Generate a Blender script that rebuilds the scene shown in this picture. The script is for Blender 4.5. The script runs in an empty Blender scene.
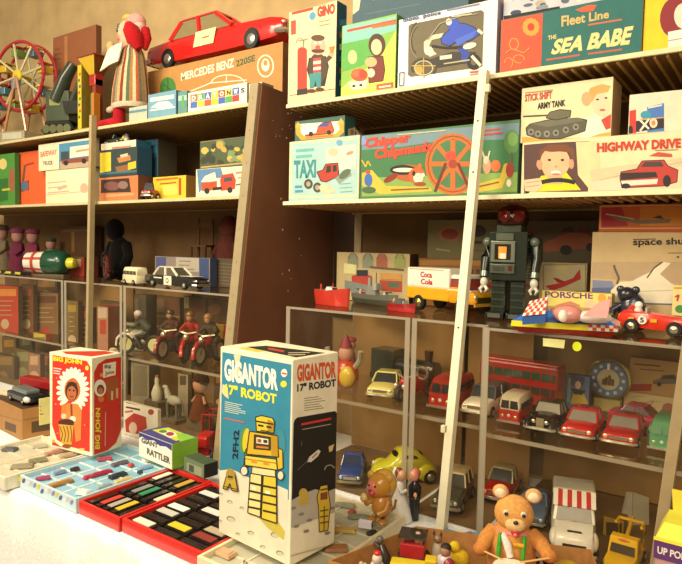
import bpy, math, random
from mathutils import Vector as V, Matrix
random.seed(7)
SC = bpy.context.scene
COL = SC.collection
rad = math.radians
# ------------------------------------------------------------------ camera (measured from the photo's vanishing points)
FPX = 620.0
CAM = V((0, -1.57, 1.48))
_a, _p, _r = rad(35.1), rad(3.32), 0.02
CF = V((-math.sin(_a)*math.cos(_p), math.cos(_a)*math.cos(_p), -math.sin(_p)))
_R0 = V((math.cos(_a), math.sin(_a), 0)); _U0 = _R0.cross(CF)
CR = _R0*math.cos(_r)+_U0*math.sin(_r); CU = -_R0*math.sin(_r)+_U0*math.cos(_r)
def ray(x, y): return CF*FPX+CR*(x-341)-CU*(y-282)
def onY(x, y, Y): d = ray(x, y); return CAM+d*((Y-CAM.y)/d.y)
def onZ(x, y, Z): d = ray(x, y); return CAM+d*((Z-CAM.z)/d.z)
def onX(x, y, X): d = ray(x, y); return CAM+d*((X-CAM.x)/d.x)
def onP(x, y, O, N): d = ray(x, y); return CAM+d*((O-CAM).dot(N)/d.dot(N))
def proj(P): v = P-CAM; z = v.dot(CF); return 341+FPX*v.dot(CR)/z, 282-FPX*v.dot(CU)/z
def mpp(P): return (P-CAM).dot(CF)/FPX            # metres per photo pixel at P
cd = bpy.data.cameras.new('camera'); cam = bpy.data.objects.new('camera', cd); COL.objects.link(cam)
cam.matrix_world = Matrix((CR, CU, -CF)).transposed().to_4x4(); cam.location = CAM
cd.sensor_fit = 'HORIZONTAL'; cd.sensor_width = 36; cd.lens = 36*FPX/682; cd.clip_start = .02
SC.camera = cam
# ------------------------------------------------------------------ materials
MATS = {}
def lin(h):
    c = [int(h[i:i+2], 16)/255 for i in (0, 2, 4)]
    return [x/12.92 if x <= .04045 else ((x+.055)/1.055)**2.4 for x in c]
TINT = (1.0, 1.02, 1.08)
def M(key):
    if key in MATS: return MATS[key]
    h, _, k = key.partition(':')
    m = bpy.data.materials.new('mat_'+key.replace(':', '_')); m.use_nodes = True
    nt = m.node_tree; N = nt.nodes; L = nt.links
    MATS[key] = m
    out = N['Material Output']; b = N['Principled BSDF']
    if k in ('clear', 'edge', 'lid'):
        N.remove(b)
        tr = N.new('ShaderNodeBsdfTransparent'); tr.inputs[0].default_value = lin(h)+[1]
        gl = N.new('ShaderNodeBsdfGlossy'); gl.inputs['Roughness'].default_value = .06
        gl.inputs['Color'].default_value = (.9, .85, .75, 1)
        fr = N.new('ShaderNodeFresnel'); fr.inputs[0].default_value = 1.1 if k == 'lid' else 1.3
        ge = N.new('ShaderNodeNewGeometry'); iv = N.new('ShaderNodeMath'); iv.operation = 'SUBTRACT'; iv.inputs[0].default_value = 1; L.new(ge.outputs['Backfacing'], iv.inputs[1])
        ml = N.new('ShaderNodeMath'); ml.operation = 'MULTIPLY'; L.new(fr.outputs[0], ml.inputs[0]); L.new(iv.outputs[0], ml.inputs[1])
        mx = N.new('ShaderNodeMixShader'); L.new(ml.outputs[0], mx.inputs[0]); L.new(tr.outputs[0], mx.inputs[1]); L.new(gl.outputs[0], mx.inputs[2])
        if k == 'edge':
            df = N.new('ShaderNodeBsdfDiffuse'); df.inputs[0].default_value = (.62, .56, .45, 1)
            m2 = N.new('ShaderNodeMixShader'); m2.inputs[0].default_value = .45
            L.new(mx.outputs[0], m2.inputs[1]); L.new(df.outputs[0], m2.inputs[2]); mx = m2
        else:
            # acrylic: a thin, noise-patched tan veil
            df = N.new('ShaderNodeBsdfDiffuse'); df.inputs[0].default_value = (.55, .45, .3, 1)
            nz = N.new('ShaderNodeTexNoise'); nz.inputs['Scale'].default_value = 6; nz.inputs['Detail'].default_value = 4
            mr = N.new('ShaderNodeMapRange'); mr.inputs[1].default_value = .35; mr.inputs[2].default_value = .75
            mr.inputs[3].default_value = .0; mr.inputs[4].default_value = .0 if k == 'lid' else .035
            L.new(nz.outputs[0], mr.inputs[0])
            m2 = N.new('ShaderNodeMixShader'); L.new(mr.outputs[0], m2.inputs[0])
            L.new(mx.outputs[0], m2.inputs[1]); L.new(df.outputs[0], m2.inputs[2]); mx = m2
        L.new(mx.outputs[0], out.inputs[0]); return m
    c = [min(.92, v*t) for v, t in zip(lin(h), TINT)]
    rough = {'': .62, 'g': .22, 'm': .28, 'c': .85, 'f': .95, 'w': .9}.get(k, .6)
    b.inputs['Roughness'].default_value = rough
    if k == 'm': b.inputs['Metallic'].default_value = .85
    if k == 'f': b.inputs['Specular IOR Level'].default_value = .12
    if k == 'f': b.inputs['Sheen Weight'].default_value = .05
    if k == 'g': b.inputs['Coat Weight'].default_value = .3
    tc = N.new('ShaderNodeTexCoord'); nz = N.new('ShaderNodeTexNoise')
    nz.inputs['Scale'].default_value = {'c': 60, 'f': 140, 'w': 9}.get(k, 35); nz.inputs['Detail'].default_value = 3
    L.new(tc.outputs['Object'], nz.inputs['Vector'])
    amt = {'c': .16, 'f': .2, 'w': .14}.get(k, .07)
    rp = N.new('ShaderNodeValToRGB')
    rp.color_ramp.elements[0].position = .3; rp.color_ramp.elements[1].position = .7
    rp.color_ramp.elements[0].color = [v*(1-amt) for v in c]+[1]; rp.color_ramp.elements[1].color = [min(.95, v*(1+amt*.6)) for v in c]+[1]
    L.new(nz.outputs[0], rp.inputs[0]); L.new(rp.outputs[0], b.inputs['Base Color'])
    return m
# ------------------------------------------------------------------ mesh collector
class MB:
    def __init__(s): s.v = []; s.f = []; s.m = []; s.k = []; s.sm = []
    def mi(s, key):
        if key not in s.k: s.k.append(key)
        return s.k.index(key)
    def add(s, vs, fs, key, smooth=False, T=None):
        n = len(s.v); s.v += [(T @ V(p)) if T is not None else V(p) for p in vs]
        for i, f in enumerate(fs):
            s.f.append([n+j for j in f]); s.m.append(s.mi(key if isinstance(key, str) else key[i % len(key)])); s.sm.append(smooth)
        return s
    def box(s, c, d, key, T=None, rz=0, taper=1.0):
        """box centred c, full size d; key may list (front,right,back,left,top,bottom)"""
        x, y, z = d[0]/2, d[1]/2, d[2]/2; t = taper
        vs = [V(p) for p in ((-x, -y, -z), (x, -y, -z), (x, y, -z), (-x, y, -z), (-x*t, -y*t, z), (x*t, -y*t, z), (x*t, y*t, z), (-x*t, y*t, z))]
        R = Matrix.Translation(V(c)) @ Matrix.Rotation(rz, 4, 'Z')
        if T is not None: R = T @ R
        return s.add(vs, [(0, 1, 5, 4), (1, 2, 6, 5), (2, 3, 7, 6), (3, 0, 4, 7), (4, 5, 6, 7), (3, 2, 1, 0)], key, False, R)
    def hexa(s, b, t, key, T=None):
        return s.add(list(b)+list(t), [(0, 1, 5, 4), (1, 2, 6, 5), (2, 3, 7, 6), (3, 0, 4, 7), (4, 5, 6, 7), (3, 2, 1, 0)], key, False, T)
    def rings(s, rings, key, smooth=True, T=None, cap=True, closed=True):
        n = len(rings[0]); vs = [p for r in rings for p in r]; fs = []; ks = []
        for i in range(len(rings)-1):
            for j in range(n if closed else n-1):
                fs.append((i*n+j, i*n+(j+1) % n, (i+1)*n+(j+1) % n, (i+1)*n+j))
                ks.append(key if isinstance(key, str) else key(i, j))
        if cap:
            fs.append(tuple(range(n))[::-1]); ks.append(ks[0]); fs.append(tuple((len(rings)-1)*n+j for j in range(n))); ks.append(ks[-1])
        return s.add(vs, fs, ks, smooth, T)
    def lathe(s, prof, key, n=16, T=None, cap=True):
        return s.rings([[(r*math.cos(2*math.pi*j/n), r*math.sin(2*math.pi*j/n), z) for j in range(n)] for r, z in prof], key, True, T, cap)
    def ell(s, c, r, key, n=12, T=None):
        m = max(5, n//2+1)
        pr = [(max(.02, math.sin(math.pi*i/m)), -math.cos(math.pi*i/m)) for i in range(m+1)]
        R = Matrix.Translation(V(c)) @ Matrix.Diagonal((r[0], r[1], r[2], 1))
        return s.lathe(pr, key, n, T @ R if T is not None else R)
    def cyl(s, p0, p1, r0, key, r1=None, n=12, T=None):
        p0, p1 = V(p0), V(p1); d = p1-p0; L = d.length
        Q = d.to_track_quat('Z', 'Y').to_matrix().to_4x4()
        R = Matrix.Translation(p0) @ Q
        return s.lathe([(r0, 0), (r0 if r1 is None else r1, L)], key, n, T @ R if T is not None else R)
    def tube(s, pts, r, key, n=6, T=None, closed=False):
        pts = [V(p) for p in pts]; N = len(pts); rg = []
        up = V((.3, .1, 1)).normalized()
        for i, p in enumerate(pts):
            a = pts[(i-1) % N] if closed or i else p; b = pts[(i+1) % N] if closed or i < N-1 else p
            t = (b-a).normalized(); x = t.cross(up)
            if x.length < .05: x = t.cross(V((1, 0, 0)))
            x.normalize(); y = x.cross(t)
            rr = r[i] if isinstance(r, (list, tuple)) else r
            rg.append([p+x*rr*math.cos(2*math.pi*j/n)+y*rr*math.sin(2*math.pi*j/n) for j in range(n)])
        if closed: rg.append(rg[0])
        return s.rings(rg, key, True, T, not closed)
    def ring(s, c, R, r, key, ax='Y', n=28, T=None):
        pts = []
        for i in range(n):
            a = 2*math.pi*i/n; x, y = R*math.cos(a), R*math.sin(a)
            pts.append(V(c)+{'Y': V((x, 0, y)), 'X': V((0, x, y)), 'Z': V((x, y, 0))}[ax])
        return s.tube(pts, r, key, 6, T, True)
    def prism(s, poly, z0, z1, key, T=None, side=None):
        n = len(poly); vs = [(x, y, z0) for x, y in poly]+[(x, y, z1) for x, y in poly]
        fs = [tuple(range(n))[::-1], tuple(range(n, 2*n))]+[(i, (i+1) % n, n+(i+1) % n, n+i) for i in range(n)]
        return s.add(vs, fs, [key, key]+[side or key]*n, False, T)
    def build(s, name, parent=None, bevel=0):
        me = bpy.data.meshes.new(name); me.from_pydata([tuple(p) for p in s.v], [], s.f)
        for k in s.k: me.materials.append(M(k))
        me.polygons.foreach_set('material_index', s.m); me.polygons.foreach_set('use_smooth', s.sm)
        if any(s.sm): me.set_sharp_from_angle(angle=rad(50))
        me.update()
        o = bpy.data.objects.new(name, me); COL.objects.link(o)
        if parent is not None: o.parent = parent
        if bevel:
            b = o.modifiers.new('bevel', 'BEVEL'); b.width = bevel; b.segments = 2; b.limit_method = 'ANGLE'
        return o
def tag(o, label=None, cat=None, group=None, kind=None):
    if label: o['label'] = label
    if cat: o['category'] = cat
    if group: o['group'] = group
    if kind: o['kind'] = kind
    return o
def thing(name, label, cat, loc, rz=0, group=None):
    o = bpy.data.objects.new(name, None); COL.objects.link(o); o.empty_display_size = .03
    o.location = loc; o.rotation_euler = (0, 0, rz)
    return tag(o, label, cat, group)
def struct(name, mb): o = mb.build(name); return tag(o, kind='structure')
def part(name, parent, f, *a, **k):
    bv = k.pop('bevel', 0); lb = k.pop('label', None)
    mb = MB(); getattr(mb, f)(*a, **k); o = mb.build(name, parent, bv)
    if lb: o['label'] = lb
    return o
# ------------------------------------------------------------------ printed artwork, laid on a face plane
FONT = {}
def text_mesh(t, bold=.028):
    t0 = t; t = (t, bold)
    if t not in FONT:
        cu = bpy.data.curves.new('t', 'FONT'); cu.body = t0; cu.offset = bold; cu.resolution_u = 3
        o = bpy.data.objects.new('t', cu); COL.objects.link(o); bpy.context.view_layer.update()
        me = bpy.data.meshes.new_from_object(o.evaluated_get(bpy.context.evaluated_depsgraph_get()))
        vs = [(v.co.x, v.co.y) for v in me.vertices]; fs = [tuple(p.vertices) for p in me.polygons]
        bpy.data.objects.remove(o); bpy.data.meshes.remove(me); bpy.data.curves.remove(cu)
        xs = [v[0] for v in vs]; ys = [v[1] for v in vs]
        x0, x1, y0, y1 = min(xs), max(xs), min(ys), max(ys)
        FONT[t] = ([((x-x0)/(x1-x0), (y-y0)/(y1-y0)) for x, y in vs], fs)
    return FONT[t]
class Art:
    def __init__(s, root, inv, O, N, lim=None): s.root, s.inv, s.O, s.N, s.lim = root, inv, O, N, lim; s.a = MB(); s.tx = []; s.n = 0
    def pt(s, x, y, lift=0):
        P = onP(x, y, s.O, s.N)
        if s.lim:                                   # keep the print on its face
            (e1, n1), (e2, n2) = s.lim; d = P-s.O; a, b = d.dot(e1), d.dot(e2)
            P = s.O+e1*min(max(a, .0015), n1-.0015)+e2*min(max(b, .0015), n2-.0015)
        return s.inv @ (P+s.N*(.00025+lift*.00002))
    def p(s, key, pts):
        s.n += 1; vs = [s.pt(x, y, s.n) for x, y in pts]; s.a.add(vs, [tuple(range(len(vs)))], key); return s
    def o(s, key, pts, w=.8, ok='2a2014'):
        """outlined shape"""
        s.p(key, pts); return s.l(ok, list(pts)+[pts[0]], w)
    def q(s, key, x0, y0, x1, y1, h, h1=None): return s.p(key, [(x0, y0), (x1, y1), (x1, y1+(h1 or h)), (x0, y0+h)])
    def e(s, key, cx, cy, rx, ry, rot=0, a0=0, a1=360):
        n = 20; pts = []; c, d = math.cos(rad(rot)), math.sin(rad(rot))
        for i in range(n if a1-a0 >= 360 else n+1):
            a = rad(a0+(a1-a0)*i/n); x, y = rx*math.cos(a), ry*math.sin(a); pts.append((cx+x*c-y*d, cy+x*d+y*c))
        return s.p(key, pts)
    def l(s, key, pts, w):
        for (x0, y0), (x1, y1) in zip(pts, pts[1:]):
            L = math.hypot(x1-x0, y1-y0) or 1; nx, ny = -(y1-y0)/L*w/2, (x1-x0)/L*w/2
            s.p(key, [(x0+nx, y0+ny), (x1+nx, y1+ny), (x1-nx, y1-ny), (x0-nx, y0-ny)])
        return s
    def arc(s, key, cx, cy, rx, ry, w, a0=0, a1=360, n=20):
        return s.l(key, [(cx+rx*math.cos(rad(a0+(a1-a0)*i/n)), cy+ry*math.sin(rad(a0+(a1-a0)*i/n))) for i in range(n+1)], w)
    def t(s, key, txt, x0, y0, x1, y1, h, h1=None, lean=0, bold=.028):
        """lettering: baseline from (x0,y0) to (x1,y1), height h px"""
        s.n += 1; uv, fs = text_mesh(txt, bold); h1 = h1 or h; L = math.hypot(x1-x0, y1-y0)
        vert = abs(y1-y0) > abs(x1-x0)
        vs = []
        for u, v in uv:
            hh = h+(h1-h)*u
            if vert:
                dx = (y1-y0)/L*v*hh; vs.append(s.pt(x0+(x1-x0)*u+dx, y0+(y1-y0)*u, s.n+3))
            else: vs.append(s.pt(x0+(x1-x0)*u+lean*v, y0+(y1-y0)*u-v*hh, s.n+3))
        s.tx.append(MB().add(vs, fs, key)); return s
    def lines(s, key, x0, y0, x1, y1, h, n, w=.7):
        """rows of small print"""
        for i in range(n):
            k = random.uniform(.6, 1); yy = i*h/max(1, n-1)
            s.l(key, [(x0, y0+yy), (x0+(x1-x0)*k, y0+(y1-y0)*k+yy)], w)
        return s
    def car(s, key, x0, y0, x1, y1, h, glass='28303a', wh='1a1512'):
        """side view of a little car, wheels' baseline (x0,y0)-(x1,y1), height h"""
        f = lambda u, v: (x0+(x1-x0)*u, y0+(y1-y0)*u-v*h)
        s.p(key, [f(*a) for a in ((0, .15), (.0, .5), (.2, .6), (.32, .98), (.68, 1), (.82, .6), (1, .5), (1, .15))])
        s.p(glass, [f(*a) for a in ((.26, .6), (.35, .9), (.65, .92), (.75, .6))])
        for u in (.2, .8): s.e(wh, *f(u, .14), h*.2, h*.2)
        return s
    def done(s, name='printed_picture', tname='title_lettering'):
        if s.a.f: s.a.build(name, s.root)
        for m in s.tx: m.build(tname, s.root)
class Box: pass
def gbox(name, label, cat, C, yaw, w, d, h, cols, group=None, bevel=.0012, lid=None):
    """carton: C = front-left base corner, u along the front, cols = (front,right,back,left,top,bottom) or one"""
    C = V(C); u = V((math.cos(yaw), math.sin(yaw), 0)); v = V((-math.sin(yaw), math.cos(yaw), 0))
    base = C+u*w/2+v*d/2
    mb = MB(); mb.box((0, 0, h/2), (w, d, h), cols)
    o = mb.build(name, None, bevel); o.location = base; o.rotation_euler = (0, 0, yaw); tag(o, label, cat, group)
    B = Box(); B.o = o; B.C = C; B.u = u; B.v = v; B.w = w; B.d = d; B.h = h; B.top = C.z+h; B.yaw = yaw
    inv = (Matrix.Translation(base) @ Matrix.Rotation(yaw, 4, 'Z')).inverted(); B.inv = inv
    B.front = lambda: Art(o, inv, C, -v, ((u, w), (V((0, 0, 1)), h)))
    B.right = lambda: Art(o, inv, C+u*w, u, ((v, d), (V((0, 0, 1)), h)))
    B.topf = lambda: Art(o, inv, C+V((0, 0, h)), V((0, 0, 1)), ((u, w), (v, d)))
    return B
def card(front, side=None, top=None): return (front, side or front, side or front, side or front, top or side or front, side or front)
def box(name, label, cat, x0, x1, yt, Y, Z, depth, cols, group=None, bevel=.0012):
    """axis-aligned carton from its photo outline: left and right px at its top, top px at left, front plane Y, base Z"""
    P = onY(x0, yt, Y); zt = P.z; X1 = onY(x1, yt, Y).x
    for _ in range(6):
        yy = proj(V((X1, Y, zt)))[1]; X1 = onY(x1, yy, Y).x
    return gbox(name, label, cat, (P.x, Y, Z), 0, X1-P.x, depth, zt-Z, cols, group, bevel)
# ------------------------------------------------------------------ setting
ZRT, ZRM, ZLT, ZLM, ZL3, ZC, ZCS, ZT, YW = 1.935, 1.622, 1.960, 1.648, 1.30, 1.288, 1.02, .75, .43
mb = MB(); mb.box((-1.8, YW+.05, 1.6), (7.6, .1, 3.2), 'c2a472:w'); struct('wall_back', mb)
mb = MB(); mb.box((-1.8, -1.6, -.02), (7.6, 4.2, .04), '6a5340:w'); struct('floor', mb)
mb = MB(); mb.box((-1.8, YW-.005, .06), (7.6, .008, .12), '4a3520'); struct('baseboard_back', mb)
# table under a white cloth
t = thing('folding_table', 'long folding table hidden under the white cloth', 'table', (-1.5, -.12, 0))
part('tabletop', t, 'box', (0, 0, .7285), (4.6, 1.0, .025), 'b09060')
for x in (-2.1, 2.1):
    for y in (-.42, .42): part('leg', t, 'cyl', (x, y, 0), (x, y, .716), .018, '55504a:m')
mb = MB(); rows = []
xs = [-3.9+.02*i for i in range(237)]
def fold(x): return .016*math.sin(x*23)+.011*math.sin(x*41+1)+.007*math.sin(x*67+2)
for k, (y, z) in enumerate(((.392, .748), (-.2, .748), (-.655, .748), (-.668, .744), (-.673, .73), (-.678, .6), (-.684, .45), (-.69, .3), (-.695, .12), (-.70, .03))):
    a = max(0, k-3)/6
    rows.append([(x, y-abs(fold(x))*a*1.2+fold(x)*a*.5, z) for x in xs])
n = len(xs); vs = [p for r in rows for p in r]
fs = [(i*n+j, i*n+j+1, (i+1)*n+j+1, (i+1)*n+j) for i in range(len(rows)-1) for j in range(n-1)]
mb.add(vs, fs, 'fbf6ee:f', True); o = mb.build('tablecloth')
tag(o, 'white tablecloth draped over the sale table, hanging in soft folds', 'tablecloth')
# ------------------------------------------------------------------ shelving units
def deck(unit, X0, X1, Z, D, lipc, under, ribc, step=.026, th=.010, lip=.012):
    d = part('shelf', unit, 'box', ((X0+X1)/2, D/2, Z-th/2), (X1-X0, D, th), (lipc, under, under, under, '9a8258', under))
    r = MB(); x = X0+step/2
    while x < X1:
        r.box((x, D/2, Z-th-.003), (.0055, D-.01, .006), ribc); x += step
    r.build('wire_ribs', d)
    f = MB(); f.box(((X0+X1)/2, -.004, Z-lip/2), (X1-X0, .008, lip), lipc); f.build('front_rail', d, .001)
    b = MB(); b.box(((X0+X1)/2, D+.002, Z-.012), (X1-X0, .006, .016), ribc); b.build('back_rail', d)
    return d
UR = thing('shelving_unit', 'tall white-posted shelving unit on the right, loaded with toy boxes', 'shelving unit', (0, 0, 0))
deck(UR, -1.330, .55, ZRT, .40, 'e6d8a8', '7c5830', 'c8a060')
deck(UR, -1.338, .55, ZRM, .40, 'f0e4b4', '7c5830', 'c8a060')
def upright(unit, top, bot, w, key, holes=True, name='upright'):
    top, bot = V(top), V(bot); mb = MB(); hw = w/2; dp = .012
    f = lambda P: [P+V((-hw, -dp, 0)), P+V((hw, -dp, 0)), P+V((hw, dp, 0)), P+V((-hw, dp, 0))]
    mb.hexa(f(bot), f(top), key)
    if holes:
        n = 9
        for i in (1, 2, 5):
            P = top.lerp(bot, i/n); mb.cyl(P+V((0, -dp-.0006, 0)), P+V((0, -dp+.001, 0)), .003, '3a3020', n=8)
    return mb.build(name, unit, .001)
Pt = onY(484.5, 71, -.024)
Pb = onY(440.5, 541, -.168); upright(UR, Pt, (Pb.x, Pb.y, ZT), .022, 'f6ecc8')
br = MB(); q = onX(444, 427, Pt.x); br.box((q.x+.006, q.y-.014, q.z), (.012, .012, .018), 'e8dcb4'); br.build('shelf_clip', UR, .002)
q = onY(481, 89, -.04); br = MB(); br.box((q.x+.018, -.038, q.z), (.012, .012, .02), 'e8dcb4'); br.build('shelf_clip', UR, .002)
q1 = onY(685, 345, -.152); q0 = onY(657, 525, -.166); q2 = q1.lerp(q0, -1.75); q3 = q1.lerp(q0, 1.13); q3.z = ZT
upright(UR, q2, q3, .022, 'a08a64', False)
part('back_panel', UR, 'box', (-.39, .415, 1.345), (1.87, .008, 1.18), '74562f:w')  # added sheet, its brown stands in for shade on the wall
part('back_panel', UR, 'box', (-1.381, .415, 1.6), (.096, .008, .8), '3a2414:w')  # darker sheet added behind the gap between the units
for x in (-1.31, .53):
    part('rear_upright', UR, 'box', (x, .408, 1.02), (.03, .02, 2.02), 'b49c74')
UL = thing('shelving_unit', 'far left shelving unit with dark brown side panel and tin toys on top', 'shelving unit', (0, 0, 0))
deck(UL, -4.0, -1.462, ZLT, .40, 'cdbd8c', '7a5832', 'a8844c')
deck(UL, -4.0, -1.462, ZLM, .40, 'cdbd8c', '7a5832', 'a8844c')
Pl = onY(96, 117, -.012); upright(UL, (Pl.x, -.026, Pl.z+.004), (Pl.x, -.055, ZT+.002), .017, 'a8946a', False)
part('back_panel', UL, 'box', (-2.73, .415, 1.36), (2.53, .008, 1.21), '7a5a34:w')  # same added brown sheet, wall shade put into its colour
# side panel (a slanting front edge, slightly deeper at the foot)
mb = MB(); yf = lambda z: -.005-(2.015-z)*.125
poly = [(yf(2.015), 2.015), (yf(ZT), ZT), (.42, ZT), (.42, 2.0)]
vs = [(-1.448, y, z) for y, z in poly]+[(-1.437, y, z) for y, z in poly]
mb.add(vs, [(3, 2, 1, 0), (4, 5, 6, 7), (0, 1, 5, 4), (1, 2, 6, 5), (2, 3, 7, 6), (3, 0, 4, 7)], '784a2e:w')
ch = mb
for i in range(26):
    y = random.uniform(.02, .34); z = random.choice([random.uniform(1.84, 1.95), random.uniform(1.3, 1.95)]); s_ = random.uniform(.0015, .004)
    ch.ell((-1.4368, y, z), (.0008, s_, s_), 'e8dcc0', 6)
sp = ch.build('side_panel', UL); tag(sp, 'dark brown side panel flecked with white chips')
mb = MB()
f = lambda z: [V((-1.482, yf(z)-.012, z)), V((-1.445, yf(z)-.012, z)), V((-1.445, yf(z)+.012, z)), V((-1.482, yf(z)+.012, z))]
mb.hexa(f(ZT), f(2.02), '9c8a66')
for i in range(11):
    z = 1.97-i*.11; mb.box((-1.4635, yf(z)-.0121, z), (.004, .0012, .008), '8a7a58')
mb.build('upright', UL, .002)
# ------------------------------------------------------------------ acrylic cases
GL = 'fcfaf6:clear'; LID = 'fdfcfa:lid'
def case(label, X0, X1, Y0, Y1, Z0, Z1, shelf=None, stickers=None, left=True, right=True, top=True, e=.015, inner=None, shelf_left=None, back=True):
    t = thing('acrylic_case', label, 'display case', ((X0+X1)/2, (Y0+Y1)/2, Z0), 0, 'acrylic display cases on the table')
    O = V(t.location); th = .004
    B = lambda nm, a, b, key: part(nm, t, 'box', (V(a)+V(b))/2-O, [abs(b[i]-a[i]) for i in range(3)], key)
    B('front_pane', (X0, Y0, Z0), (X1, Y0+th, Z1-th), GL)
    if left: B('side_pane', (X0, Y0+th, Z0), (X0+th, Y1, Z1-th), GL)
    if right: B('side_pane', (X1-th, Y0+th, Z0), (X1, Y1, Z1-th), GL)
    if top: B('top_pane', (X0, Y0, Z1-th), (X1, Y1, Z1), GL)
    ek = 'd8ccb0:edge'
    for x in (X0, X1-e): B('edge_strip', (x, Y0-.003, Z0), (x+e, Y0, Z1), ek)
    B('edge_strip', (X0+e, Y0-.003, Z1-.007), (X1-e, Y0, Z1), ek)
    if back: B('back_panel', (X0+th, Y1-.006, Z0+.004), (X1-th, Y1-.001, Z1-.01), '9a7644:w')  # added sheet, brown in place of the shaded wall behind
    B('floor_panel', (X0+th, Y0+th+.001, Z0+.0004), (X1-th, Y1-.007, Z0+.0008), '7a5c34:w')
    if shelf:
        s = B('glass_shelf', (X0+th, Y0+.02, shelf-.005), (X1-th, Y1, shelf), GL)
        f = MB(); f.box((V(((X0+X1)/2, Y0+.019, shelf-.005))-O), (X1-X0-2*th, .002, .010), ek); f.build('shelf_edge', s)
    return t
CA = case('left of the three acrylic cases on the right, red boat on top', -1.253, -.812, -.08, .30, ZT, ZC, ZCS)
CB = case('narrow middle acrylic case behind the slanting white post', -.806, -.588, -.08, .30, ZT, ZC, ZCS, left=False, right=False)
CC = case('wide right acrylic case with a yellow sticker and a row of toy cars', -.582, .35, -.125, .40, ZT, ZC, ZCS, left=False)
for nm, pts in (('price_sticker', [(543, 338), (565, 340), (564, 348.5), (543, 346)]),):
    a = Art(CC, Matrix.Translation(V(CC.location)).inverted(), V((0, -.1285, 0)), V((0, -1, 0)))
    a.p('f2ec9c', pts); a.a.build('price_sticker', CC)
a = Art(CC, Matrix.Translation(V(CC.location)).inverted(), V((0, -.1285, 0)), V((0, -1, 0))); a.e('e4f020', 577, 346.5, 4.6, 4.8); a.a.build('round_sticker', CC)
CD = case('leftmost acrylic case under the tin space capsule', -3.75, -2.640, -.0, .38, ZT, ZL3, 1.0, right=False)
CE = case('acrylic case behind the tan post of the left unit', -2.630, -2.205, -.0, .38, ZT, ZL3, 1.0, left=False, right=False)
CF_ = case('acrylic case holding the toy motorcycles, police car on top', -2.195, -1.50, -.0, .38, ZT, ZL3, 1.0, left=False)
# ================================================================== RIGHT UNIT, TOP SHELF
Z = ZRT+.0005
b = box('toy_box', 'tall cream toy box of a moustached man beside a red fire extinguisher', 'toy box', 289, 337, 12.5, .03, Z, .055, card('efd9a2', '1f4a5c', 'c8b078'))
a = b.front()
a.q('c03a24', 292, 9.5, 313, 4.5, 5.5); a.q('d8c49a', 289.5, 96, 337, 89, 8); a.l('6a3a20', [(289.5, 95.5), (337, 88.5)], .7)
a.q('c8442c', 291, 21, 296, 20, 14, 14)
a.p('d2351f', [(297.5, 52), (307, 50), (307, 88), (297.5, 90)]); a.e('d2351f', 302.3, 51, 4.7, 4); a.q('2a2420', 297, 89.5, 307.5, 88, 6); a.arc('8a7a60', 300, 43, 3.5, 5, 1, 180, 360); a.l('8a7a60', [(303, 48), (304, 40)], 1.2); a.l('8a7a60', [(298, 41), (308, 39)], 1)
a.p('241a10', [(309, 58), (326, 56), (329, 66), (325, 86), (312, 87), (307, 70)]); a.e('4a3222', 318, 68, 9.5, 15); a.e('e0a888', 318, 46, 7.6, 9); a.e('5a3a20', 318, 38, 6.8, 3.2); a.e('5a2a14', 318, 51, 6.6, 2.2); a.e('d05040', 318, 47.5, 2.4, 2.2); a.e('f4ecd8', 315.5, 43, 1.4, 1.4); a.e('f4ecd8', 320.5, 42.6, 1.4, 1.4)
for k in range(5): a.q('e8dcc0' if k % 2 else 'c04030', 313.5, 58.5+k*3, 321, 57.5+k*3, 3)
a.p('3a8a8c', [(309.5, 74), (321.5, 72), (321, 87), (317, 87.5), (315.5, 80), (314, 88), (310, 88.5)]); a.e('5a2a18', 311.5, 91, 4.5, 2); a.e('5a2a18', 320, 89.5, 4.5, 2)
a.l('4a3222', [(325, 62), (331, 56)], 4); a.e('e0a888', 331.5, 54, 2.4, 2.6); a.p('c87830', [(329, 47), (335, 46), (333.5, 53), (331, 53.5)])
a.e('4a98c8', 312.5, 16, 3, 4, 20); a.t('c0301c', 'GINO', 317.5, 17.5, 335, 13.5, 10.5, None, 0, .05); a.lines('a08a60', 319, 22, 333, 19, 4, 2, .8)
a.lines('a89468', 312, 5, 330, 1, 2, 2, .7); a.done()
a = b.right()
for k in range(6): a.q(('3a7a94', 'c85a3a', 'e4d49c')[k % 3], 339.5, 20+k*12, 346, 19+k*12, 6)
a.done('side_print', 'side_lettering')
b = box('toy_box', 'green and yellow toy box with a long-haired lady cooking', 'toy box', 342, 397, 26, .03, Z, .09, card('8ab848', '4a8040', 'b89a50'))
a = b.front()
a.p('86c4b4', [(343, 26), (398, 15.5), (398, 30), (343, 46)]); a.p('e8dc58', [(397.5, 30), (380, 58), (341.5, 88), (341.5, 96), (397, 87)]); a.p('5aa848', [(342, 44), (380, 36), (378, 60), (342, 72)])
a.e('d8e088', 352.5, 57, 4.5, 7); a.e('f0e090', 352, 58, 2.5, 5)
a.e('4a2a18', 377, 45, 8.5, 11.5); a.e('e8c498', 376.5, 47, 5.4, 8); a.o('7a2a1c', [(368, 57), (383, 56), (385, 70), (383, 81), (369, 83)]); a.e('d8b078', 371, 62, 6, 5); a.e('e8d8b0', 371, 73, 4, 4.5)
a.l('d44a28', [(347, 31), (398, 20)], 2.5); a.l('c06838', [(372, 27), (398, 22)], 3.5)
a.p('f0e4c0', [(347.5, 82), (368, 80), (366, 88.5), (352, 90)]); a.e('3a3020', 354, 86, 1.7, 1.4); a.e('3a3020', 361, 85.2, 1.7, 1.4); a.e('d8502c', 359.5, 75, 8.5, 6.5); a.e('e8683c', 356, 73, 4.5, 4); a.e('c83c24', 363, 74, 4, 4)
a.q('d85a38', 376.5, 84.5, 393.5, 82, 5.5); a.l('f8e8c0', [(379, 87.4), (391, 85.6)], 1.6); a.done()
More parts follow.
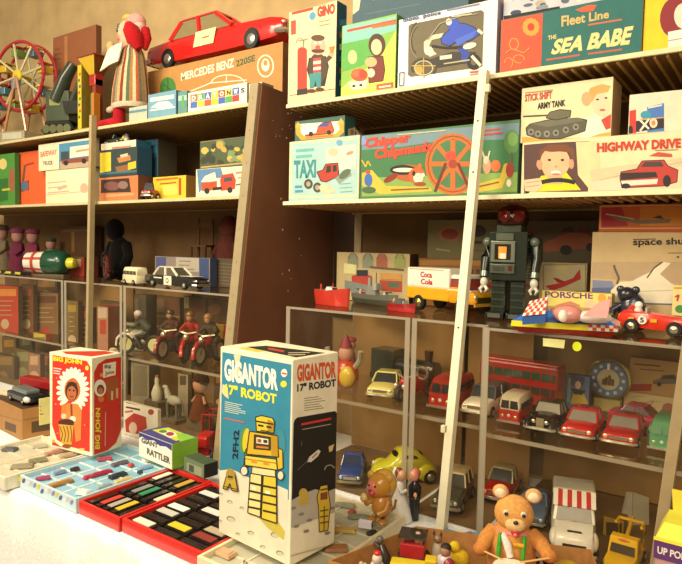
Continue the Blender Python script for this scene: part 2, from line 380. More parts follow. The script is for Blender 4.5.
b = box('toy_box', 'white window-fronted box holding a blue police motorcyclist', 'toy box', 399, 498, 20, .03, Z, .10, card('f4efe6', 'a89ab0', 'c8bca0'))
a = b.front()
a.p('6c6046', [(408.5, 26), (411, 24), (481, 10), (484, 12), (482.5, 66), (480, 67.5), (411, 77), (408, 75)])
a.arc('3a3426', 424, 68, 12, 9, 2.2, 150, 400); a.e('5a5038', 424, 70, 8, 6); a.e('c8a040', 419, 70, 4, 5); a.arc('4a4230', 417, 38, 6, 15, 1.6, 100, 270)
a.p('d8d0b0', [(424, 50), (424, 42), (433, 35), (444, 33), (441, 38), (432, 40), (429, 47), (437, 54), (430, 57)]); a.e('e4dcc0', 429, 51, 4.5, 4.5)
a.p('34302a', [(428, 60), (452, 52), (476, 52), (474, 62), (436, 68)]); a.q('d8d4c0', 440, 56, 452, 54.4, 4)
a.o('3450c0', [(441, 38), (453, 26), (463, 23), (474, 27), (480, 34), (470, 41), (456, 42), (450, 46), (442, 44)]); a.p('2c44a8', [(462, 44), (470, 54), (467, 63), (461, 61), (462, 55), (456, 47)]); a.p('4868d0', [(455, 40), (477, 30), (474, 37), (458, 46)])
a.e('3450c0', 453, 24, 6.5, 6); a.e('e4dcc0', 449, 22, 3, 3.5); a.arc('c8c0a0', 424, 68, 9, 7, 1, 0, 360); a.l('c8a850', [(412, 66), (436, 66)], 1); a.l('c8a850', [(424, 58), (424, 78)], 1); a.l('1c1814', [(432, 46), (446, 48), (470, 47)], 2.4); a.e('1c1814', 474, 62, 7, 8); a.e('6a6048', 474, 62, 3, 3.6); a.e('e8e0c8', 470, 46, 7, 3, -15); a.l('b8ac88', [(444, 64), (470, 60)], 1.4); a.arc('8a8468', 421, 42, 10, 17, .9, 110, 250); a.l('a8a080', [(428, 40), (440, 24), (462, 16), (478, 14)], .9); a.l('e8e0c0', [(472, 56), (481, 66)], 3); a.l('e8e0c0', [(478, 30), (483, 34)], 3); a.l('c8c0a0', [(452, 17), (472, 14)], 1.2)
a.t('4a5280', 'moto  police', 403.5, 24, 441, 15.5, 6, 5); a.l('8a88a0', [(447, 10.5), (480, 4)], 1.4); a.l('c05a40', [(470, 72.5), (485, 70.5)], 1.6); a.l('c8866c', [(470, 75), (480, 73.5)], 1)
for k in range(4): a.l('3c4468', [((400, 73), (404.5, 72.3), (404, 85.5), (399.5, 86))[k], ((404.5, 72.3), (404, 85.5), (399.5, 86), (400, 73))[k]], .8)
a.done()
b = box('toy_box', 'large slate-blue carton standing behind the cooking lady box', 'carton', 353, 470, -14, .21, Z, .12, card('44606c', '35505c'))
a = b.front(); a.p('e8dca8', [(351, -8), (362, -10), (359, 10), (352, 15)]); a.l('7894a0', [(372, 0), (430, -8)], 1); a.l('5a7884', [(366, 14), (420, 4)], .8); a.done()
b = box('toy_box', 'long orange and teal box with slanted yellow title lettering', 'toy box', 501, 644, 20, .03, Z, .11, card('1f6862', 'b08850', '5a4a38'))
zs = b.top
a = b.front()
a.p('dc5230', [(501, 20), (543, 13), (541, 67.5), (500, 73)])
for k in range(12):
    c, s_ = math.cos(k*math.pi/6), math.sin(k*math.pi/6); a.e('e89a38', 531+6*c, 27+6.5*s_, 2.6, 2.6)
a.e('c83c24', 531, 27, 3.4, 3.6); a.arc('ec9a48', 514, 44, 4.5, 5.5, .9); a.arc('ec9a48', 519, 59, 5.5, 4, .9, 60, 380); a.arc('ec9a48', 509, 63, 4, 5, .9, 180, 420); a.l('ec9a48', [(506, 53), (512, 49), (524, 53), (530, 48)], .9)
a.done('flower_panel'); a = b.front()
a.p('e05a34', [(575, 10), (588, 5), (597, 5), (593, 11), (582, 12)])
a.t('d8b468', 'Fleet Line', 561.5, 27, 609, 18, 11, 8); a.l('d06a48', [(588, 25), (622, 19.5)], 1.6)
a.t('e0c878', 'THE', 548, 40, 556.5, 38.5, 4); a.t('f0d88c', 'SEA BABE', 550.5, 55, 629, 44.5, 15.5, 19, 5, .045); a.l('b8604c', [(546, 60), (580, 55)], 2).l('b8604c', [(588, 54), (622, 49.4)], 2); a.l('2a3c34', [(585, 61), (636, 54)], 1); a.done()
b2 = box('toy_box', 'mottled white and blue lidded box lying on the orange and teal box', 'toy box', 504, 640, -8, .05, zs+.0005, .09, card('c8c8cc', 'a0a0a8'))
a = b2.front()
for k in range(26):
    x = random.uniform(506, 580); y = 14-(x-506)*.17+random.uniform(-18, 2); a.e(random.choice(['5a6078', '8a8ca0', '38405a', 'ece8e0', 'b8a890']), x, y, random.uniform(2, 6), random.uniform(1.2, 3), -10)
a.l('14120f', [(504, 18.5), (560, 8.5)], 4.5); a.done()
b = box('toy_box', 'bright yellow open-fronted box with a round red and white toy', 'toy box', 645.5, 720, -14, .035, Z, .11, card('e0c81c', 'b8a018'))
a = b.front(); a.p('e8d030', [(644, 54), (700, 43), (700, 52), (644, 60)]); a.l('a88018', [(652, 54), (681, 49.5)], 1.6)
a.e('8c1c28', 676, 17, 16, 21, 10); a.e('e8d8c0', 684, 16, 10, 13); a.q('f0e8d8', 668, 32, 700, 26, 16); a.l('b88870', [(668, 41), (700, 35)], 1); a.p('e8dcc4', [(676, 12), (700, 4), (700, 22), (676, 24)]); a.done()
# ================================================================== RIGHT UNIT, MIDDLE SHELF
Z = ZRM+.0005
b = box('toy_box', 'pale blue taxi toy box with red cab picture and cream edges', 'toy box', 289.5, 360, 142, .03, Z, .10, card('a8cac4', 'd8cc9c', 'c8bc90'))
zt = b.top
a = b.front()
for k in range(4): a.l('e6d8a4', [((291, 142.8), (359.5, 138), (358.5, 195.5), (290, 197))[k], ((359.5, 138), (358.5, 195.5), (290, 197), (291, 142.8))[k]], 2.4)
a.p('e4e0c4', [(326, 148), (356, 144), (356, 168), (340, 170), (326, 166)])
a.l('6ab0ac', [(296, 151), (314, 149.5)], 3).l('6ab0ac', [(296, 157), (312, 155.7)], 3); a.t('3a8a8a', 'TAXI', 294, 178.5, 316, 177.5, 18, None, 0, .045); a.l('4a90b0', [(295, 187), (302, 186.6)], 2.5).l('4a90b0', [(295, 191.5), (303, 191)], 2.5)
a.o('b83a28', [(317, 172), (323, 170), (326, 164), (338, 163), (339, 176), (326, 182), (321, 181)]); a.p('302820', [(327, 166), (331, 165.5), (331, 172), (326, 173)]); a.p('302820', [(333, 165.5), (336.5, 165), (337, 171), (333, 172)])
for x, y in ((308.5, 184), (317.5, 187.5)): a.e('4a4438', x, y, 4.3, 5); a.e('a89a84', x, y, 2.2, 2.6)
a.l('8a9a88', [(337, 181), (350, 172)], 7); a.e('5a6a54', 345, 174, 7, 3.5, -40); a.e('e4c8a0', 327, 189, 8, 4.5, 15); a.e('e0bc98', 333, 152, 5, 4); a.e('d88a70', 350, 153, 4, 1.6, -20)
a.e('6aa4c8', 339.5, 142.5, 3, 3); a.lines('78a8a0', 340, 184, 355, 183, 8, 3, .8); a.done()
b = box('toy_box', 'small green car box with orange arrow border on the taxi box', 'toy box', 295, 345, 121.5, .035, zt+.0005, .06, card('3f6458', '2f5a50', '24483e'))
a = b.front(); a.q('f0e4d0', 300, 124, 341, 121, 13); a.p('e0a030', [(295.5, 124), (300, 123.5), (301, 133), (304, 136), (336, 133.5), (339.5, 130), (339, 121), (343.5, 120.5), (344, 132), (339, 138), (301, 140), (296, 134)])
a.p('e8b040', [(293.8, 128), (297.6, 121), (302.5, 127)]); a.p('e8b040', [(336.5, 124.5), (341.3, 118), (345, 124)])
a.o('d85028', [(304, 132), (318, 127), (323, 122.8), (331, 122), (334, 130), (333, 133), (306, 136)]); a.p('f0ece0', [(302, 131), (318, 127), (316, 133), (303, 135)]); a.p('4a50a0', [(318.5, 127), (323.5, 123.3), (329.5, 123), (328, 126.5)]); a.e('201c20', 311, 134, 2.2, 2.4); a.e('201c20', 329, 132.4, 2.2, 2.4); a.l('e8703c', [(306, 137.7), (333, 135.6)], 1.4); a.done()
a = b.right(); a.q('a8bcac', 348, 129, 358, 128, 8); a.e('c86a40', 352, 132, 2, 3); a.done('side_print')
b = box('toy_box', 'wide green chipmunk toy box with an orange wheel picture', 'toy box', 361.5, 520, 135.5, .03, Z, .09, card('4c7a50', '3f6440', '7a7450'))
zc = b.top
a = b.front()
a.p('74909a', [(362, 136), (521, 122.5), (521, 142), (470, 146), (440, 142), (400, 150), (362, 152)])
a.p('3c7848', [(362, 150), (400, 147), (440, 141), (521, 139), (521, 176), (362, 180)]); a.p('88a850', [(362, 178), (521, 172), (521, 191.5), (362, 196.5)])
a.p('d8b840', [(362, 173), (372, 170), (386, 186), (430, 187), (432, 191), (380, 194), (362, 185)]); a.p('d8b840', [(474, 185), (500, 178), (504, 164), (508, 163), (509, 172), (502, 188), (474, 193)])
a.e('c46a28', 453, 164, 28, 31); a.e('46784c', 453, 164, 21.5, 24.5); a.arc('8a4418', 453, 164, 25, 28, 1); a.l('8a4418', [(453, 139), (453, 190)], 2); a.l('c46a28', [(430, 164), (476, 164)], 5); a.l('c46a28', [(453, 140), (453, 190)], 5); a.l('c46a28', [(438, 146), (469, 183)], 4.5); a.l('c46a28', [(438, 183), (469, 146)], 4.5)
a.l('6a3018', [(446, 163), (435, 192)], 3); a.l('6a3018', [(458, 163), (470, 190)], 3); a.e('d84830', 451, 156, 5.5, 5); a.e('a03c1c', 453, 164, 4.5, 4.5)
a.e('b85c28', 409, 173, 16, 8.5); a.e('1c1814', 403, 170, 13, 5); a.e('efe4c8', 404, 170, 11, 2.2); a.e('8a2c18', 391, 178, 8, 3, -30); a.e('c8642c', 416.5, 176, 8, 8); a.e('f0e0c0', 418.5, 178, 5, 5); a.e('201810', 414, 173.5, 1.6, 2.6); a.e('f0e0c0', 423, 175, 2, 2); a.e('c8642c', 419.5, 167, 2.4, 3.5, 20); a.e('9a4420', 420, 184, 6, 2.2)
a.e('406840', 369, 190, 7, 3.4); a.e('3a6ab0', 368.5, 180, 4, 6.5); a.e('d84830', 368, 172, 2.4, 2); a.l('d8b040', [(362, 160), (366, 167), (368, 161), (371, 166)], 1.3)
a.e('5a8c4c', 512, 142, 8, 12); a.e('7aa858', 513, 139, 5, 7); a.l('6a5030', [(512, 152), (512, 166)], 1.6)
a.e('d8a078', 487, 166, 4, 8.5); a.e('e4d4b0', 486, 160, 2.5, 4); a.l('e4d4b0', [(485, 159), (482.5, 151)], 1.5); a.l('e4d4b0', [(488, 159), (490, 151)], 1.5); a.e('d87038', 496, 166, 5, 6); a.e('a03828', 510, 170, 4, 7.5); a.e('f0e4c8', 509, 183, 2.5, 4)
a.t('d8452c', 'Chipper', 365, 151, 411, 144.5, 12.5, None, 0, .06); a.t('d8452c', 'Chipmunk', 375, 162.5, 433.5, 153.5, 13, None, 0, .06); a.l('c8442c', [(480, 131), (500, 129)], 1.5); a.l('c8442c', [(480, 135), (503, 133)], 1.8); a.l('8a5a20', [(391, 190), (429, 188.3)], 1.3); a.l('8a5a20', [(477, 187), (499, 182)], 1.3)
a.e('8098cc', 363.5, 141, 3, 4.5); a.l('e8d080', [(398, 135), (446, 130.5)], .8); a.done()
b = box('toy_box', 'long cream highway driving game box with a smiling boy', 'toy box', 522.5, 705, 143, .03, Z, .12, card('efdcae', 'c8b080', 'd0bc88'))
zh = b.top
a = b.front()
a.p('5c3a36', [(524, 145), (545, 143), (590, 141), (588, 192), (524, 191.5)]); a.p('ecd4a0', [(576, 142), (600, 141), (600, 191), (590, 190), (578, 175)])
a.p('f4d820', [(533, 191.5), (541, 176), (566, 172), (581, 190)]); a.e('e8b88c', 555, 162, 15, 15.5); a.e('d09a70', 540, 165, 2.6, 5); a.e('d09a70', 571.5, 164, 2.6, 5); a.e('e8b88c', 554, 170, 11, 8.5); a.p('e0ac80', [(548, 176), (562, 176), (563, 184), (547, 184)]); a.p('7a4424', [(540, 161), (540, 150), (549, 144.6), (566, 144.2), (574, 149.5), (575, 162), (572, 158), (570, 152.5), (560, 151.5), (551, 152), (545, 151), (542, 155)])
a.e('3a2418', 549.5, 160, 1.8, 1.2); a.e('3a2418', 562.5, 160, 1.8, 1.2); a.e('f4e8d8', 556, 172.5, 5, 2); a.e('c87860', 556, 174.3, 4.2, 1); a.e('c89068', 556, 166.5, 1.6, 1.2); a.e('d89a70', 538.5, 164, 2, 4)
a.arc('241c1c', 558, 200, 34, 20, 4.2, 195, 300); a.p('ecc8a0', [(524, 180), (540, 178), (543, 186), (536, 192), (525, 191)]); a.l('c09070', [(526, 183), (540, 181)], .8); a.l('c09070', [(526, 187), (540, 185)], .8)
a.p('dcc8a0', [(590, 170), (682, 158), (682, 168), (592, 182)]); a.p('e4d4b4', [(592, 182), (682, 166), (682, 191), (592, 191)]); a.l('c8b088', [(600, 180), (682, 162)], 1)
a.o('c03a30', [(620, 178), (621, 172), (637, 169), (642, 161), (664, 160), (668, 166), (678, 170), (677, 182), (664, 186), (622, 188)]); a.p('2a2424', [(621, 173), (656, 172), (658, 177), (621, 180)]); a.p('ecdfc8', [(621, 181), (658, 179), (657, 184), (623, 186)]); a.p('4a3a38', [(641, 167), (645, 162), (661, 161.5), (664, 166.5)]); a.e('241c1c', 667, 181, 4, 6); a.e('241c1c', 626, 186, 4.5, 2.6)
a.p('c85040', [(649, 156), (658, 152), (672, 154), (672, 157)])
a.t('cc3a26', 'HIGHWAY DRIVE', 597, 152.5, 681, 147.9, 9.5, 9.8, 0, .05); a.lines('a09070', 655, 150.5, 680, 149.5, 0, 1, 1); a.done()
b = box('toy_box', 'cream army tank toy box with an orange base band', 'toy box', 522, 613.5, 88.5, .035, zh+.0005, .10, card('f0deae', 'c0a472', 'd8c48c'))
a = b.front()
a.p('e8a848', [(522, 137), (545, 138), (575, 143), (612, 132), (612, 139.5), (522, 144)]); a.p('f6ead0', [(580, 121), (600, 112), (610, 130), (590, 139), (580, 140)])
a.e('f0d0a8', 601, 104, 9, 13, -8); a.p('d8a45a', [(587, 99), (590, 88), (602, 84), (611, 86), (608, 92), (597, 94), (592, 102)]); a.e('e0a878', 586.5, 99, 5, 7); a.e('3a2a20', 597.5, 99.5, 1.6, .9); a.e('3a2a20', 606, 98, 1.6, .9); a.e('c86050', 602.5, 110, 3, 1.2); a.p('cc4438', [(601, 120), (611, 114), (611, 128), (606, 130)])
a.o('5a5644', [(526, 128), (530, 124), (547, 120), (578, 118), (587, 120), (585, 131), (560, 139), (540, 139), (527, 135)]); a.p('6e6a58', [(530, 124), (555, 119), (580, 118), (584, 121), (548, 127)]); a.o('6a664e', [(546, 118), (550, 112), (560, 109.5), (571, 110.5), (570, 117), (556, 120)]); a.l('4a4636', [(523, 116.5), (548, 115.3)], 1.6)
for x, y in ((531, 132), (538, 134), (547, 134), (556, 133), (566, 130), (576, 127)): a.e('8a8678', x, y, 3.2, 3.4); a.e('3a3830', x, y, 1.4, 1.5)
a.t('c04a34', 'STICK SHIFT', 525, 102, 552, 98.5, 7.5, None, 0, .045); a.t('2a2420', 'ARMY TANK', 537.5, 109.5, 565.5, 106, 6.5, None, 0, .045); a.l('a89468', [(525, 93), (553, 90)], 1.2); a.done()
b = gbox('toy_box', 'small red and blue box with a cross and ring, on the highway box', 'toy box', V((onY(627.5, 140, .03).x, .03, zh+.0005)), .06, .116, .05, .092, card('e8dcc0', '98304a', 'd8c060'))
b_ = b
a = b.front()
a.q('d83a2c', 629, 111, 636, 109.5, 29); a.p('4a7ac0', [(647, 107), (664, 103), (664, 136), (647, 138)]); a.q('e8e0c4', 648, 107, 662, 104.2, 1.6); a.q('e8b030', 629, 135, 647, 134, 4)
a.e('2a2024', 630.5, 130, 2.5, 4.5); a.e('3a98b0', 646, 115, 5.5, 4.2); a.q('e0a038', 640, 119, 664, 117, 2); a.p('2a2030', [(636, 121), (664, 118), (664, 128), (636, 132)]); a.l('f4e8d0', [(640, 120), (649, 129)], 2); a.l('f4e8d0', [(649, 119), (640, 131)], 2); a.e('f0d8b0', 653.5, 123, 4, 5); a.e('e08858', 653.5, 123, 2, 2.6); a.done()
a = b.right(); a.q('6a4a98', 667, 113, 678, 115, 9); a.q('c83c40', 667, 124, 678, 124, 8); a.e('302858', 672, 107, 3.5, 2.4); a.done('side_print')
# ================================================================== toy builders
def R4(x, y, z, rz=0): return Matrix.Translation(V((x, y, z))) @ Matrix.Rotation(rz, 4, 'Z')
def section(x, hw, z0, z1, crown=.0, k=.82):
    return [(x, -hw*.9, z0), (x, -hw, z0+(z1-z0)*.3), (x, -hw*.98, z0+(z1-z0)*.75), (x, -hw*k, z1), (x, 0, z1+crown), (x, hw*k, z1), (x, hw*.98, z0+(z1-z0)*.75), (x, hw, z0+(z1-z0)*.3), (x, hw*.9, z0)]
def wheels(t, L, W, r, xs, tyre='1a1816', hub='c4beb0:m', th=.16, face=True):
    for x in xs:
        for s in (-1, 1):
            w = W*th; y = s*(W/2-w*.35)
            m = MB(); T = Matrix.Translation(V((x, y, r))) @ Matrix.Rotation(-s*math.pi/2, 4, 'X')
            m.lathe([(r*.55, -w/2), (r*.92, -w/2), (r, -w*.3), (r, w*.3), (r*.92, w/2), (r*.55, w/2)], tyre, 16, T)
            wh = m.build('wheel', t)
            h = MB(); h.lathe([(r*.56, w/2-.0005), (r*.5, w/2+.0012), (r*.2, w/2+.002), (r*.14, w/2+.003)], hub, 14, T); h.build('hubcap', wh)
def car(name, label, cat, loc, rz, L, W, H, body, roof=None, style='sedan', glass='22262c:g', trim='cfc9ba:m', group=None, hood=None, two=None, bumper=True):
    t = thing(name, label, cat, loc, rad(rz), group); roof = roof or body
    g = body+':g' if ':' not in body else body; rf = roof+':g' if ':' not in roof else roof
    r = H*.2; z0 = H*.13; sh = H*.60; hw = W/2
    prm = {'sedan': (-.30, .17, -.22, .04), 'coupe': (-.28, .12, -.18, .0), 'hood': (-.42, .05, -.38, -.02), 'pick': (-.02, .24, .02, .14), 'wagon': (-.46, .17, -.42, .05), 'old': (-.40, .02, -.34, -.06)}[style]
    b = MB()
    if style == 'old':
        st = [(-.5, .55, .2, .42), (-.44, .7, .16, .56), (-.2, .76, .14, .6), (.02, .74, .14, .62), (.2, .5, .16, .6), (.40, .42, .18, .57), (.44, .36, .22, .5)]
    else:
        st = [(-.5, .84, .24, .50), (-.485, .93, .18, .56), (-.30, .99, .14, .60), (0, 1, .13, .61), (.2, 1, .13, .59), (.42, .97, .16, .56), (.485, .92, .2, .51), (.5, .84, .26, .46)]
    b.rings([section(x*L, w*hw, a*H, c*H, .02*H) for x, w, a, c in st], g)
    if two:
        for s in (-1, 1): b.box((0, s*hw*1.0, H*.27), (L*.9, .002, H*.1), two+':g')
    for x in (-.31, .31):                       # wheel arches
        for s in (-1, 1):
            b.lathe([(r*1.02, -.001), (r*1.02, .0012)], '100e0c', 16, Matrix.Translation(V((x*L, s*hw*.992, r*1.1))) @ Matrix.Rotation(math.pi/2, 4, 'X'))
    bo = b.build('body', t)
    x0, x1, u0, u1 = [v*L for v in prm]; wb, wt = hw*.88, hw*.72
    zc, zr = sh-.01*H, H*.94
    c = MB(); c.hexa([(x0, -wb, zc), (x1, -wb, zc), (x1, wb, zc), (x0, wb, zc)], [(u0, -wt, zr), (u1, -wt, zr), (u1, wt, zr), (u0, wt, zr)], glass); c.build('windows', t)
    c = MB(); e = .05*H
    c.rings([[(u0-e*.6, -wt*.94, zr), (u1+e*.4, -wt*.94, zr), (u1+e*.4, wt*.94, zr), (u0-e*.6, wt*.94, zr)], [(u0-e, -wt*1.04, zr+.012*H), (u1+e*.8, -wt*1.04, zr+.012*H), (u1+e*.8, wt*1.04, zr+.012*H), (u0-e, wt*1.04, zr+.012*H)], [(u0, -wt*.9, zr+.06*H), (u1, -wt*.9, zr+.06*H), (u1, wt*.9, zr+.06*H), (u0, wt*.9, zr+.06*H)]], rf, False)
    for s in (-1, 1):
        pw = .014*L
        for a_, b_ in ((x0, u0), (x1, u1), ((x0+x1)/2, (u0+u1)/2)):
            c.tube([(a_, s*wb*1.0, zc), (b_, s*wt*1.01, zr)], pw, rf if a_ != (x0+x1)/2 else rf, 5)
    c.build('roof', t, 0)
    if style == 'old':
        f = MB()
        for s in (-1, 1):
            f.tube([(.52*L, s*hw*.74, H*.2), (.47*L, s*hw*.76, H*.38), (.36*L, s*hw*.78, H*.48), (.24*L, s*hw*.8, H*.38), (.1*L, s*hw*.84, H*.18), (-.2*L, s*hw*.84, H*.17)], [hw*.14, hw*.2, hw*.22, hw*.2, hw*.12, hw*.1], g, 8)
            f.ell((-.36*L, s*hw*.76, H*.32), (.13*L, hw*.2, H*.17), g, 10)
        f.build('fender', t)
        for s in (-1, 1): part('headlight', t, 'ell', (.46*L, s*hw*.42, H*.46), (.022*L, hw*.15, hw*.15), 'e6e0cc:m', 10)
        part('grille', t, 'box', (.45*L, 0, H*.42), (.02*L, hw*.5, H*.34), 'd8cfa8:m')
    else:
        for s in (-1, 1): part('headlight', t, 'ell', (.492*L, s*hw*.70, H*.42), (.018*L, hw*.15, hw*.14), 'efe8d0:m', 10)
        part('grille', t, 'box', (.494*L, 0, H*.40), (.02*L, hw*1.0, H*.11), 'b8b09c:m')
    if bumper:
        for s, nm in ((1, 'bumper'), (-1, 'bumper')):
            m = MB(); X = s*L*(.515 if style != 'old' else .53)
            m.tube([(X-s*.05*L, -hw*1.0, H*.25), (X, -hw*.85, H*.25), (X+s*.008*L, 0, H*.25), (X, hw*.85, H*.25), (X-s*.05*L, hw*1.0, H*.25)], H*.055, trim, 6); m.build(nm, t)
    wheels(t, L, W, r, (-.31*L, .31*L))
    return t
def minibus(name, label, cat, loc, rz, L, W, H, lower, upper, glass='2a2a30:g', band=None, group=None):
    t = thing(name, label, cat, loc, rad(rz), group); hw = W/2; r = H*.15
    b = MB(); st = [(-.5, .86, .14, .5), (-.48, .97, .1, .54), (0, 1, .1, .55), (.44, .97, .1, .54), (.5, .84, .14, .48)]
    b.rings([section(x*L, w*hw, a*H, c*H, 0, .97) for x, w, a, c in st], lower+':g'); b.build('body', t)
    b = MB(); st = [(-.49, .86, .52, .9), (-.45, .92, .52, .97), (0, .94, .52, 1), (.36, .92, .52, .97), (.45, .84, .52, .86)]
    b.rings([section(x*L, w*hw, a*H, c*H, 0, .84) for x, w, a, c in st], upper+':g'); b.build('roof', t)
    g = MB()
    for s in (-1, 1):
        for k in range(4): g.box((-.36*L+k*.22*L, s*hw*.935, H*.68), (L*.17, .004, H*.19), glass)
    for s in (-1, 1): g.hexa([(.452*L, s*hw*.4-hw*.34, H*.58), (.47*L, s*hw*.4-hw*.34, H*.58), (.47*L, s*hw*.4+hw*.34, H*.58), (.452*L, s*hw*.4+hw*.34, H*.58)], [(.40*L, s*hw*.36-hw*.3, H*.84), (.452*L, s*hw*.36-hw*.3, H*.84), (.452*L, s*hw*.36+hw*.3, H*.84), (.40*L, s*hw*.36+hw*.3, H*.84)], glass)
    g.build('windows', t)
    for s in (-1, 1): part('headlight', t, 'ell', (.49*L, s*hw*.55, H*.33), (.02*L, hw*.16, hw*.16), 'f0e4b0:m', 10)
    part('emblem', t, 'ell', (.497*L, 0, H*.36), (.008*L, hw*.14, hw*.14), 'e8e0d0', 12)
    part('bumper', t, 'box', (.51*L, 0, H*.15), (.03*L, W*.98, H*.07), 'ece4d4:m')
    wheels(t, L, W, r, (-.3*L, .3*L))
    return t
# ================================================================== ON TOP OF THE RIGHT CASES
Z = ZC+.001
b = box('picture_box', 'beige picture box with four arched windows behind the grey ship', 'toy box', 337, 410, 252, .24, Z, .06, card('bea878', '4a2c1c', '9a8058'))
a = b.front()
for x, c in ((353, '8a8c70'), (368, '8a9078'), (382, 'a8604a'), (400, '9aa058')): a.p(c, [(x-5.5, 268), (x-5.5, 258), (x-3, 254), (x, 252.6), (x+3, 254), (x+5.5, 258), (x+5.5, 268)]); a.arc('6a5838', x, 259, 4, 6, .7, 180, 360)
a.p('b03a28', [(352, 276), (362, 273), (372, 276), (372, 286), (352, 284)]); a.p('2a2a30', [(357, 270), (368, 270), (368, 276), (357, 276)]); a.p('b4402c', [(380, 280), (402, 281), (402, 292), (380, 290)]); a.p('4a6a50', [(388, 282), (400, 283), (399, 288), (388, 287)]); a.p('c89048', [(380, 273), (402, 274), (402, 280), (380, 279)]); a.p('7a8078', [(345, 280), (372, 286), (372, 295), (345, 290)]); a.l('6a5a3a', [(370, 267), (404, 270)], 2)
a.p('d8d090', [(344.5, 263), (357, 265), (356, 274), (344, 273.5)]); a.done()
b = box('toy_box', 'dim grey-green box with two dark ovals behind the bus box', 'toy box', 428, 500, 220, .30, Z, .08, card('6a6038', '4a4028'))
a = b.front(); a.e('8a5a2c', 450, 234, 12, 8); a.e('7a2c1c', 450, 234, 8.5, 5.5); a.e('2c2a28', 478, 231, 8, 6); a.l('9a8a5a', [(436, 249), (450, 251)], 1.3); a.l('2c2418', [(470, 242), (482, 242.5)], 3); a.l('6a4a2a', [(466, 250), (488, 251)], 2); a.done()
b = box('toy_box', 'brown and yellow bus box behind the soft drink truck', 'toy box', 419, 505, 258, .27, Z, .025, card('8a5a24', '5a3a1c'))
a = b.front(); a.q('a8742c', 420, 260, 500, 261, 5); a.t('3a2412', 'GREYHOUND BUS', 427, 272.5, 489, 274, 4.5); a.l('a02c1c', [(421, 284), (500, 286)], 5); a.done()
b = box('toy_box', 'dark car box with a brown car picture right of the robot', 'toy box', 527, 600, 221, .31, Z, .07, card('54462c', '3a3020'))
a = b.front(); a.p('8a4824', [(540, 247), (548, 240), (560, 238), (570, 233), (586, 232), (594, 240), (594, 248), (545, 252)]); a.e('1c1612', 566, 250, 6, 5); a.e('1c1612', 590, 247, 4, 4); a.p('3a241c', [(560, 232), (564, 228), (572, 227), (575, 232)]); a.p('5a2c1c', [(576, 232), (580, 227), (590, 229), (590, 234)]); a.e('6a2c24', 530, 232, 5, 4); a.l('a83c20', [(556, 238), (570, 233)], 1.4); a.done()
b = box('toy_box', 'cream box with a red jet plane picture right of the robot', 'toy box', 540, 587.5, 262, .25, Z, .035, card('b4a074', '8a7850'))
a = b.front(); a.q('8a7858', 543, 264.5, 586, 263.5, 28); a.q('c0b084', 544, 265.5, 585, 264.5, 26); a.p('b82c28', [(545, 286), (560, 283), (573, 278), (580, 269), (581, 279), (566, 286), (552, 291)]); a.p('a02420', [(558, 283), (553, 278), (557, 278), (566, 282)]); a.l('d0c040', [(555, 268), (567, 268)], 1.6); a.done()
b = box('toy_box', 'large tan box with a white spacecraft above a blue horizon', 'toy box', 592.5, 700, 232, .16, Z, .09, card('c8ac78', 'a08450', 'a88c58'))
zs = b.top
a = b.front(); a.p('b89c74', [(592.5, 262), (700, 262), (700, 285), (592, 278)]); a.p('7c84a0', [(592.5, 280), (612, 281), (616, 290), (592.5, 288)]); a.p('58648a', [(592, 288), (700, 285), (700, 306), (592, 303)])
a.p('e8dcbc', [(611, 290), (620, 282), (632, 281), (650, 272), (664, 262), (671, 263), (660, 274), (672, 284), (690, 288), (690, 304), (610, 302)]); a.l('6a5844', [(617, 284), (619, 278), (615, 269), (614, 265)], 2.4); a.l('5a4a3c', [(647, 278), (654, 268), (662, 262)], 1.4); a.l('c8b898', [(622, 292), (680, 290)], 1)
a.l('4a3a20', [(633, 239.5), (656, 239)], 1); a.t('241a10', 'space shuttle', 633, 247.5, 702, 246, 9); a.l('8a7448', [(668, 253), (690, 253)], 1); a.e('5a4a30', 678, 257, 1.4, 1); a.done()
b = box('toy_box', 'flat red and orange plane box lying on the tan spacecraft box', 'toy box', 599.5, 705, 205, .17, zs+.0005, .07, card('c05a20', '8a3c18', '7a4a20'))
a = b.front(); a.p('a8262c', [(602, 208), (622, 207.5), (628, 226), (602, 227)]); a.p('c87c24', [(640, 207), (700, 206), (700, 226), (640, 226)])
for k in range(4): a.l('d8a068', [((600, 206), (699, 205), (699, 228), (600, 228.5))[k], ((699, 205), (699, 228), (600, 228.5), (600, 206))[k]], 1.3)
a.p('7a6850', [(604, 214), (620, 215), (640, 220), (672, 219), (669, 223), (640, 224), (620, 221)]); a.l('d8b888', [(606, 214), (634, 219)], 1); a.p('4a3a2c', [(652, 218), (660, 215), (664, 219)]); a.done()
b = box('toy_box', 'yellow sports car box under the red plane picture', 'toy box', 542, 612, 290, .118, Z, .035, card('f0dc74', 'b89c48'))
a = b.front(); a.t('7a3a78', 'PORSCHE', 545, 297.6, 593, 299, 6.6); a.p('d88868', [(552, 312), (556, 305), (570, 301), (580, 305), (580, 313)]); a.e('e8a838', 602, 298, 4, 5); a.e('e8c8a0', 590, 304, 6, 4); a.p('c89080', [(608, 296), (616, 297), (616, 312), (606, 311)]); a.done()
b = box('toy_box', 'little cream and green packet standing behind the red racing car', 'toy box', 673, 700, 285, .10, Z, .03, card('ead890', 'c0a860'))
a = b.front(); a.l('c8a030', [(674, 288), (690, 288)], 2); a.l('c04030', [(675, 297), (679, 295), (677, 301)], 2); a.e('4a8a48', 680, 309, 5, 4); a.done()
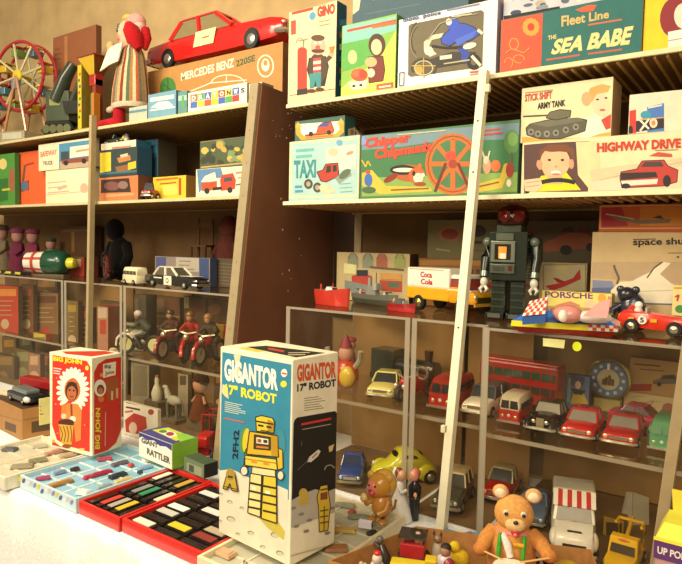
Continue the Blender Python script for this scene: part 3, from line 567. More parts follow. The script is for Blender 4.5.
# --- red toy boat
def hull(t, L, W, H, lower, upper, split=.5, name='hull'):
    m = MB(); rg = []
    for u, w in ((-.5, .62), (-.46, .78), (-.25, .96), (0, 1), (.2, .9), (.36, .6), (.46, .26), (.5, .04)):
        x = u*L; hw = w*W/2; sheer = H*(1+.22*max(0, u)*2)
        rg.append([(x*.94, 0, 0), (x*.95, -hw*.7, 0), (x*.98, -hw*.9, sheer*split), (x, -hw, sheer), (x, -hw*.85, sheer), (x, 0, sheer*.98), (x, hw*.85, sheer), (x, hw, sheer), (x*.98, hw*.9, sheer*split), (x*.95, hw*.7, 0)])
    m.rings(rg, lambda i, j: (lower, lower, upper[0], upper[1], upper[2], upper[2], upper[1], upper[0], lower, lower)[j]); return m.build(name, t)
P = onZ(335, 305, Z); s = mpp(P)
t = thing('toy_boat', 'red tin boat with cream gunwale and little cabin, at the case end', 'toy boat', (P.x, P.y-.01, Z), rad(-12))
L = 47*s; hull(t, L, L*.38, L*.32, 'c8382a:g', ('c8382a:g', 'd8c8a0:g', '8a8468:g'))
part('cabin', t, 'hexa', [(-.2*L, -.09*L, .25*L), (.08*L, -.09*L, .25*L), (.08*L, .09*L, .25*L), (-.2*L, .09*L, .25*L)], [(-.14*L, -.07*L, .39*L), (.03*L, -.07*L, .37*L), (.03*L, .07*L, .37*L), (-.14*L, .07*L, .39*L)], ('d8d4c8:g', '3a3c40:g', 'd8d4c8:g', '3a3c40:g', 'e8e4d8:g', '444444'))
part('flag', t, 'box', (-.40*L, 0, .36*L), (.05*L, .01*L, .14*L), 'b83a2c'); part('mast', t, 'cyl', (-.02*L, 0, .38*L), (-.02*L, 0, .47*L), .01*L, 'c84838:g')
part('bow_light', t, 'ell', (.3*L, 0, .30*L), (.04*L, .04*L, .03*L), 'e0c070:m')
# --- grey ship
P = onZ(380, 302, Z); s = mpp(P)
t = thing('toy_ship', 'grey tin warship with turrets in front of the arched picture box', 'toy ship', (P.x+.032, P.y-.085, Z), rad(-18))
L = 66*s; hull(t, L, L*.17, L*.14, '4a4a3e:g', ('6a6a5c:g', '5c5c50:g', '787262:g'))
part('superstructure', t, 'box', (-.05*L, 0, .20*L), (.22*L, .09*L, .13*L), '8a8a80:g', taper=.8); part('funnel', t, 'cyl', (-.12*L, 0, .26*L), (-.13*L, 0, .38*L), .03*L, '9a9688:g', r1=.025*L); part('bridge', t, 'box', (.05*L, 0, .26*L), (.08*L, .11*L, .1*L), 'a8a498:g')
part('mast', t, 'cyl', (.02*L, 0, .25*L), (.02*L, 0, .46*L), .007*L, '6a4a38')
for x in (-.32, .22):
    g = part('turret', t, 'cyl', (x*L, 0, .135*L), (x*L, 0, .20*L), .05*L, '8a867a:g', r1=.035*L)
    for y in (-.015, .015): part('gun_barrel', g, 'cyl', (x*L, y*L, .18*L), ((x+(.13 if x > 0 else -.1))*L, y*L, .2*L), .008*L, '3a3a34', n=6)
part('lifeboat', t, 'ell', (-.2*L, -.07*L, .17*L), (.05*L, .02*L, .02*L), 'b8402c:g')
# --- small red and grey speedboat
P = onZ(412, 309, Z); s = mpp(P)
t = thing('toy_boat', 'small grey and red launch beside the soft drink truck', 'toy boat', (P.x+.012, P.y-.085, Z), rad(-16))
L = 36*s; hull(t, L, L*.3, L*.2, 'b82c2c:g', ('9a2426:g', '3c3c40:g', '5a5a5c:g'))
part('cabin', t, 'box', (-.08*L, 0, .27*L), (.3*L, .17*L, .14*L), '5a5854:g', taper=.75); part('windscreen', t, 'box', (.12*L, 0, .25*L), (.03*L, .18*L, .1*L), 'a8b0b0:g'); part('figure', t, 'ell', (-.3*L, 0, .26*L), (.05*L, .05*L, .07*L), 'c88a70')
# --- soft drink delivery truck
P = onZ(446, 309, Z); s = mpp(P)
t = thing('toy_truck', 'yellow and white soft drink delivery truck, facing the robot', 'toy truck', (P.x+.05, P.y-.075, Z), rad(-17))
L = 90*s; W = L*.36; H = L*.44
m = MB(); m.box((-.18*L, 0, .19*L), (.62*L, W, .13*L), 'e8a818:g'); o = m.build('lower_body', t, .004)
m = MB(); m.box((-.18*L, 0, .355*L), (.62*L, W*.98, .215*L), 'f2ead6:g'); cb = m.build('cargo_box', t, .006)
a = Art(cb, Matrix.Identity(4), V((0, -W*.49, 0)), V((0, -1, 0)))
m = MB()
uv, fs = text_mesh('Coca'); m.add([(-.28*L+u*.17*L, -W*.49-.0012, .36*L+v*.06*L) for u, v in uv], fs, 'c02a20')
uv, fs = text_mesh('Cola'); m.add([(-.27*L+u*.17*L, -W*.49-.0012, .285*L+v*.06*L) for u, v in uv], fs, 'c02a20')
m.box((-.2*L, -W*.492, .445*L), (.5*L, .001, .01*L), 'b8a888'); m.build('script_lettering', cb)
m = MB(); st = [(.13, 1, .12, .28), (.3, 1, .12, .28), (.42, .94, .12, .25), (.46, .84, .14, .2)]
m.rings([section(x*L, w*W/2, a_*L, c*L, 0, .95) for x, w, a_, c in st], 'e4a01c:g'); m.build('cab', t)
part('windscreen', t, 'hexa', [(.13*L, -W*.46, .26*L), (.40*L, -W*.43, .255*L), (.40*L, W*.43, .255*L), (.13*L, W*.46, .26*L)], [(.13*L, -W*.42, .36*L), (.30*L, -W*.38, .36*L), (.30*L, W*.38, .36*L), (.13*L, W*.42, .36*L)], '8a3a30:g')
m = MB(); m.box((.205*L, 0, .385*L), (.19*L, W*.84, .045*L), 'f2ead6:g', taper=.86); m.build('cab_roof', t, .004)
m = MB(); m.box((.27*L, 0, .253*L), (.3*L, W*.98, .012*L), 'f0e8d4:g'); m.build('belt_strip', t)
m = MB(); m.box((.455*L, 0, .16*L), (.02*L, W*.7, .06*L), '8a7a40:m'); m.build('grille', t)
for s_ in (-1, 1): part('headlight', t, 'ell', (.455*L, s_*W*.38, .19*L), (.015*L, .03*L, .03*L), 'efe4c0:m', 10)
part('bumper', t, 'box', (.475*L, 0, .115*L), (.02*L, W, .03*L), 'c89030:g')
wheels(t, L, W, .085*L, (-.3*L, .3*L), hub='c8a860:m')
# --- robot
P = onZ(510, 318, Z); s = mpp(P)
t = thing('toy_robot', 'dark green tin robot with a clear red-lit dome and chest screen', 'robot', (P.x, P.y-.005, Z), rad(6))
s = mpp(V(t.location)+V((0, 0, .1)))
def rb(nm, x0, y0, x1, y1, d, key, y=0, bevel=.003, par=None):
    m = MB(); m.box((((x0+x1)/2-510)*s, y, (318-(y0+y1)/2)*s), ((x1-x0)*s, d, (y1-y0)*s), key); return m.build(nm, par or t, bevel)
dk = '20291f:g'
bd = rb('torso', 491, 232, 528, 280, .075, dk); rb('head_plate', 497, 225, 521, 233, .06, '424a3a:g')
fr = rb('screen_frame', 493, 241, 517, 262, .008, '9aa08c:m', -.040, .002, bd); rb('screen', 497, 244, 513, 259.5, .004, '241c14:g', -.043, .001, bd); rb('screen_picture', 501, 246.5, 509, 258, .003, 'e89c30', -.0445, 0, bd); rb('screen_picture', 502.5, 253, 508.5, 258.4, .003, 'ece0c0', -.0455, 0, bd)
rb('name_plate', 498, 233.5, 515, 240.5, .006, '5a6050:g', -.039, .001, bd); pn = rb('control_panel', 493, 263.5, 517, 273, .008, '7a806c:m', -.040, .002, bd); rb('button', 511, 265, 514.5, 270, .004, '5a241c:g', -.045, 0, pn); rb('dial', 496, 266, 507, 270, .004, '40443a:g', -.045, 0, pn)
m = MB(); T = Matrix.Translation(V((0, 0, 85*s)))
for i in range(14):
    m.box((18.7*s*(1), 0, (318-277+i*3)*s), (.002, .06, .002), '20281c')
m.build('side_vents', bd)
m = MB(); m.lathe([(15*s, 0), (15.5*s, 4*s), (15*s, 13*s), (12*s, 17.5*s), (5*s, 20*s), (.5*s, 20.3*s)], 'c8a090:clear', 20, T @ Matrix.Translation(V((0, 0, 8*s)))); m.build('dome', t)
for x in (-7, 7):
    q_ = part('lamp_disc', t, 'lathe', [(6.2*s, 0), (6.2*s, 2*s), (4*s, 2.4*s)], 'a83430:g', 14, Matrix.Translation(V((x*s, -.012, 102*s))) @ Matrix.Rotation(math.pi/2, 4, 'X')); part('disc_rim', q_, 'ring', (x*s, -.015, 102*s), 5*s, .9*s, 'd89080:g', 'Y', 16)
part('brain_block', t, 'box', (0, .012, 99*s), (18*s, .022, 10*s), '7a2420:g')
for sd in (-1, 1):
    x = sd*23*s
    ar = part('arm', t, 'tube', [(sd*18*s, 0, 78*s), (x, 0, 77*s), (x+sd*2*s, -.004, 60*s), (x+sd*1.5*s, -.022, 42*s)], [6*s, 7*s, 5.5*s, 4.2*s], dk, 10)
    part('shoulder_cap', ar, 'ell', (x, -.012, 76*s), (5*s, 6*s, 5*s), '6a7460:g', 12); part('wrist_band', ar, 'cyl', (x+sd*1.6*s, -.018, 46*s), (x+sd*1.5*s, -.022, 41*s), 5*s, '8a9484:m')
    h = part('hand', t, 'ell', (x+sd*1.5*s, -.024, 36*s), (4*s, 3.5*s, 5*s), 'e4ddc8:g', 12)
    for k in (-1, 1): part('claw', h, 'tube', [(x+sd*1.5*s, -.024, 33*s), (x+sd*1.5*s+k*3.6*s, -.028, 29*s), (x+sd*1.5*s+k*1.6*s, -.032, 25*s)], [2.2*s, 2*s, 1*s], 'e4ddc8:g', 7)
    lg = MB(); lg.box((sd*9.5*s, 0, 22*s), (14.5*s, .058, 33*s), dk); l_ = lg.build('leg', t, .004)
    for k in range(4): part('leg_rib', l_, 'box', (sd*9.5*s, -.03, (12+k*7)*s), (13*s, .004, 2*s), '323c2e:g')
    part('foot', t, 'box', (sd*10*s, -.012, 3.4*s), (18*s, .095, 6.8*s), '1a2018:g', bevel=.003)
    part('toe_plate', t, 'box', (sd*10*s, -.061, 4*s), (12*s, .004, 4*s), '8a9088:m')
# --- tin racing boat
t = thing('toy_speedboat', 'long flat tin speedboat with yellow side stripe and blue chequered deck', 'toy boat', onZ(565, 326, Z), 0)
O = V(t.location); g = lambda x, y, z=0: (onZ(x, y, Z+z)-O)
zt_ = .030
top = [g(511, 319, zt_), g(518, 314, zt_), g(532, 311, zt_), g(580, 313, zt_), g(608, 316, zt_), g(622, 321, zt_), g(618, 325, zt_), g(560, 322, zt_)]
def ringz(z, k): 
    c = sum(top, V())/len(top); return [V((c.x+(p.x-c.x)*k, c.y+(p.y-c.y)*k, z)) for p in top]
m = MB(); m.rings([ringz(.0, .86), ringz(.012, .97), ringz(.014, 1.0), ringz(.027, .99), ringz(.050, .62)], lambda i, j: ('a82420:g', '8a2420:g', 'f0dc28:g', '3f6fbc:g')[i] if not (i == 3 and j in (3, 4, 5)) else 'eadfd4:g', False); hl = m.build('hull', t)
def chequer(nm, a, b, c, d, nu, nv, k1='d84a38:g', k2='f4ecdc:g'):
    m = MB()
    for i in range(nu):
        for j in range(nv):
            f = lambda u, v: a.lerp(b, u).lerp(d.lerp(c, u), v)
            m.add([f(i/nu, j/nv), f((i+1)/nu, j/nv), f((i+1)/nu, (j+1)/nv), f(i/nu, (j+1)/nv)], [(0, 1, 2, 3)], k1 if (i+j) % 2 else k2)
    return m.build(nm, hl)
A0_, A3_ = ringz(.027, .99), ringz(.050, .62); o_ = V((0, -.0008, .0012)); B0_ = ringz(.0135, 1.003)
chequer('chequered_nose', B0_[7].lerp(B0_[6], .5)+o_, B0_[6]+o_, A0_[6]+o_, A0_[7].lerp(A0_[6], .5)+o_, 7, 2); chequer('chequered_nose', B0_[6]+o_, B0_[5]+o_, A0_[5]+o_, A0_[6]+o_, 3, 2)
r0 = g(522, 316, .045); r1 = g(545, 314, .05); r2 = r1+V((-.01, .05, .035)); r3 = r0+V((.0, .05, .03)); chequer('chequered_tail', r0, r1, r2, r3, 7, 5)
m = MB(); m.hexa([r0+V((0, .004, -.02)), r1+V((0, .004, -.02)), r2+V((0, .006, -.05)), r3+V((0, .006, -.05))], [r0+V((0, .002, -.003)), r1+V((0, .002, -.003)), r2+V((0, .002, -.003)), r3+V((0, .002, -.003))], '3f6fbc:g'); m.build('tail_ramp', hl)
m = MB(); m.ell(g(568, 314, .05), (.034, .028, .02), 'd88c80:g', 14); m.build('cockpit', t)
m = MB(); m.ell(g(563, 316, .068), (.009, .009, .012), 'f0e0cc', 10); m.build('driver', t)
m = MB(); c_ = g(592, 317, .047); m.ell(c_, (.042, .02, .014), 'ead8cc:g', 12); m.build('engine_cover', t)
m = MB(); c_ = g(592, 317, .052); m.hexa([c_+V((-.02, 0, 0)), c_+V((.03, 0, 0)), c_+V((.03, .004, 0)), c_+V((-.02, .004, 0))], [c_+V((.015, 0, .035)), c_+V((.035, 0, .04)), c_+V((.035, .004, .04)), c_+V((.015, .004, .035))], 'e8a8a0:g'); m.build('tail_fin', t)
# --- red racing car
P = onZ(650, 333, Z); s = mpp(P)
t = thing('toy_race_car', 'red open racing car number 5 with a white-helmeted driver', 'toy race car', (P.x+.03, P.y-.005, Z), rad(-6))
L = 84*s; W = .3*L; H = .2*L
m = MB(); st = [(-.5, .5, .10, .2), (-.44, .8, .07, .25), (-.1, .96, .06, .24), (.2, .9, .06, .22), (.42, .6, .07, .18), (.5, .25, .1, .15)]
m.rings([section(x*L, w*W/2, a_*L, c*L, .01*L) for x, w, a_, c in st], 'd8321c:g'); bd = m.build('body', t)
m = MB(); T = Matrix.Translation(V((-.2*L, -W*.49, .165*L))) @ Matrix.Rotation(math.pi/2, 4, 'X'); m.lathe([(.05*L, -.003), (.05*L, .0045)], 'f4ecdc:g', 16, T)
uv, fs = text_mesh('5'); m.add([(-.222*L+u*.044*L, -W*.49-.0056, .135*L+v*.06*L) for u, v in uv], fs, '1c1814'); m.build('race_number', bd); m = MB()
m.box((-.08*L, -W*.49, .165*L), (.07*L, .004, .04*L), 'e8a828:g'); m.box((-.33*L, -W*.47, .165*L), (.06*L, .004, .04*L), 'e8a828:g'); m.box((.3*L, -W*.40, .16*L), (.16*L, .004, .035*L), 'f0e8dc:g'); m.build('trim_patches', bd)
part('windscreen', t, 'box', (-.18*L, 0, .275*L), (.02*L, W*.6, .06*L), 'b8b0a4:g')
part('driver', t, 'ell', (-.29*L, 0, .25*L), (.05*L, .055*L, .06*L), 'd8cfc0'); part('helmet', t, 'ell', (-.29*L, 0, .325*L), (.048*L, .045*L, .045*L), 'f2ecdc:g')
wheels(t, L, W*1.1, .085*L, (-.32*L, .14*L), hub='c8b898:m')
# --- dark figure toy behind the racing car
P = onZ(660, 316, Z)
t = thing('toy_figure', 'dark blue-black round toy with a red disc, behind the racing car', 'toy figure', (P.x-.012, .122, Z), 0); s = mpp(V(t.location))
part('body', t, 'ell', (0, 0, 18*s), (13*s, 10*s, 18*s), '2c2c3c:g'); part('head', t, 'ell', (-5*s, -2*s, 33*s), (9*s, 8*s, 8*s), '26262f:g')
for x in (-11, 3): part('ear', t, 'ell', (x*s, -2*s, 38*s), (4*s, 2.5*s, 4*s), '30303c:g')
part('red_disc', t, 'lathe', [(6.5*s, 0), (6.5*s, 3*s), (4*s, 3.6*s)], 'c83024:g', 16, Matrix.Translation(V((4*s, -9*s, 18*s))) @ Matrix.Rotation(math.pi/2, 4, 'X')); part('arm', t, 'tube', [(-10*s, -3*s, 22*s), (-17*s, -6*s, 17*s), (-18*s, -8*s, 13*s)], 4*s, '2c2c3c:g', 8)
# ================================================================== INSIDE THE RIGHT CASES, GLASS SHELF
Z = ZCS+.001
GC = 'tin cars on the glass shelf of the right cases'
def sh(px, py, dy=0): P = onZ(px, py, Z); return (P.x, max(P.y, -.03)+dy, Z)
car('toy_car', 'pale yellow tin sedan with black windows, in the left acrylic case', 'toy car', sh(375, 398, .068), -72, .19, .088, .072, 'e6dc7c', group=GC)
t = thing('toy_motorcycle', 'red toy motor tricycle beside the pale yellow sedan', 'toy tricycle', sh(402, 403, .06), rad(-95))
part('body', t, 'ell', (-.02, 0, .045), (.055, .032, .03), '9a2024:g'); part('fuel_tank', t, 'ell', (.03, 0, .06), (.03, .016, .016), 'b82830:g')
for x, y in ((.06, 0), (-.05, .03), (-.05, -.03)): part('wheel', t, 'ring', (x, y, .026), .019, .007, '201816', 'Y', 18)
part('handlebar', t, 'tube', [(.03, -.04, .085), (.045, 0, .07), (.03, .04, .085)], .003, 'c8c0b0:m'); part('horn_ring', t, 'ring', (.0, .035, .085), .018, .004, 'b8b0a0:m', 'X', 18)
for y in (-.014, .014): part('lamp', t, 'ell', (.065, y, .05), (.008, .009, .009), 'f0d8d0:m', 8)
minibus('toy_minibus', 'red tin minibus with rounded roof left of the white post', 'toy minibus', sh(440, 411, .075), -88, .17, .08, .092, 'b42a24', 'a82822', group=GC)
car('toy_car', 'white hooded tin saloon with grey roof right of the white post', 'toy car', sh(474, 418, .085), -88, .19, .08, .078, 'e8dcc0', '4a4c50', 'wagon', group=GC)
minibus('toy_minibus', 'small red tin van with a cream roof, by the case corner', 'toy van', sh(508, 425.5, .055), -88, .12, .062, .078, 'b83028', 'e8dcb8', group=GC)
car('toy_car', 'black vintage limousine with a brassy grille and round lamps', 'toy car', sh(537, 436, .06), -89, .15, .076, .07, '241c1a', style='old', glass='9a9482:g', group=GC)
car('toy_car', 'red tin convertible-style sedan right of the black limousine', 'toy car', sh(576, 441, .07), -88, .17, .08, .066, 'c4221e', glass='8a8478:g', group=GC)
car('toy_car', 'red tin sedan with long pale bumper, left of the green coach', 'toy car', sh(618, 447, .075), -89, .18, .08, .062, 'b42424', glass='8a8478:g', group=GC, trim='d8d4b8:m')
minibus('toy_minibus', 'mint green rounded tin coach at the right end of the shelf', 'toy coach', sh(662, 453, .07), -91, .15, .06, .072, '5aa070', '62a878', '6a9a78:g', group=GC)
car('toy_car', 'pink tin car low behind the two red sedans', 'toy car', (-.272, .225, Z), -8, .16, .07, .055, 'b83050', group=GC)
# double decker
t = thing('toy_bus', 'long red double-decker tin bus with green window band at the back', 'toy bus', (-.605, .235, Z), rad(-4)); L = .24; W = .07; H = .13
part('body', t, 'box', (0, 0, H*.53), (L, W, H*.9), 'a02820:g', bevel=.006)
for k, z in enumerate((.42, .74)):
    m = MB()
    for s_ in (-1, 1): m.box((0, s_*W*.5, H*z), (L*.94, .003, H*.17), ('3a3a30:g', '2c4a34:g')[k])
    for i in range(8):
        for s_ in (-1, 1): m.box((-.42*L+i*.12*L, s_*W*.5, H*z), (.004, .005, H*.17), '8a2c20:g')
    m.build('window_band', t)
part('roof', t, 'box', (0, 0, H*1.0), (L*.98, W*.92, H*.06), 'b8362c:g', bevel=.003); wheels(t, L, W, .016, (-.08, .08))
# dark train behind yellow car
t = thing('toy_locomotive', 'dark tin locomotive at the back of the left acrylic case', 'toy locomotive', (-1.0, .236, Z), rad(-4)); 
part('boiler', t, 'cyl', (-.02, 0, .06), (.12, 0, .06), .032, '242824:g', n=16); part('cab', t, 'box', (-.07, 0, .065), (.09, .075, .10), '2a302a:g', bevel=.003); part('chassis', t, 'box', (.01, 0, .022), (.26, .07, .018), '1c1c1a'); part('chimney', t, 'cyl', (.09, 0, .085), (.09, 0, .125), .011, '1c1e1c:g', r1=.015)
wheels(t, .26, .08, .02, (-.08, 0, .08), hub='6a3a30:g')
# colourful toy left end
t = thing('toy_figure', 'red and yellow clown-like toy partly hidden by the blue robot box', 'toy figure', (-1.12, .06, Z), 0)
part('body', t, 'ell', (0, 0, .05), (.045, .035, .05), 'b83a28:g'); part('belly', t, 'ell', (.018, -.02, .045), (.03, .02, .035), 'd0b038:g'); part('head', t, 'ell', (0, 0, .115), (.026, .024, .028), 'c8907c'); part('hat', t, 'cyl', (0, 0, .135), (0, 0, .175), .022, '8a2838', r1=.004)
for x in (-.05, .05): part('arm', t, 'tube', [(x*.7, 0, .075), (x*1.2, -.01, .10), (x*1.3, -.015, .13)], .009, 'a8a088', 7)
t = thing('toy_figure', 'small mauve and grey figure behind the pale yellow sedan', 'toy figure', (-1.19, .19, Z), 0)
part('body', t, 'lathe', [(.03, 0), (.026, .04), (.014, .09), (.01, .1)], '8a6070'); part('head', t, 'ell', (0, 0, .118), (.018, .018, .02), 'b89080'); part('hat', t, 'ell', (0, 0, .137), (.02, .02, .01), 'a83848')
# wall clock disc, figure box, two boxes
t = thing('toy_clock', 'round clock with a blue dial and golden rim leaning at the back', 'clock', (-.33, .325, Z), 0); c_ = onY(609, 379, .325); z_ = c_.z-Z; r_ = 21*mpp(c_); t.location.x = c_.x
T = Matrix.Translation(V((0, 0, z_))) @ Matrix.Rotation(math.pi/2, 4, 'X')
part('rim', t, 'lathe', [(r_, -.012), (r_, .01), (r_*.9, .014), (r_*.82, .008)], 'b0a468:m', 32, T); part('dial', t, 'lathe', [(r_*.83, 0), (r_*.83, .009)], '5a70a0', 32, T); part('dial_centre', t, 'lathe', [(r_*.5, 0), (r_*.5, .0105)], 'b8b088', 24, T)
m = MB()
for i in range(12):
    q_ = math.pi/6*i; m.box((r_*.67*math.sin(q_), -.010, z_+r_*.67*math.cos(q_)), (r_*.14, .003, r_*.14), 'c8c4a0')
m.build('hour_marks', t)
m = MB()
for x, h in ((-.2, .26), (-.08, .36), (.06, .46), (.2, .3)): m.box((x*r_, -.0125, z_-r_*.3+h*r_/2+.05*r_), (.1*r_, .003, h*r_), '5a4018')
m.build('dial_picture', t)
m = MB(); m.box((0, -.012, z_+r_*.62), (.006, .003, r_*.3), 'f0ecd8'); m.build('clock_hand', t); part('stand', t, 'box', (0, .0, (z_-r_)/2+.002), (.07, .03, z_-r_+.004), 'a89858')
b = box('toy_box', 'blue picture box with a yellow-skirted figure left of the clock', 'toy box', 566.5, 590, 374, .27, Z, .025, card('5c6c90', '46506c'))
a = b.front(); a.e('3a4a78', 577, 380, 8, 7); a.p('c8b048', [(570, 404), (574, 392), (583, 392), (590, 404)]); a.e('d8b898', 578, 385, 3, 4); a.p('20283c', [(571, 388), (586, 391), (582, 395), (574, 394)]); a.p('7a9aa0', [(568, 378), (571, 378), (570, 402), (567, 402)]); a.done()
b = box('toy_box', 'lower cream box with faint red print at right end of the shelf', 'toy box', 624, 690, 391, .352, Z, .03, card('d0bc8c', 'a89060'))
z2 = b.top; a = b.front(); a.l('b86a58', [(636, 404), (654, 401), (648, 408)], 1.2); a.lines('b89c70', 628, 397, 668, 395, 12, 3, .8); a.e('a86858', 668, 408, 6, 5); a.done()
b = box('toy_box', 'upper tan and red box with a grey car drawing, behind the coach', 'toy box', 630, 700, 357, .354, z2+.0005, .03, card('b08c58', '8a6a40'))
a = b.front(); a.p('9a2c20', [(630, 384), (652, 384), (651, 391), (630, 391)]); a.car('6a5c4c', 653, 386, 684, 385, 11, '3a3830'); a.l('6a4020', [(634, 364), (660, 366)], 1.6); a.l('7a5030', [(640, 369), (664, 371)], 1.2); a.done()
# ================================================================== LEFT UNIT, TOP SHELF
Z = ZLT+.001
def at(px, py, Y): return onY(px, py, Y)
# --- tan car box with red car on it
b = box('toy_box', 'long tan car box printed in white, carrying the big red toy car', 'toy box', 148, 283, 72, .19, Z, .13, card('b88444', '7a4c28', 'a8783c'))
zb = b.top
a = b.front(); a.t('f2e6c8', 'MERCEDES BENZ', 181, 81, 234, 67, 8, 9); a.t('2f5a34', '220SE', 236, 67, 255, 61, 6.5); a.e('f0e2c4', 265.5, 66, 8.5, 11.5); a.e('b88444', 265.5, 66, 7.2, 10); a.e('f0e2c4', 265.5, 65, 4, 6.5); a.e('b88444', 265.5, 63, 2, 3)
a.e('3f7a34', 168, 88, 8, 11); a.l('2a5224', [(163, 84), (174, 92)], 1); a.l('2a5224', [(168, 78), (168, 98)], 1)
a.arc('f0e2c4', 228, 84, 17, 9, 1, 190, 350); a.l('f0e2c4', [(184, 94), (211, 83)], 1); a.l('f0e2c4', [(211, 83), (247, 80)], 1); a.l('f0e2c4', [(226, 83), (227, 76)], .9); a.done()
Pc = at(222, 62, .23); s = mpp(Pc)
L = 1.245*.36
x0 = at(152, 60, .235).x; x1 = at(287, 40, .235).x; L = x1-x0
t = car('toy_car', 'big glossy red tin sedan with a paper tag on its door', 'toy car', ((x0+x1)/2, .262, zb+.001), 0, L, .125, L*.25, 'd8201c', style='sedan', glass='8a7a54:g', hood=1)
dt = MB(); T = Matrix.Identity(4); dt.hexa([(-.10*L, -.0665, .075*L), (.05*L, -.0665, .075*L), (.05*L, -.0655, .075*L), (-.10*L, -.0655, .075*L)], [(-.08*L, -.0665, .15*L), (.07*L, -.0665, .15*L), (.07*L, -.0655, .15*L), (-.08*L, -.0655, .15*L)], 'f0e8a4')
dt.box((-.005*L, -.067, .113*L), (.05*L, .001, .008*L), 'c8703c'); dt.build('price_tag', t)
# --- small boxes in front of it
b = box('toy_box', 'pale blue vehicle box with a blue cab, by the letter block box', 'toy box', 148, 176, 95, .03, Z, .06, card('6f9cb0', '4c7c8c', '8ab0b8'))
a = b.front(); a.q('d4dccc', 150, 98, 174, 94.5, 4); a.p('c4d4d0', [(150, 108), (158, 102), (168, 101), (173, 105), (173, 108)]); a.l('e8e4d0', [(150, 110.5), (175, 107)], 1.4); a.done()
b = box('toy_box', 'narrow teal and green box between vehicle box and letter blocks', 'toy box', 178, 187, 92, .035, Z, .06, card('5c8c88', '4a7c70', '98b8a8'))
a = b.front(); a.q('a8c4b8', 178, 96, 187, 95, 5); a.l('5c9c50', [(183, 96), (183, 108)], 2.5); a.done()
b = box('toy_box', 'flat cream box edge under the striped doll', 'toy box', 129, 147, 108, .03, Z, .03, card('b4b8a0', '8a9484'))
a = b.front(); a.l('5a8494', [(128, 112.5), (148, 109.5)], 2.5); a.done()
b = box('toy_box', 'white box printed with rows of bright alphabet blocks', 'toy box', 188, 247, 93, .03, Z, .07, card('e8e0c8', 'c4b898', 'd8d0b8'))
a = b.front(); cl = ['d85a38', '5a9c4c', '4a6ab0', 'd8b838', 'c83c30', 'e8d050', '3f62b0', 'e4e0d0']
for i in range(8):
    x = 190.5+i*7; y = 95-i*1.12; a.q(cl[i], x, y, x+6.7, y-1.05, 6.9); a.q(cl[(i*3+2) % 8], x, y+7.4, x+6.7, y+6.35, 6.2)
    a.t('f4ecd8' if i not in (5, 7) else '3a3a60', 'DRAYONWS'[i], x+1.3, y+6, x+5.4, y+5.4, 5, None, 0, .05)
a.done()
b = box('toy_box', 'white end box with a little red figure beside letter blocks', 'toy box', 249, 262, 84, .028, Z, .06, card('d8d4c0', '8a8468', 'c8c4a8'))
a = b.front(); a.e('b0383c', 258, 93, 4, 5); a.p('5a8a54', [(250, 86), (256, 84), (256, 92), (250, 94)]); a.e('7a8ab0', 253, 100, 2.5, 3.5); a.l('8a3438', [(257, 98), (260, 104)], 2); a.done()
# --- doll
P = at(126, 116, .07); s = mpp(P)
t = thing('toy_doll', 'standing doll with red pigtails, striped dress and white apron', 'doll', (P.x, .09, Z), 0)
s = mpp(V(t.location)); yb_ = proj(V(t.location))[1]+1
X = lambda px: (px-126)*s*1.12
Zz = lambda py: (yb_-py)*s
def cone(name, rows, key, n=36, y0=0, par=None):
    m = MB(); m.rings([[(X(cx)+X(126+rx)*math.cos(2*math.pi*j/n), y0+X(126+ry)*math.sin(2*math.pi*j/n), Zz(py)) for j in range(n)] for py, cx, rx, ry in rows], key); return m.build(name, par or t)
stp = ['b4a078', '8a3a2c', 'c8b890', '5a6a50', 'a87848', 'd0c098', 'b85c34', '6a6a58', '9c8458']
dr = cone('dress', [(97, 127, 19.5, 14), (95, 127, 20, 14.5), (80, 127, 19, 13.5), (64, 128, 16, 12), (52, 129, 13.5, 10), (44, 129, 11, 8.5), (39, 129, 7.5, 6)], lambda i, j: stp[j % 9]+':f')
cone('hem_frill', [(100, 127, 19, 13.5), (97, 127, 20.3, 15), (94.5, 127, 19.8, 14.2)], 'c8b89c:f', 24)
m = MB(); ap = [(112, 40), (131, 38), (130, 57), (118, 59), (106, 63.5)]
fr = [V((X(x), -.055-(y-38)*.0010, Zz(y))) for x, y in ap]; m.add(fr+[p+V((0, .006, 0)) for p in fr], [(0, 1, 2, 3, 4), (9, 8, 7, 6, 5)]+[(i, (i+1) % 5, 5+(i+1) % 5, 5+i) for i in range(5)], 'ece0c0:f'); m.build('apron', t)
hd = part('head', t, 'ell', (X(124), -.005, Zz(26)), (X(137), .034, X(139)), 'e0b090', 18)
part('nose', hd, 'ell', (X(114.5), -.014, Zz(27)), (X(129), .008, X(128.6)), 'd89078', 10); part('cheek', hd, 'ell', (X(119), -.033, Zz(30)), (X(129), .006, X(128.5)), 'd87868', 10)
part('eye', hd, 'ell', (X(117), -.032, Zz(22.5)), (X(127.5), .005, X(127.8)), '28343c:g', 8); part('green_bead', hd, 'ell', (X(115.5), -.020, Zz(17)), (X(128), .006, X(128)), '3a5a3a:g', 8)
m = MB(); m.ell((X(134), .0, Zz(17)), (X(137), .036, X(134)), 'd89a8c:f', 16); m.ell((X(127), -.004, Zz(11.5)), (X(133), .03, X(129.5)), 'd8b060:f', 14); m.ell((X(137), .0, Zz(21)), (X(134), .03, X(136)), 'e0b8a8:f', 14); m.build('bonnet', t)
m = MB(); m.tube([(X(134), -.034, Zz(21)), (X(138), -.038, Zz(27)), (X(142), -.032, Zz(36)), (X(145), -.022, Zz(45))], [X(130), X(133), X(133.5), X(129.5)], 'b41c20:f', 10); m.tube([(X(144), .01, Zz(24)), (X(147), .01, Zz(34)), (X(147), .0, Zz(45))], [X(130), X(130), X(128)], 'b41c20:f', 8); m.build('pigtails', t)
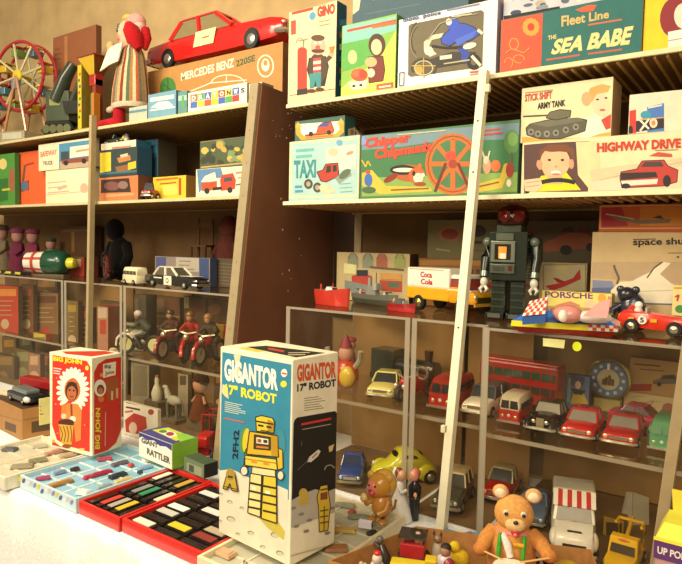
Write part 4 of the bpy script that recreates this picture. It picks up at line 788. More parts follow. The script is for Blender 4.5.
for dy in (-.03, .02):
    m = MB(); m.tube([(X(122), dy, Zz(48)), (X(116), dy-.012, Zz(47)), (X(112), dy-.018, Zz(43))], [X(130), X(129.5), X(128.5)], 'c83c3c:f', 8); ar = m.build('arm', t)
    part('hand', ar, 'ell', (X(112), dy-.018, Zz(38.5)), (X(130), .016, X(130.5)), 'd8a068', 12)
for dx, dy, c1 in ((0, -.035, 'a81c24'), (20, .02, '6a4a38')):
    m = MB(); m.cyl((X(120+dx), dy, Zz(116)), (X(121+dx), dy, Zz(96)), X(131.5), c1+':f', r1=X(131)); l_ = m.build('leg', t)
    if not dx: part('boot', l_, 'tube', [(X(122), dy, Zz(112.5)), (X(110), dy-.008, Zz(113.5)), (X(99), dy-.014, Zz(114)), (X(93), dy-.016, Zz(114.5))], [X(131), X(130.5), X(130), X(127.5)], 'b4202a:f', 10)
    else: part('shoe', l_, 'ell', (X(136), dy-.005, Zz(113)), (X(132), .02, X(130)), 'd0c4b0', 10)
m = MB(); m.ell((X(112), -.05, Zz(100.5)), (X(131), .012, X(129)), 'b8a48c:f', 12); m.build('petticoat_bow', t)
def settle(root, z):
    low = min((o.parent.location.z if o.parent is root else o.parent.parent.location.z)+v.co.z for o in root.children_recursive for v in o.data.vertices)
    root.location.z += z-low
settle(t, Z)
# --- brown carton
b = box('carton', 'reddish brown upright carton behind the ferris wheel', 'carton', 53, 96, 38, .20, Z, .03, card('8c5230', '6a3c24', '9a6038'))
a = b.front(); a.l('a87040', [(66, 36), (66, 132)], 3); a.lines('6a3a20', 55, 50, 62, 48, 10, 3, 1); a.done()
# --- hopper toy
P = at(92, 128, .05); s = mpp(P)
t = thing('tin_hopper', 'tin loading toy with a yellow funnel on a lettered yellow tower', 'tin toy', (P.x-.005, .07, Z), 0)
s = mpp(V(t.location)); yc_ = proj(V(t.location))[1]
X = lambda px: (px-92)*s; Zz = lambda py: max(0, (yc_-py)*s)
m = MB(); m.hexa([(X(89.5), -.022, Zz(77)), (X(98), -.022, Zz(77)), (X(98), .022, Zz(77)), (X(89.5), .022, Zz(77))], [(X(79), -.05, Zz(60)), (X(107), -.05, Zz(60)), (X(107), .05, Zz(60)), (X(79), .05, Zz(60))], ('c8a428:g', '7a4a20:g', '8a5a24:g', 'b8902c:g', '5a3418', '8a5a24:g')); fn = m.build('funnel', t)
m = MB()
for (xa, ya), (xb, yb) in (((-1, -1), (1, -1)), ((1, -1), (1, 1)), ((1, 1), (-1, 1)), ((-1, 1), (-1, -1))):
    f = lambda x, y: (X(93+14*x), .05*y, Zz(60)); m.tube([f(xa, ya), f(xb, yb)], .004, '8a3020:g', 6)
m.build('funnel_rim', fn)
part('chute', t, 'box', (X(93.5), 0, Zz(81)), (X(102), .04, Zz(119)), 'a82420:g', bevel=.003); part('post', t, 'box', (X(96), 0, Zz(106)), (X(97), .035, Zz(83)), '8a3a24:g')
m = MB(); m.box((X(81), -.02, Zz(99)), (X(98.5), .05, Zz(68.5)), ('c8b428:g', '7a6420:g')); tw = m.build('tower', t)
m = MB()
for k in range(8): m.box((X(81)+.003*(-1)**k, -.0455, Zz(76+k*6)), (.012, .001, .011), ('b8402c', '3a6a40', '2a4a7a')[k % 3])
m.build('tower_lettering', tw); part('panel', t, 'box', (X(91), .0, Zz(112)), (X(96.5), .03, Zz(100)), '4a6a50:g'); part('panel', t, 'box', (X(99.5), -.02, Zz(112)), (X(96.5), .03, Zz(100)), 'b87428:g')
part('base', t, 'box', (X(91), 0, .004), (X(118), .12, .008), '9a8430:g')
# --- ferris wheels
def ferris(label, cx, cy, Rpx, ybase, Y, keyr='a8242c:g', ang=-12):
    P = at(cx, ybase, Y); s = mpp(P); t = thing('toy_ferris_wheel', label, 'toy ferris wheel', (P.x, Y, Z), rad(-ang))
    R = Rpx*s; zc = (ybase-cy)*s; w = .075; nm = 16
    hub = part('axle', t, 'cyl', (0, -w*.7, zc), (0, w*.7, zc), .008, 'c8b030:m')
    for y in (-w/2, w/2):
        rm = part('rim', t, 'ring', (0, y, zc), R, .0085, keyr, 'Y', 36)
        for k in range(8):
            q = math.pi*k/4+.2; part('spoke', t, 'tube', [(0, y, zc), (R*math.cos(q), y, zc+R*math.sin(q))], .006, 'c4bc90:g', 5)
    for k in range(8):
        q = math.pi*k/4+.3; p = V((R*.86*math.cos(q), 0, zc+R*.86*math.sin(q)))
        c = part('gondola', t, 'box', p+V((0, 0, -.018)), (.046, w*.75, .034), ('c8a828:g', '4a7480:g', '6a8a3c:g')[k % 3], bevel=.003); part('canopy', c, 'box', p+V((0, 0, .012)), (.046, w*.75, .006), ('b83028:g', 'c8b02c:g')[k % 2])
        part('passenger', c, 'ell', p+V((0, -.006, .0)), (.009, .009, .012), 'b08a6c', 8)
    part('hub_disc', t, 'lathe', [(.03, 0), (.028, .006), (.01, .01)], 'd0b828:g', 14, Matrix.Translation(V((0, -w*.6, zc))) @ Matrix.Rotation(math.pi/2, 4, 'X')); part('drive_box', t, 'box', (-.008, -w*.62, zc-.04), (.045, .02, .05), '5a7c90:g')
    for y in (-w*.72, w*.72):
        for x in (-1, 1): part('leg', t, 'tube', [(0, y, zc), (x*R*.45, y*1.15, .05)], .007, 'b07a4c:g', 6)
    b_ = part('base', t, 'box', (0, 0, .025), (R*1.0, .16, .05), '9c9270:g', bevel=.002); part('base_print', b_, 'box', (0, -.0805, .027), (R*.8, .001, .03), 'b8b49c')
    return t
ferris('red-rimmed tin ferris wheel in front of the brown carton', 26, 72, 33, 137, .09)
ferris('second tin ferris wheel, cut off by the left picture edge', -14, 84, 31, 141, .10, '8a2024:g')
# dark crane
P = at(59, 130, .06); s = mpp(P)*1.35
t = thing('toy_excavator', 'dark green tin excavator right of the ferris wheel', 'tin toy', (P.x, .08, Z), rad(20))
part('cab', t, 'box', (0, 0, 22*s), (20*s, .08, 22*s), '3a4430:g', bevel=.004); part('boom', t, 'tube', [(-2*s, -.02, 26*s), (6*s, -.03, 42*s), (13*s, -.03, 52*s)], [6*s, 5*s, 4*s], '2e3628:g', 8); part('jib', t, 'tube', [(12*s, -.03, 24*s), (20*s, -.03, 40*s)], 3*s, '3c4230:g', 7)
part('bucket', t, 'box', (15*s, -.03, 20*s), (12*s, .05, 9*s), '2a2c24:g', taper=1.3)
for y in (-.035, .035):
    tr = part('track', t, 'tube', [(-13*s, y, 5*s), (-10*s, y, 9.5*s), (10*s, y, 9.5*s), (13*s, y, 5*s), (10*s, y, 1.6*s), (-10*s, y, 1.6*s)], 1.6*s, '20241c', 6, None, True)
    for k in range(4): part('wheel', tr, 'cyl', ((-9+6*k)*s, y-.01, 5.5*s), ((-9+6*k)*s, y+.01, 5.5*s), 3.2*s, '5a5c38:g')
part('window', t, 'box', (-2*s, -.0405, 26*s), (9*s, .002, 7*s), '8a8a4c:g')
# ================================================================== LEFT UNIT, MIDDLE SHELF
Z = ZLM+.001
def simple(label, x0, x1, yt, Y, Zb, d, cols, fn=None, cat='toy box', name='toy_box'):
    b = box(name, label, cat, x0, x1, yt, Y, Zb, d, cols, bevel=.0008)
    if fn: a = b.front(); fn(a); a.done()
    return b
simple('green box at the left end of the shelf with a yellow circle', -10, 14.5, 156, .03, Z, .025, card('4a8a34', '386a2c'), lambda a: (a.e('d8c478', 3, 164, 4, 5.5), a.e('9a5a40', 12, 180, 3, 12), a.p('2c6a28', [(-5, 180), (8, 178), (8, 200), (-5, 203)]), a.l('c8b838', [(2, 190), (10, 189)], 2)))
simple('bright orange box with a small ladder truck drawing', 18, 45, 153, .062, Z, .05, card('e0602c', 'b84c24', 'c85a2c'), lambda a: (a.p('8a3c24', [(21, 183), (29, 180), (29, 190), (21, 192)]), a.l('6a4a40', [(23, 182), (25, 165)], 2.2), a.e('5a6a80', 24.5, 186, 4, 5), a.l('a8302c', [(26, 165), (34, 163)], 2), a.e('f0c0a0', 19, 200, 1.5, 2.5)))
b = simple('plain cream box with pale red line drawings, lower of two', 45.5, 92, 171, .03, Z, .12, card('ecdcb4', 'c8b488', 'd8c898'), lambda a: (a.lines('c89078', 48, 183, 70, 181, 10, 3, .8), a.e('d8a88c', 84, 188, 4, 5), a.l('d8a490', [(58, 189), (66, 186)], 3), a.l('d8b090', [(46, 195), (90, 191)], .8)))
simple('cream and blue truck box lying on the plain cream box', 38.5, 93, 145, .025, b.top+.0005, .032, card('e8d8b4', 'b89c74', 'c8b890'), lambda a: (a.p('4a88a8', [(59, 144), (93, 139.5), (93, 168), (59, 170)]), a.p('b8a084', [(60, 162), (92, 158), (92, 167), (60, 169)]), a.p('ecdcc0', [(70, 147), (93, 144), (93, 155), (70, 158)]), a.p('3a4448', [(61, 152), (69, 151), (69, 160), (61, 161)]), a.p('8a4a38', [(62, 160), (93, 156), (93, 161), (62, 164)]), a.e('282420', 66, 163, 2.4, 2.6), a.e('282420', 84, 161, 2.4, 2.6), a.t('c86048', 'SAFEWAY', 40.5, 157.5, 57, 154.5, 5.5), a.t('5a5048', 'TRUCK', 43, 165.5, 53, 164.5, 4), a.l('b88c78', [(76, 151.5), (91, 149)], 2)))
b = simple('orange window box at the foot of the stack beside the post', 99, 138, 178, .03, Z, .07, card('c87848', '6a4030'), lambda a: (a.p('3a2820', [(101, 180), (129, 178), (131, 192), (101, 193)]), a.e('7a4a44', 112, 186, 8, 4.5), a.e('8a6a60', 123, 185, 5, 4), a.l('e09868', [(106, 196), (134, 194)], 2.5)))
b = simple('dark box with yellow corner and vehicles, middle of the stack', 99.5, 137, 151, .028, b.top+.0005, .075, card('2c3c3c', '285068'), lambda a: (a.p('d8c02c', [(100, 153), (111, 152), (111, 171), (100, 173)]), a.p('b87840', [(117, 158), (130, 155), (131, 160), (119, 163)]), a.p('8a5c34', [(115, 167), (130, 164), (131, 170), (117, 173)]), a.p('c8b898', [(120, 155), (128, 153), (128, 156), (121, 158)]), a.p('e0b828', [(128, 163), (136, 161), (136, 168), (128, 170)]), a.l('3a6a80', [(100, 174), (137, 171)], 2)))
b2 = simple('flat white-edged tray box at the top of the stack', 101, 136, 144, .028, b.top+.0005, .075, card('dccab0', '286078', '4a4438'), lambda a: a.l('b86048', [(112, 148.5), (131, 146.5)], 2))
zt2 = b2.top
car('toy_car', 'dark grey tin car on the flat tray box', 'toy car', (b2.C.x+.05, .075, zt2+.001), -5, .13, .05, .04, '3c4438', style='pick')
t = thing('toy_figure', 'small white and yellow figure leaning on the dark grey car', 'toy figure', (b2.C.x+.135, .06, zt2+.001), 0); part('body', t, 'lathe', [(.010, 0), (.013, .014), (.007, .024)], 'c8c0b4:g'); part('head', t, 'ell', (0, 0, .029), (.009, .009, .008), 'a8889c'); part('collar', t, 'ell', (-.008, -.01, .018), (.008, .007, .01), 'd8d030:g')
simple('deep teal upright box right of the vehicle stack', 140, 158, 141, .125, Z, .10, card('2c5c74', '4a4434'), lambda a: (a.q('387890', 140, 146, 157, 145, 8), a.q('8aa49c', 141, 162, 146, 161.5, 12), a.p('1c3848', [(148, 158), (157, 157), (157, 190), (148, 192)])))
simple('small bright yellow box lying behind the red fire truck toy', 153, 186, 177.5, .085, Z, .09, card('e0bc2c', 'a87c38', 'c8a43c'), lambda a: (a.l('c85a2c', [(156, 180), (178, 178)], 1.8), a.l('a8502c', [(160, 184), (176, 182.5)], 1.3), a.p('e8e060', [(162, 186), (176, 184), (178, 194), (164, 195)]), a.l('c83c28', [(180, 178), (180, 195)], 2.5)))
t = car('toy_truck', 'red fire truck toy with dark wheels in front of the yellow box', 'toy truck', (onY(150, 198, .04).x, .041, Z), -75, .062, .046, .068, '9a3430', style='pick', roof='5a4450')
b = simple('white tanker truck box with a red lorry, at the shelf end', 196, 262, 169.5, .05, Z, .10, card('ece0bc', 'a89468', 'c8b88c'), lambda a: (a.p('5a82a8', [(197, 169.5), (221, 167), (224, 178), (212, 178), (199, 193)]), a.p('e8dcc4', [(201, 182), (205, 176), (215, 172), (217, 182)]), a.p('b84c24', [(201, 183), (217, 181), (217, 190), (202, 191)]), a.p('c04030', [(220, 180), (222, 175), (233, 173), (236, 180), (235, 189), (221, 191)]), a.p('4a4a50', [(224, 178), (232, 177), (232, 181), (224, 182)]), a.e('282420', 207, 191, 2.6, 3), a.e('282420', 230, 190, 2.6, 3), a.l('282420', [(213, 189), (222, 188)], 3), a.l('c87860', [(236, 173), (254, 171)], 2), a.l('c88870', [(238, 178), (256, 176)], 1.6), a.l('5a6a50', [(236, 185), (256, 181)], 1.6), a.e('c08868', 250, 186, 4, 2)))
simple('picture box with green soldiers and yellow flashes, on the tanker box', 200, 262, 141.5, .055, b.top+.0005, .09, card('4a5638', '5a4c34', '8a7a54'), lambda a: [a.e(random.choice(['2c4028', '6a7a40', 'b89a48', '38382c', '7a8a5c', 'c8a850']), random.uniform(204, 256), 155-((_k % 30))*.2+random.uniform(-8, 8), random.uniform(2, 5), random.uniform(2, 5), random.uniform(0, 90)) for _k in range(34)]+[a.l('b8985c', [(201, 167.5), (259, 161.5)], 1.6), a.l('8a7a54', [(201, 142), (259, 133.5)], 1.6), a.l('d8c47c', [(252, 137), (257, 152)], 2)])
# ================================================================== LEFT UNIT, ON TOP OF THE CASES
Z = ZL3+.001
P = onY(46, 276, .10); s = mpp(P)
t = thing('toy_space_capsule', 'tin space capsule, white and red barrel with green nose and yellow tip', 'tin toy', (P.x, .14, Z), rad(24))
T = Matrix.Translation(V((-2*s, 0, 13.5*s))) @ Matrix.Rotation(math.pi/2, 4, 'Y')
m = MB(); m.lathe([(8.5*s, -27*s), (10*s, -26*s), (11*s, -12*s), (11.5*s, -4*s)], lambda i, j: 'e8dcc8:g' if j % 4 else 'b84c40:g', 24, T); m.build('barrel', t)
m = MB(); m.lathe([(12.2*s, -5*s), (12.8*s, 2*s), (12.4*s, 12*s), (10*s, 17*s), (6*s, 19*s)], '1c4a34:g', 24, T); m.build('nose_cone', t)
part('tip', t, 'lathe', [(5.5*s, 18.5*s), (5.8*s, 22*s), (4.5*s, 26*s), (1*s, 27*s)], 'd8cc30:g', 16, T); part('stripe', t, 'lathe', [(11.3*s, -17*s), (11.6*s, -14*s)], 'b84438:g', 24, T)
part('cradle', t, 'box', (-4*s, 0, 1*s), (40*s, .07, 2.2*s), '6a5a44:g')
t = thing('toy_train', 'flat black toy track vehicle with yellow plates at left edge', 'toy train', (onY(10, 274, .03).x, .032, Z), 0); part('chassis', t, 'box', (0, 0, .012), (.30, .05, .014), '24221c'); 
for x in (-.07, .03, .12): part('yellow_plate', t, 'box', (x, -.0255, .014), (.05, .002, .011), 'c8c030')
wheels(t, .3, .05, .009, (-.1, 0, .1))
def doll(label, px, Y, hpx, body, skin='b08070', hat=None):
    P = onY(px, 276, Y); s = mpp(P); t = thing('toy_figure', label, 'toy figure', (P.x, Y, Z), 0); h = hpx*s
    part('body', t, 'lathe', [(.19*h, 0), (.2*h, .1*h), (.16*h, .45*h), (.12*h, .66*h), (.06*h, .7*h)], body+':f'); part('head', t, 'ell', (0, 0, .82*h), (.13*h, .13*h, .16*h), skin)
    for x in (-1, 1): part('arm', t, 'tube', [(x*.12*h, 0, .62*h), (x*.18*h, -.03*h, .5*h), (x*.14*h, -.13*h, .40*h)], .045*h, body+':f', 7)
    part('hat', t, 'ell', (0, 0, .93*h), (.15*h, .15*h, .08*h), (hat or body)+':f')
doll('purple-clad doll, left of two beside the capsule', 18, .2, 44, '6a2c40', hat='8a4058'); doll('mauve doll directly behind the space capsule', 33, .22, 44, '7a3448', hat='8a3c54'); doll('pale grey doll at the picture edge', 2, .19, 46, '7a6a50', hat='5a4838')
doll('grey-green slim doll between the capsule and red tin box', 51, .26, 36, '6c705c', hat='4a4a3c')
simple('red tin box with a pale label, left of the tan post', 61, 84, 256, .23, Z, .08, card('8a2c1c', '5a2418', '6a4428'), lambda a: (a.q('a89068', 64, 259, 81, 259, 8), a.q('4a5a30', 62, 256.6, 83, 256.6, 2)))
simple('dim brown box high behind the red tin box', 60, 92, 226, .33, Z, .06, card('5c3c20', '3c2816'), lambda a: (a.l('8a6428', [(73, 232), (73, 252)], 3), a.l('7a5424', [(60, 231), (90, 230)], 2)))
t = thing('toy_hoop', 'dark red toy wheel leaning right of the tan post', 'toy hoop', (onY(103, 268, .08).x, .10, Z), rad(-25)); part('tyre', t, 'ring', (0, 0, .062), .05, .011, '4a1c18:g', 'Y', 24)
for k in range(4): part('spoke', t, 'tube', [(-.05*math.cos(k*.785), 0, .062-.05*math.sin(k*.785)), (.05*math.cos(k*.785), 0, .062+.05*math.sin(k*.785))], .005, '6a2820:g', 5)
part('foot', t, 'box', (0, 0, .006), (.05, .04, .012), '2a1c14')
P = onY(118, 282, .2); s = mpp(P); t = thing('toy_figure', 'tall black shaggy gorilla-like toy above the white van', 'toy figure', (P.x, .21, Z), 0)
part('body', t, 'ell', (0, 0, 22*s), (13*s, 10*s, 22*s), '0c0806:f', 16); part('head', t, 'ell', (-4*s, -3*s, 50*s), (10*s, 9*s, 11*s), '0b0706:f', 14)
for x in (-1, 1): part('arm', t, 'tube', [(x*11*s, 0, 36*s), (x*18*s, -3*s, 24*s), (x*15*s, -6*s, 12*s)], 5*s, '0c0806:f', 8); part('leg', t, 'ell', (x*7*s, -4*s, 5*s), (6*s, 8*s, 5*s), '0a0605:f')
P = onY(137, 284, .05); t = minibus('toy_van', 'cream tin van standing behind the black and white police car', 'toy van', (onY(136, 285, .055).x-.015, .06, Z), 180-6, .115, .056, .075, 'e8dcb0', 'e8dcb0', '4a443a:g')
x0 = onY(146, 285, .05).x; x1 = onY(205, 288, .05).x
t = car('toy_car', 'black and white tin police car with a round badge on its door', 'toy car', ((x0+x1)/2, .058, Z), -6, x1-x0, .075, .085, '1c1a18', 'e4dcc0', style='sedan', glass='5a5444:g')
L = x1-x0; m = MB(); m.box((0, -.0382, .031), (.15*L, .0012, .036), 'e4dcc0:g'); m.lathe([(.0135, .0), (.0135, .0018)], 'f0e8d0', 14, Matrix.Translation(V((0, -.0382, .031))) @ Matrix.Rotation(math.pi/2, 4, 'X')); m.lathe([(.010, .0), (.010, .0022)], '2a2a28', 14, Matrix.Translation(V((0, -.0382, .031))) @ Matrix.Rotation(math.pi/2, 4, 'X')); m.lathe([(.006, .0), (.006, .0026)], 'e8dcb8', 14, Matrix.Translation(V((0, -.0382, .031))) @ Matrix.Rotation(math.pi/2, 4, 'X')); m.box((-.2*L, -.0375, .039), (.16*L, .001, .005), 'd8d0b0'); m.box((.3*L, 0, .0515), (.24*L, .05, .0014), 'e4dcc0:g'); m.build('door_badge', t)
simple('grey-blue book-like box set behind the police car', 155, 210, 256, .19, Z, .04, card('8a7a70', '42506c'), lambda a: (a.p('b0a490', [(176, 256), (199, 257), (199, 272), (176, 272)]), a.p('3c4c74', [(199, 257), (209, 258), (209, 287), (200, 286)]), a.l('4a5478', [(157, 262), (166, 262)], 2), a.lines('6a6058', 179, 261, 195, 261.5, 8, 3, .8), a.p('4a5078', [(156, 257), (166, 257), (166, 270), (156, 269)])))
simple('dark dotted grey box right of the blue-spined box', 214, 242, 258, .24, Z, .03, card('5c4c38', '3c2c20'), lambda a: a.lines('786850', 213, 263, 240, 265, 20, 7, .8))
P = onY(200, 257, .3); t = thing('toy_chair', 'small wooden doll chair standing behind the grey-blue box', 'doll chair', (P.x, .31, Z), rad(15)); s = mpp(P); q = lambda v: v*s
part('seat', t, 'box', (0, 0, q(38)), (q(20), .07, q(2)), '5c3418'); part('backrest', t, 'box', (0, .03, q(59)), (q(18), .008, q(4)), '7a4a20')
for x in (-8, 8):
    for y in (-.03, .03): part('leg', t, 'cyl', (q(x), y, 0), (q(x), y, q(38)), q(1.5), '5a3418', n=8)
    part('back_post', t, 'cyl', (q(x), .03, q(38)), (q(x), .03, q(66)), q(1.4), '6a3c1c', n=8)
t = thing('stuffed_toy', 'dusky pink stuffed toy slumped right of the doll chair', 'stuffed toy', (onY(216, 262, .3).x+.04, .33, Z), 0); s = mpp(onY(216, 262, .3)); part('body', t, 'ell', (0, 0, 28*s), (13*s, 10*s, 28*s), '6a3830:f', 14); part('head', t, 'ell', (1*s, 0, 58*s), (11*s, 9*s, 12*s), '6c3a30:f', 14)
for x in (-1, 1): part('arm', t, 'tube', [(x*9*s, 0, 42*s), (x*15*s, -3*s, 30*s)], 4*s, '64342c:f', 7)
# ================================================================== LEFT CASES: GLASS SHELF (about 1.0) AND FLOOR
Z = 1.001
def motorbike(label, px, hd, body, rider, helmet, wheel='c8bc98', dy=0, sc=1.2):
    P = onY(px, 362, .06+dy); t = thing('toy_motorcycle', label, 'toy motorcycle', (P.x, .06+dy, Z), rad(hd), 'tin motorcycles with riders in the left case'); L = .155*sc; r = .036*sc
    for x in (-.052*sc, .058*sc):
        w = part('wheel', t, 'ring', (x, 0, r), r*.82, r*.2, '28221c', 'Y', 20); part('hubcap', w, 'lathe', [(r*.7, -.004), (r*.7, .004)], wheel, 14, Matrix.Translation(V((x, 0, r))) @ Matrix.Rotation(math.pi/2, 4, 'X'))
    part('engine', t, 'ell', (0, 0, r*1.1), (.03*sc, .014*sc, .022*sc), '6a6050:m'); part('fuel_tank', t, 'ell', (.015*sc, 0, r*2.0), (.03*sc, .013*sc, .014*sc), body+':g'); part('mudguard', t, 'tube', [(.058*sc+r*math.cos(a_), 0, r+r*1.05*math.sin(a_)) for a_ in (-.2, .5, 1.2, 1.9, 2.5)], .007*sc, body+':g', 6)
    part('fork', t, 'tube', [(.058*sc, 0, r), (.036*sc, 0, r*2.5)], .005*sc, 'b8ac90:m', 6); part('handlebar', t, 'tube', [(.022*sc, -.03*sc, r*2.6), (.038*sc, 0, r*2.5), (.022*sc, .03*sc, r*2.6)], .0032*sc, 'a89c80:m', 5); part('headlight', t, 'ell', (.05*sc, 0, r*2.25), (.008*sc, .010*sc, .010*sc), 'e8e0c8:m', 8); part('exhaust', t, 'tube', [(0, -.014*sc, r*.8), (-.06*sc, -.016*sc, r*.7)], .005*sc, 'a8a08c:m', 6)
    m = MB(); m.tube([(-.028*sc, 0, r*2.1), (-.024*sc, 0, r*2.6), (.0, 0, r*3.3), (.008, 0, r*3.5)], [.015*sc, .018*sc, .017*sc, .008*sc], rider, 8)
    for y in (-1, 1):
        m.tube([(.0, y*.015*sc, r*3.2), (.012*sc, y*.026*sc, r*2.85), (.026*sc, y*.026*sc, r*2.75)], [.007*sc, .006*sc, .005*sc], rider, 6); m.tube([(-.026*sc, y*.011*sc, r*2.2), (.008*sc, y*.019*sc, r*1.9), (-.006*sc, y*.019*sc, r*.7)], [.009*sc, .008*sc, .006*sc], rider, 6)
    rd = m.build('rider', t); part('rider_head', t, 'ell', (.014*sc, 0, r*3.85), (.012*sc, .011*sc, .014*sc), 'b88a6c', 10); part('helmet', t, 'ell', (.012*sc, 0, r*4.05), (.0145*sc, .014*sc, .0125*sc), helmet+':g', 12)
motorbike('white tin motorcycle with a white-helmeted rider, leftmost of the row', 141, 205, 'e0d8c0', '3c4438', 'ece4d4', 'd0cc8c', .03)
motorbike('dark red motorcycle, second of the row, big cream front wheel', 172, -72, '8a2c20', '5a3428', '4a3a2c', 'd8c8a0', .07, 1.3)
motorbike('bright red motorcycle with a red-vested rider, third of the row', 191, -60, 'c42820', 'a83424', '8a5a24', '6a5a4c', .075, 1.3)
motorbike('red motorcycle turned sideways, nearest the side panel', 210, -75, 'b82c24', '4c4030', 'a87830', 'c8bc90', .075, 1.3)
motorbike('grey motorcycle with a khaki rider behind the dark red one', 184, -65, '4a4a3c', '6a5c38', 'a87c38', '6a6450', .2, .62)
simple('red and yellow boxed set behind the rightmost motorcycle', 213, 247, 323, .262, Z, .04, card('c8a438', '8a3020'), lambda a: (a.p('b8301c', [(224, 324), (232, 325), (231, 345), (222, 344)]), a.p('a83020', [(238, 324), (246, 325), (246, 344), (238, 343)])))
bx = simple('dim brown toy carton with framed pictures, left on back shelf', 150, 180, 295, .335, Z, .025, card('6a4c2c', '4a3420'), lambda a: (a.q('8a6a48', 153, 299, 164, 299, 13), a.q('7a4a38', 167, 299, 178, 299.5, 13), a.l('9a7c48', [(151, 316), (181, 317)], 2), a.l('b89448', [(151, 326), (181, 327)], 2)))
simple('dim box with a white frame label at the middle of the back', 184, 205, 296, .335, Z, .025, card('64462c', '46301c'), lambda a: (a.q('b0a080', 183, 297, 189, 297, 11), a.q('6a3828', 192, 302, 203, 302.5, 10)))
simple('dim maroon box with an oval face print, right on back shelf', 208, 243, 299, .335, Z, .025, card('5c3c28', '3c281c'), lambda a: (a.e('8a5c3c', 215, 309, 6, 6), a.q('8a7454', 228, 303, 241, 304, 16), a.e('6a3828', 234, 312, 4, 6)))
simple('tall dim grey box on the left of the motorcycle case', 134, 146, 294, .20, Z, .06, card('4c4434', '342a1e'), lambda a: a.q('6a5c48', 135, 298, 138, 298, 26))
b = simple('white tray with green edge beside the white motorcycle', 115, 144, 321, .14, Z, .03, card('b0a894', '7a7464'), lambda a: (a.q('3c3c38', 117, 324.5, 141, 326, 4), a.q('8aa03c', 130, 324, 141, 325, 3)))
simple('pink and white upright box right of the tan post', 97.5, 108, 306, .05, Z, .06, card('b88468', '7a4430'), lambda a: (a.q('c8b49c', 98, 308, 107, 308, 10), a.q('b8442c', 100, 320, 106, 320, 14)))
t = thing('crumpled_paper', 'crumpled white paper beside the pink and white box', 'paper', (onY(113, 331, .03).x, .03, Z), rad(-10)); part('sheet', t, 'hexa', [(-.02, -.01, 0), (.03, -.012, 0), (.03, .012, 0), (-.02, .012, 0)], [(-.018, -.008, .016), (.028, -.01, .010), (.028, .01, .013), (-.016, .01, .020)], 'd8ccb0'); part('fold', t, 'box', (.005, 0, .02), (.03, .015, .005), 'e0d4bc', None, .1)
# blurred left stock, case shelf
rows = [(-8, 18, 284, .06, 'b83a28', 'red box with an orange band, at the left picture edge', 'd88838'), (20, 33, 284, .12, '7a4a2c', 'narrow brown box right of the red box', 'b85a3c'), (34, 58, 291, .16, '84603c', 'tan low box with dark print, in the leftmost case', '5c3424'), (66, 78, 300, .085, '7a6434', 'olive box just right of the case corner', 'a88c3c'), (79, 92, 306, .12, '6a4a34', 'brown box hard against the tan post', 'b85838')]
for x0, x1, yt, Y, c, lb, c2 in rows:
    simple(lb, x0, x1, yt, Y, Z, .024, card(c, '4a3420'), lambda a: (a.q(c2, x0+2, yt+5, x1-2, yt+5, 7), a.lines('b09870', x0+3, yt+17, x1-3, yt+17, 14, 4, .9), a.e(random.choice(['c8b088', 'a8442c', '8a8a50']), (x0+x1)/2, yt+40, 4, 5)))
Z = ZT+.0015
simple('yellow and teal little box on the shelf above the red tall box', 33, 46, 332, .025, 1.001, .03, card('8a7c38', '9a4428'), lambda a: (a.q('c8b03c', 34, 333, 45, 333, 4), a.q('5a7464', 35, 339, 44, 339, 7)))
rows = [(-8, 14, 352, .07, '5c4428', 'dark olive carton on the case floor at the picture edge', '8a6c30'), (15, 30, 348, .10, '6a5a38', 'grey-green carton with a figure print on the case floor', '8a8a5c'), (28, 40, 352, .04, '8a6448', 'pinkish carton with two pictures on the case floor', 'c09878'), (40, 50, 352, .13, '7a4a28', 'rust carton beside the red tall box', 'b87838'), (56, 92, 356, .20, '54432c', 'wide dim carton behind the red tall box', '7a6844')]
for x0, x1, yt, Y, c, lb, c2 in rows:
    simple(lb, x0, x1, yt, Y, Z, .024, card(c, '3c2c1c'), lambda a: (a.q(c2, x0+2, yt+4, x1-2, yt+4, 9), a.e(c2, (x0+x1)/2, yt+26, 5, 7), a.lines('9a8458', x0+3, yt+40, x1-3, yt+40, 8, 3, .9)))
simple('silver-grey upright box below the white motorcycle', 131, 149, 362, .10, Z, .06, card('9a9074', '6a604c'), lambda a: a.q('847a60', 133, 366, 147, 366, 30))
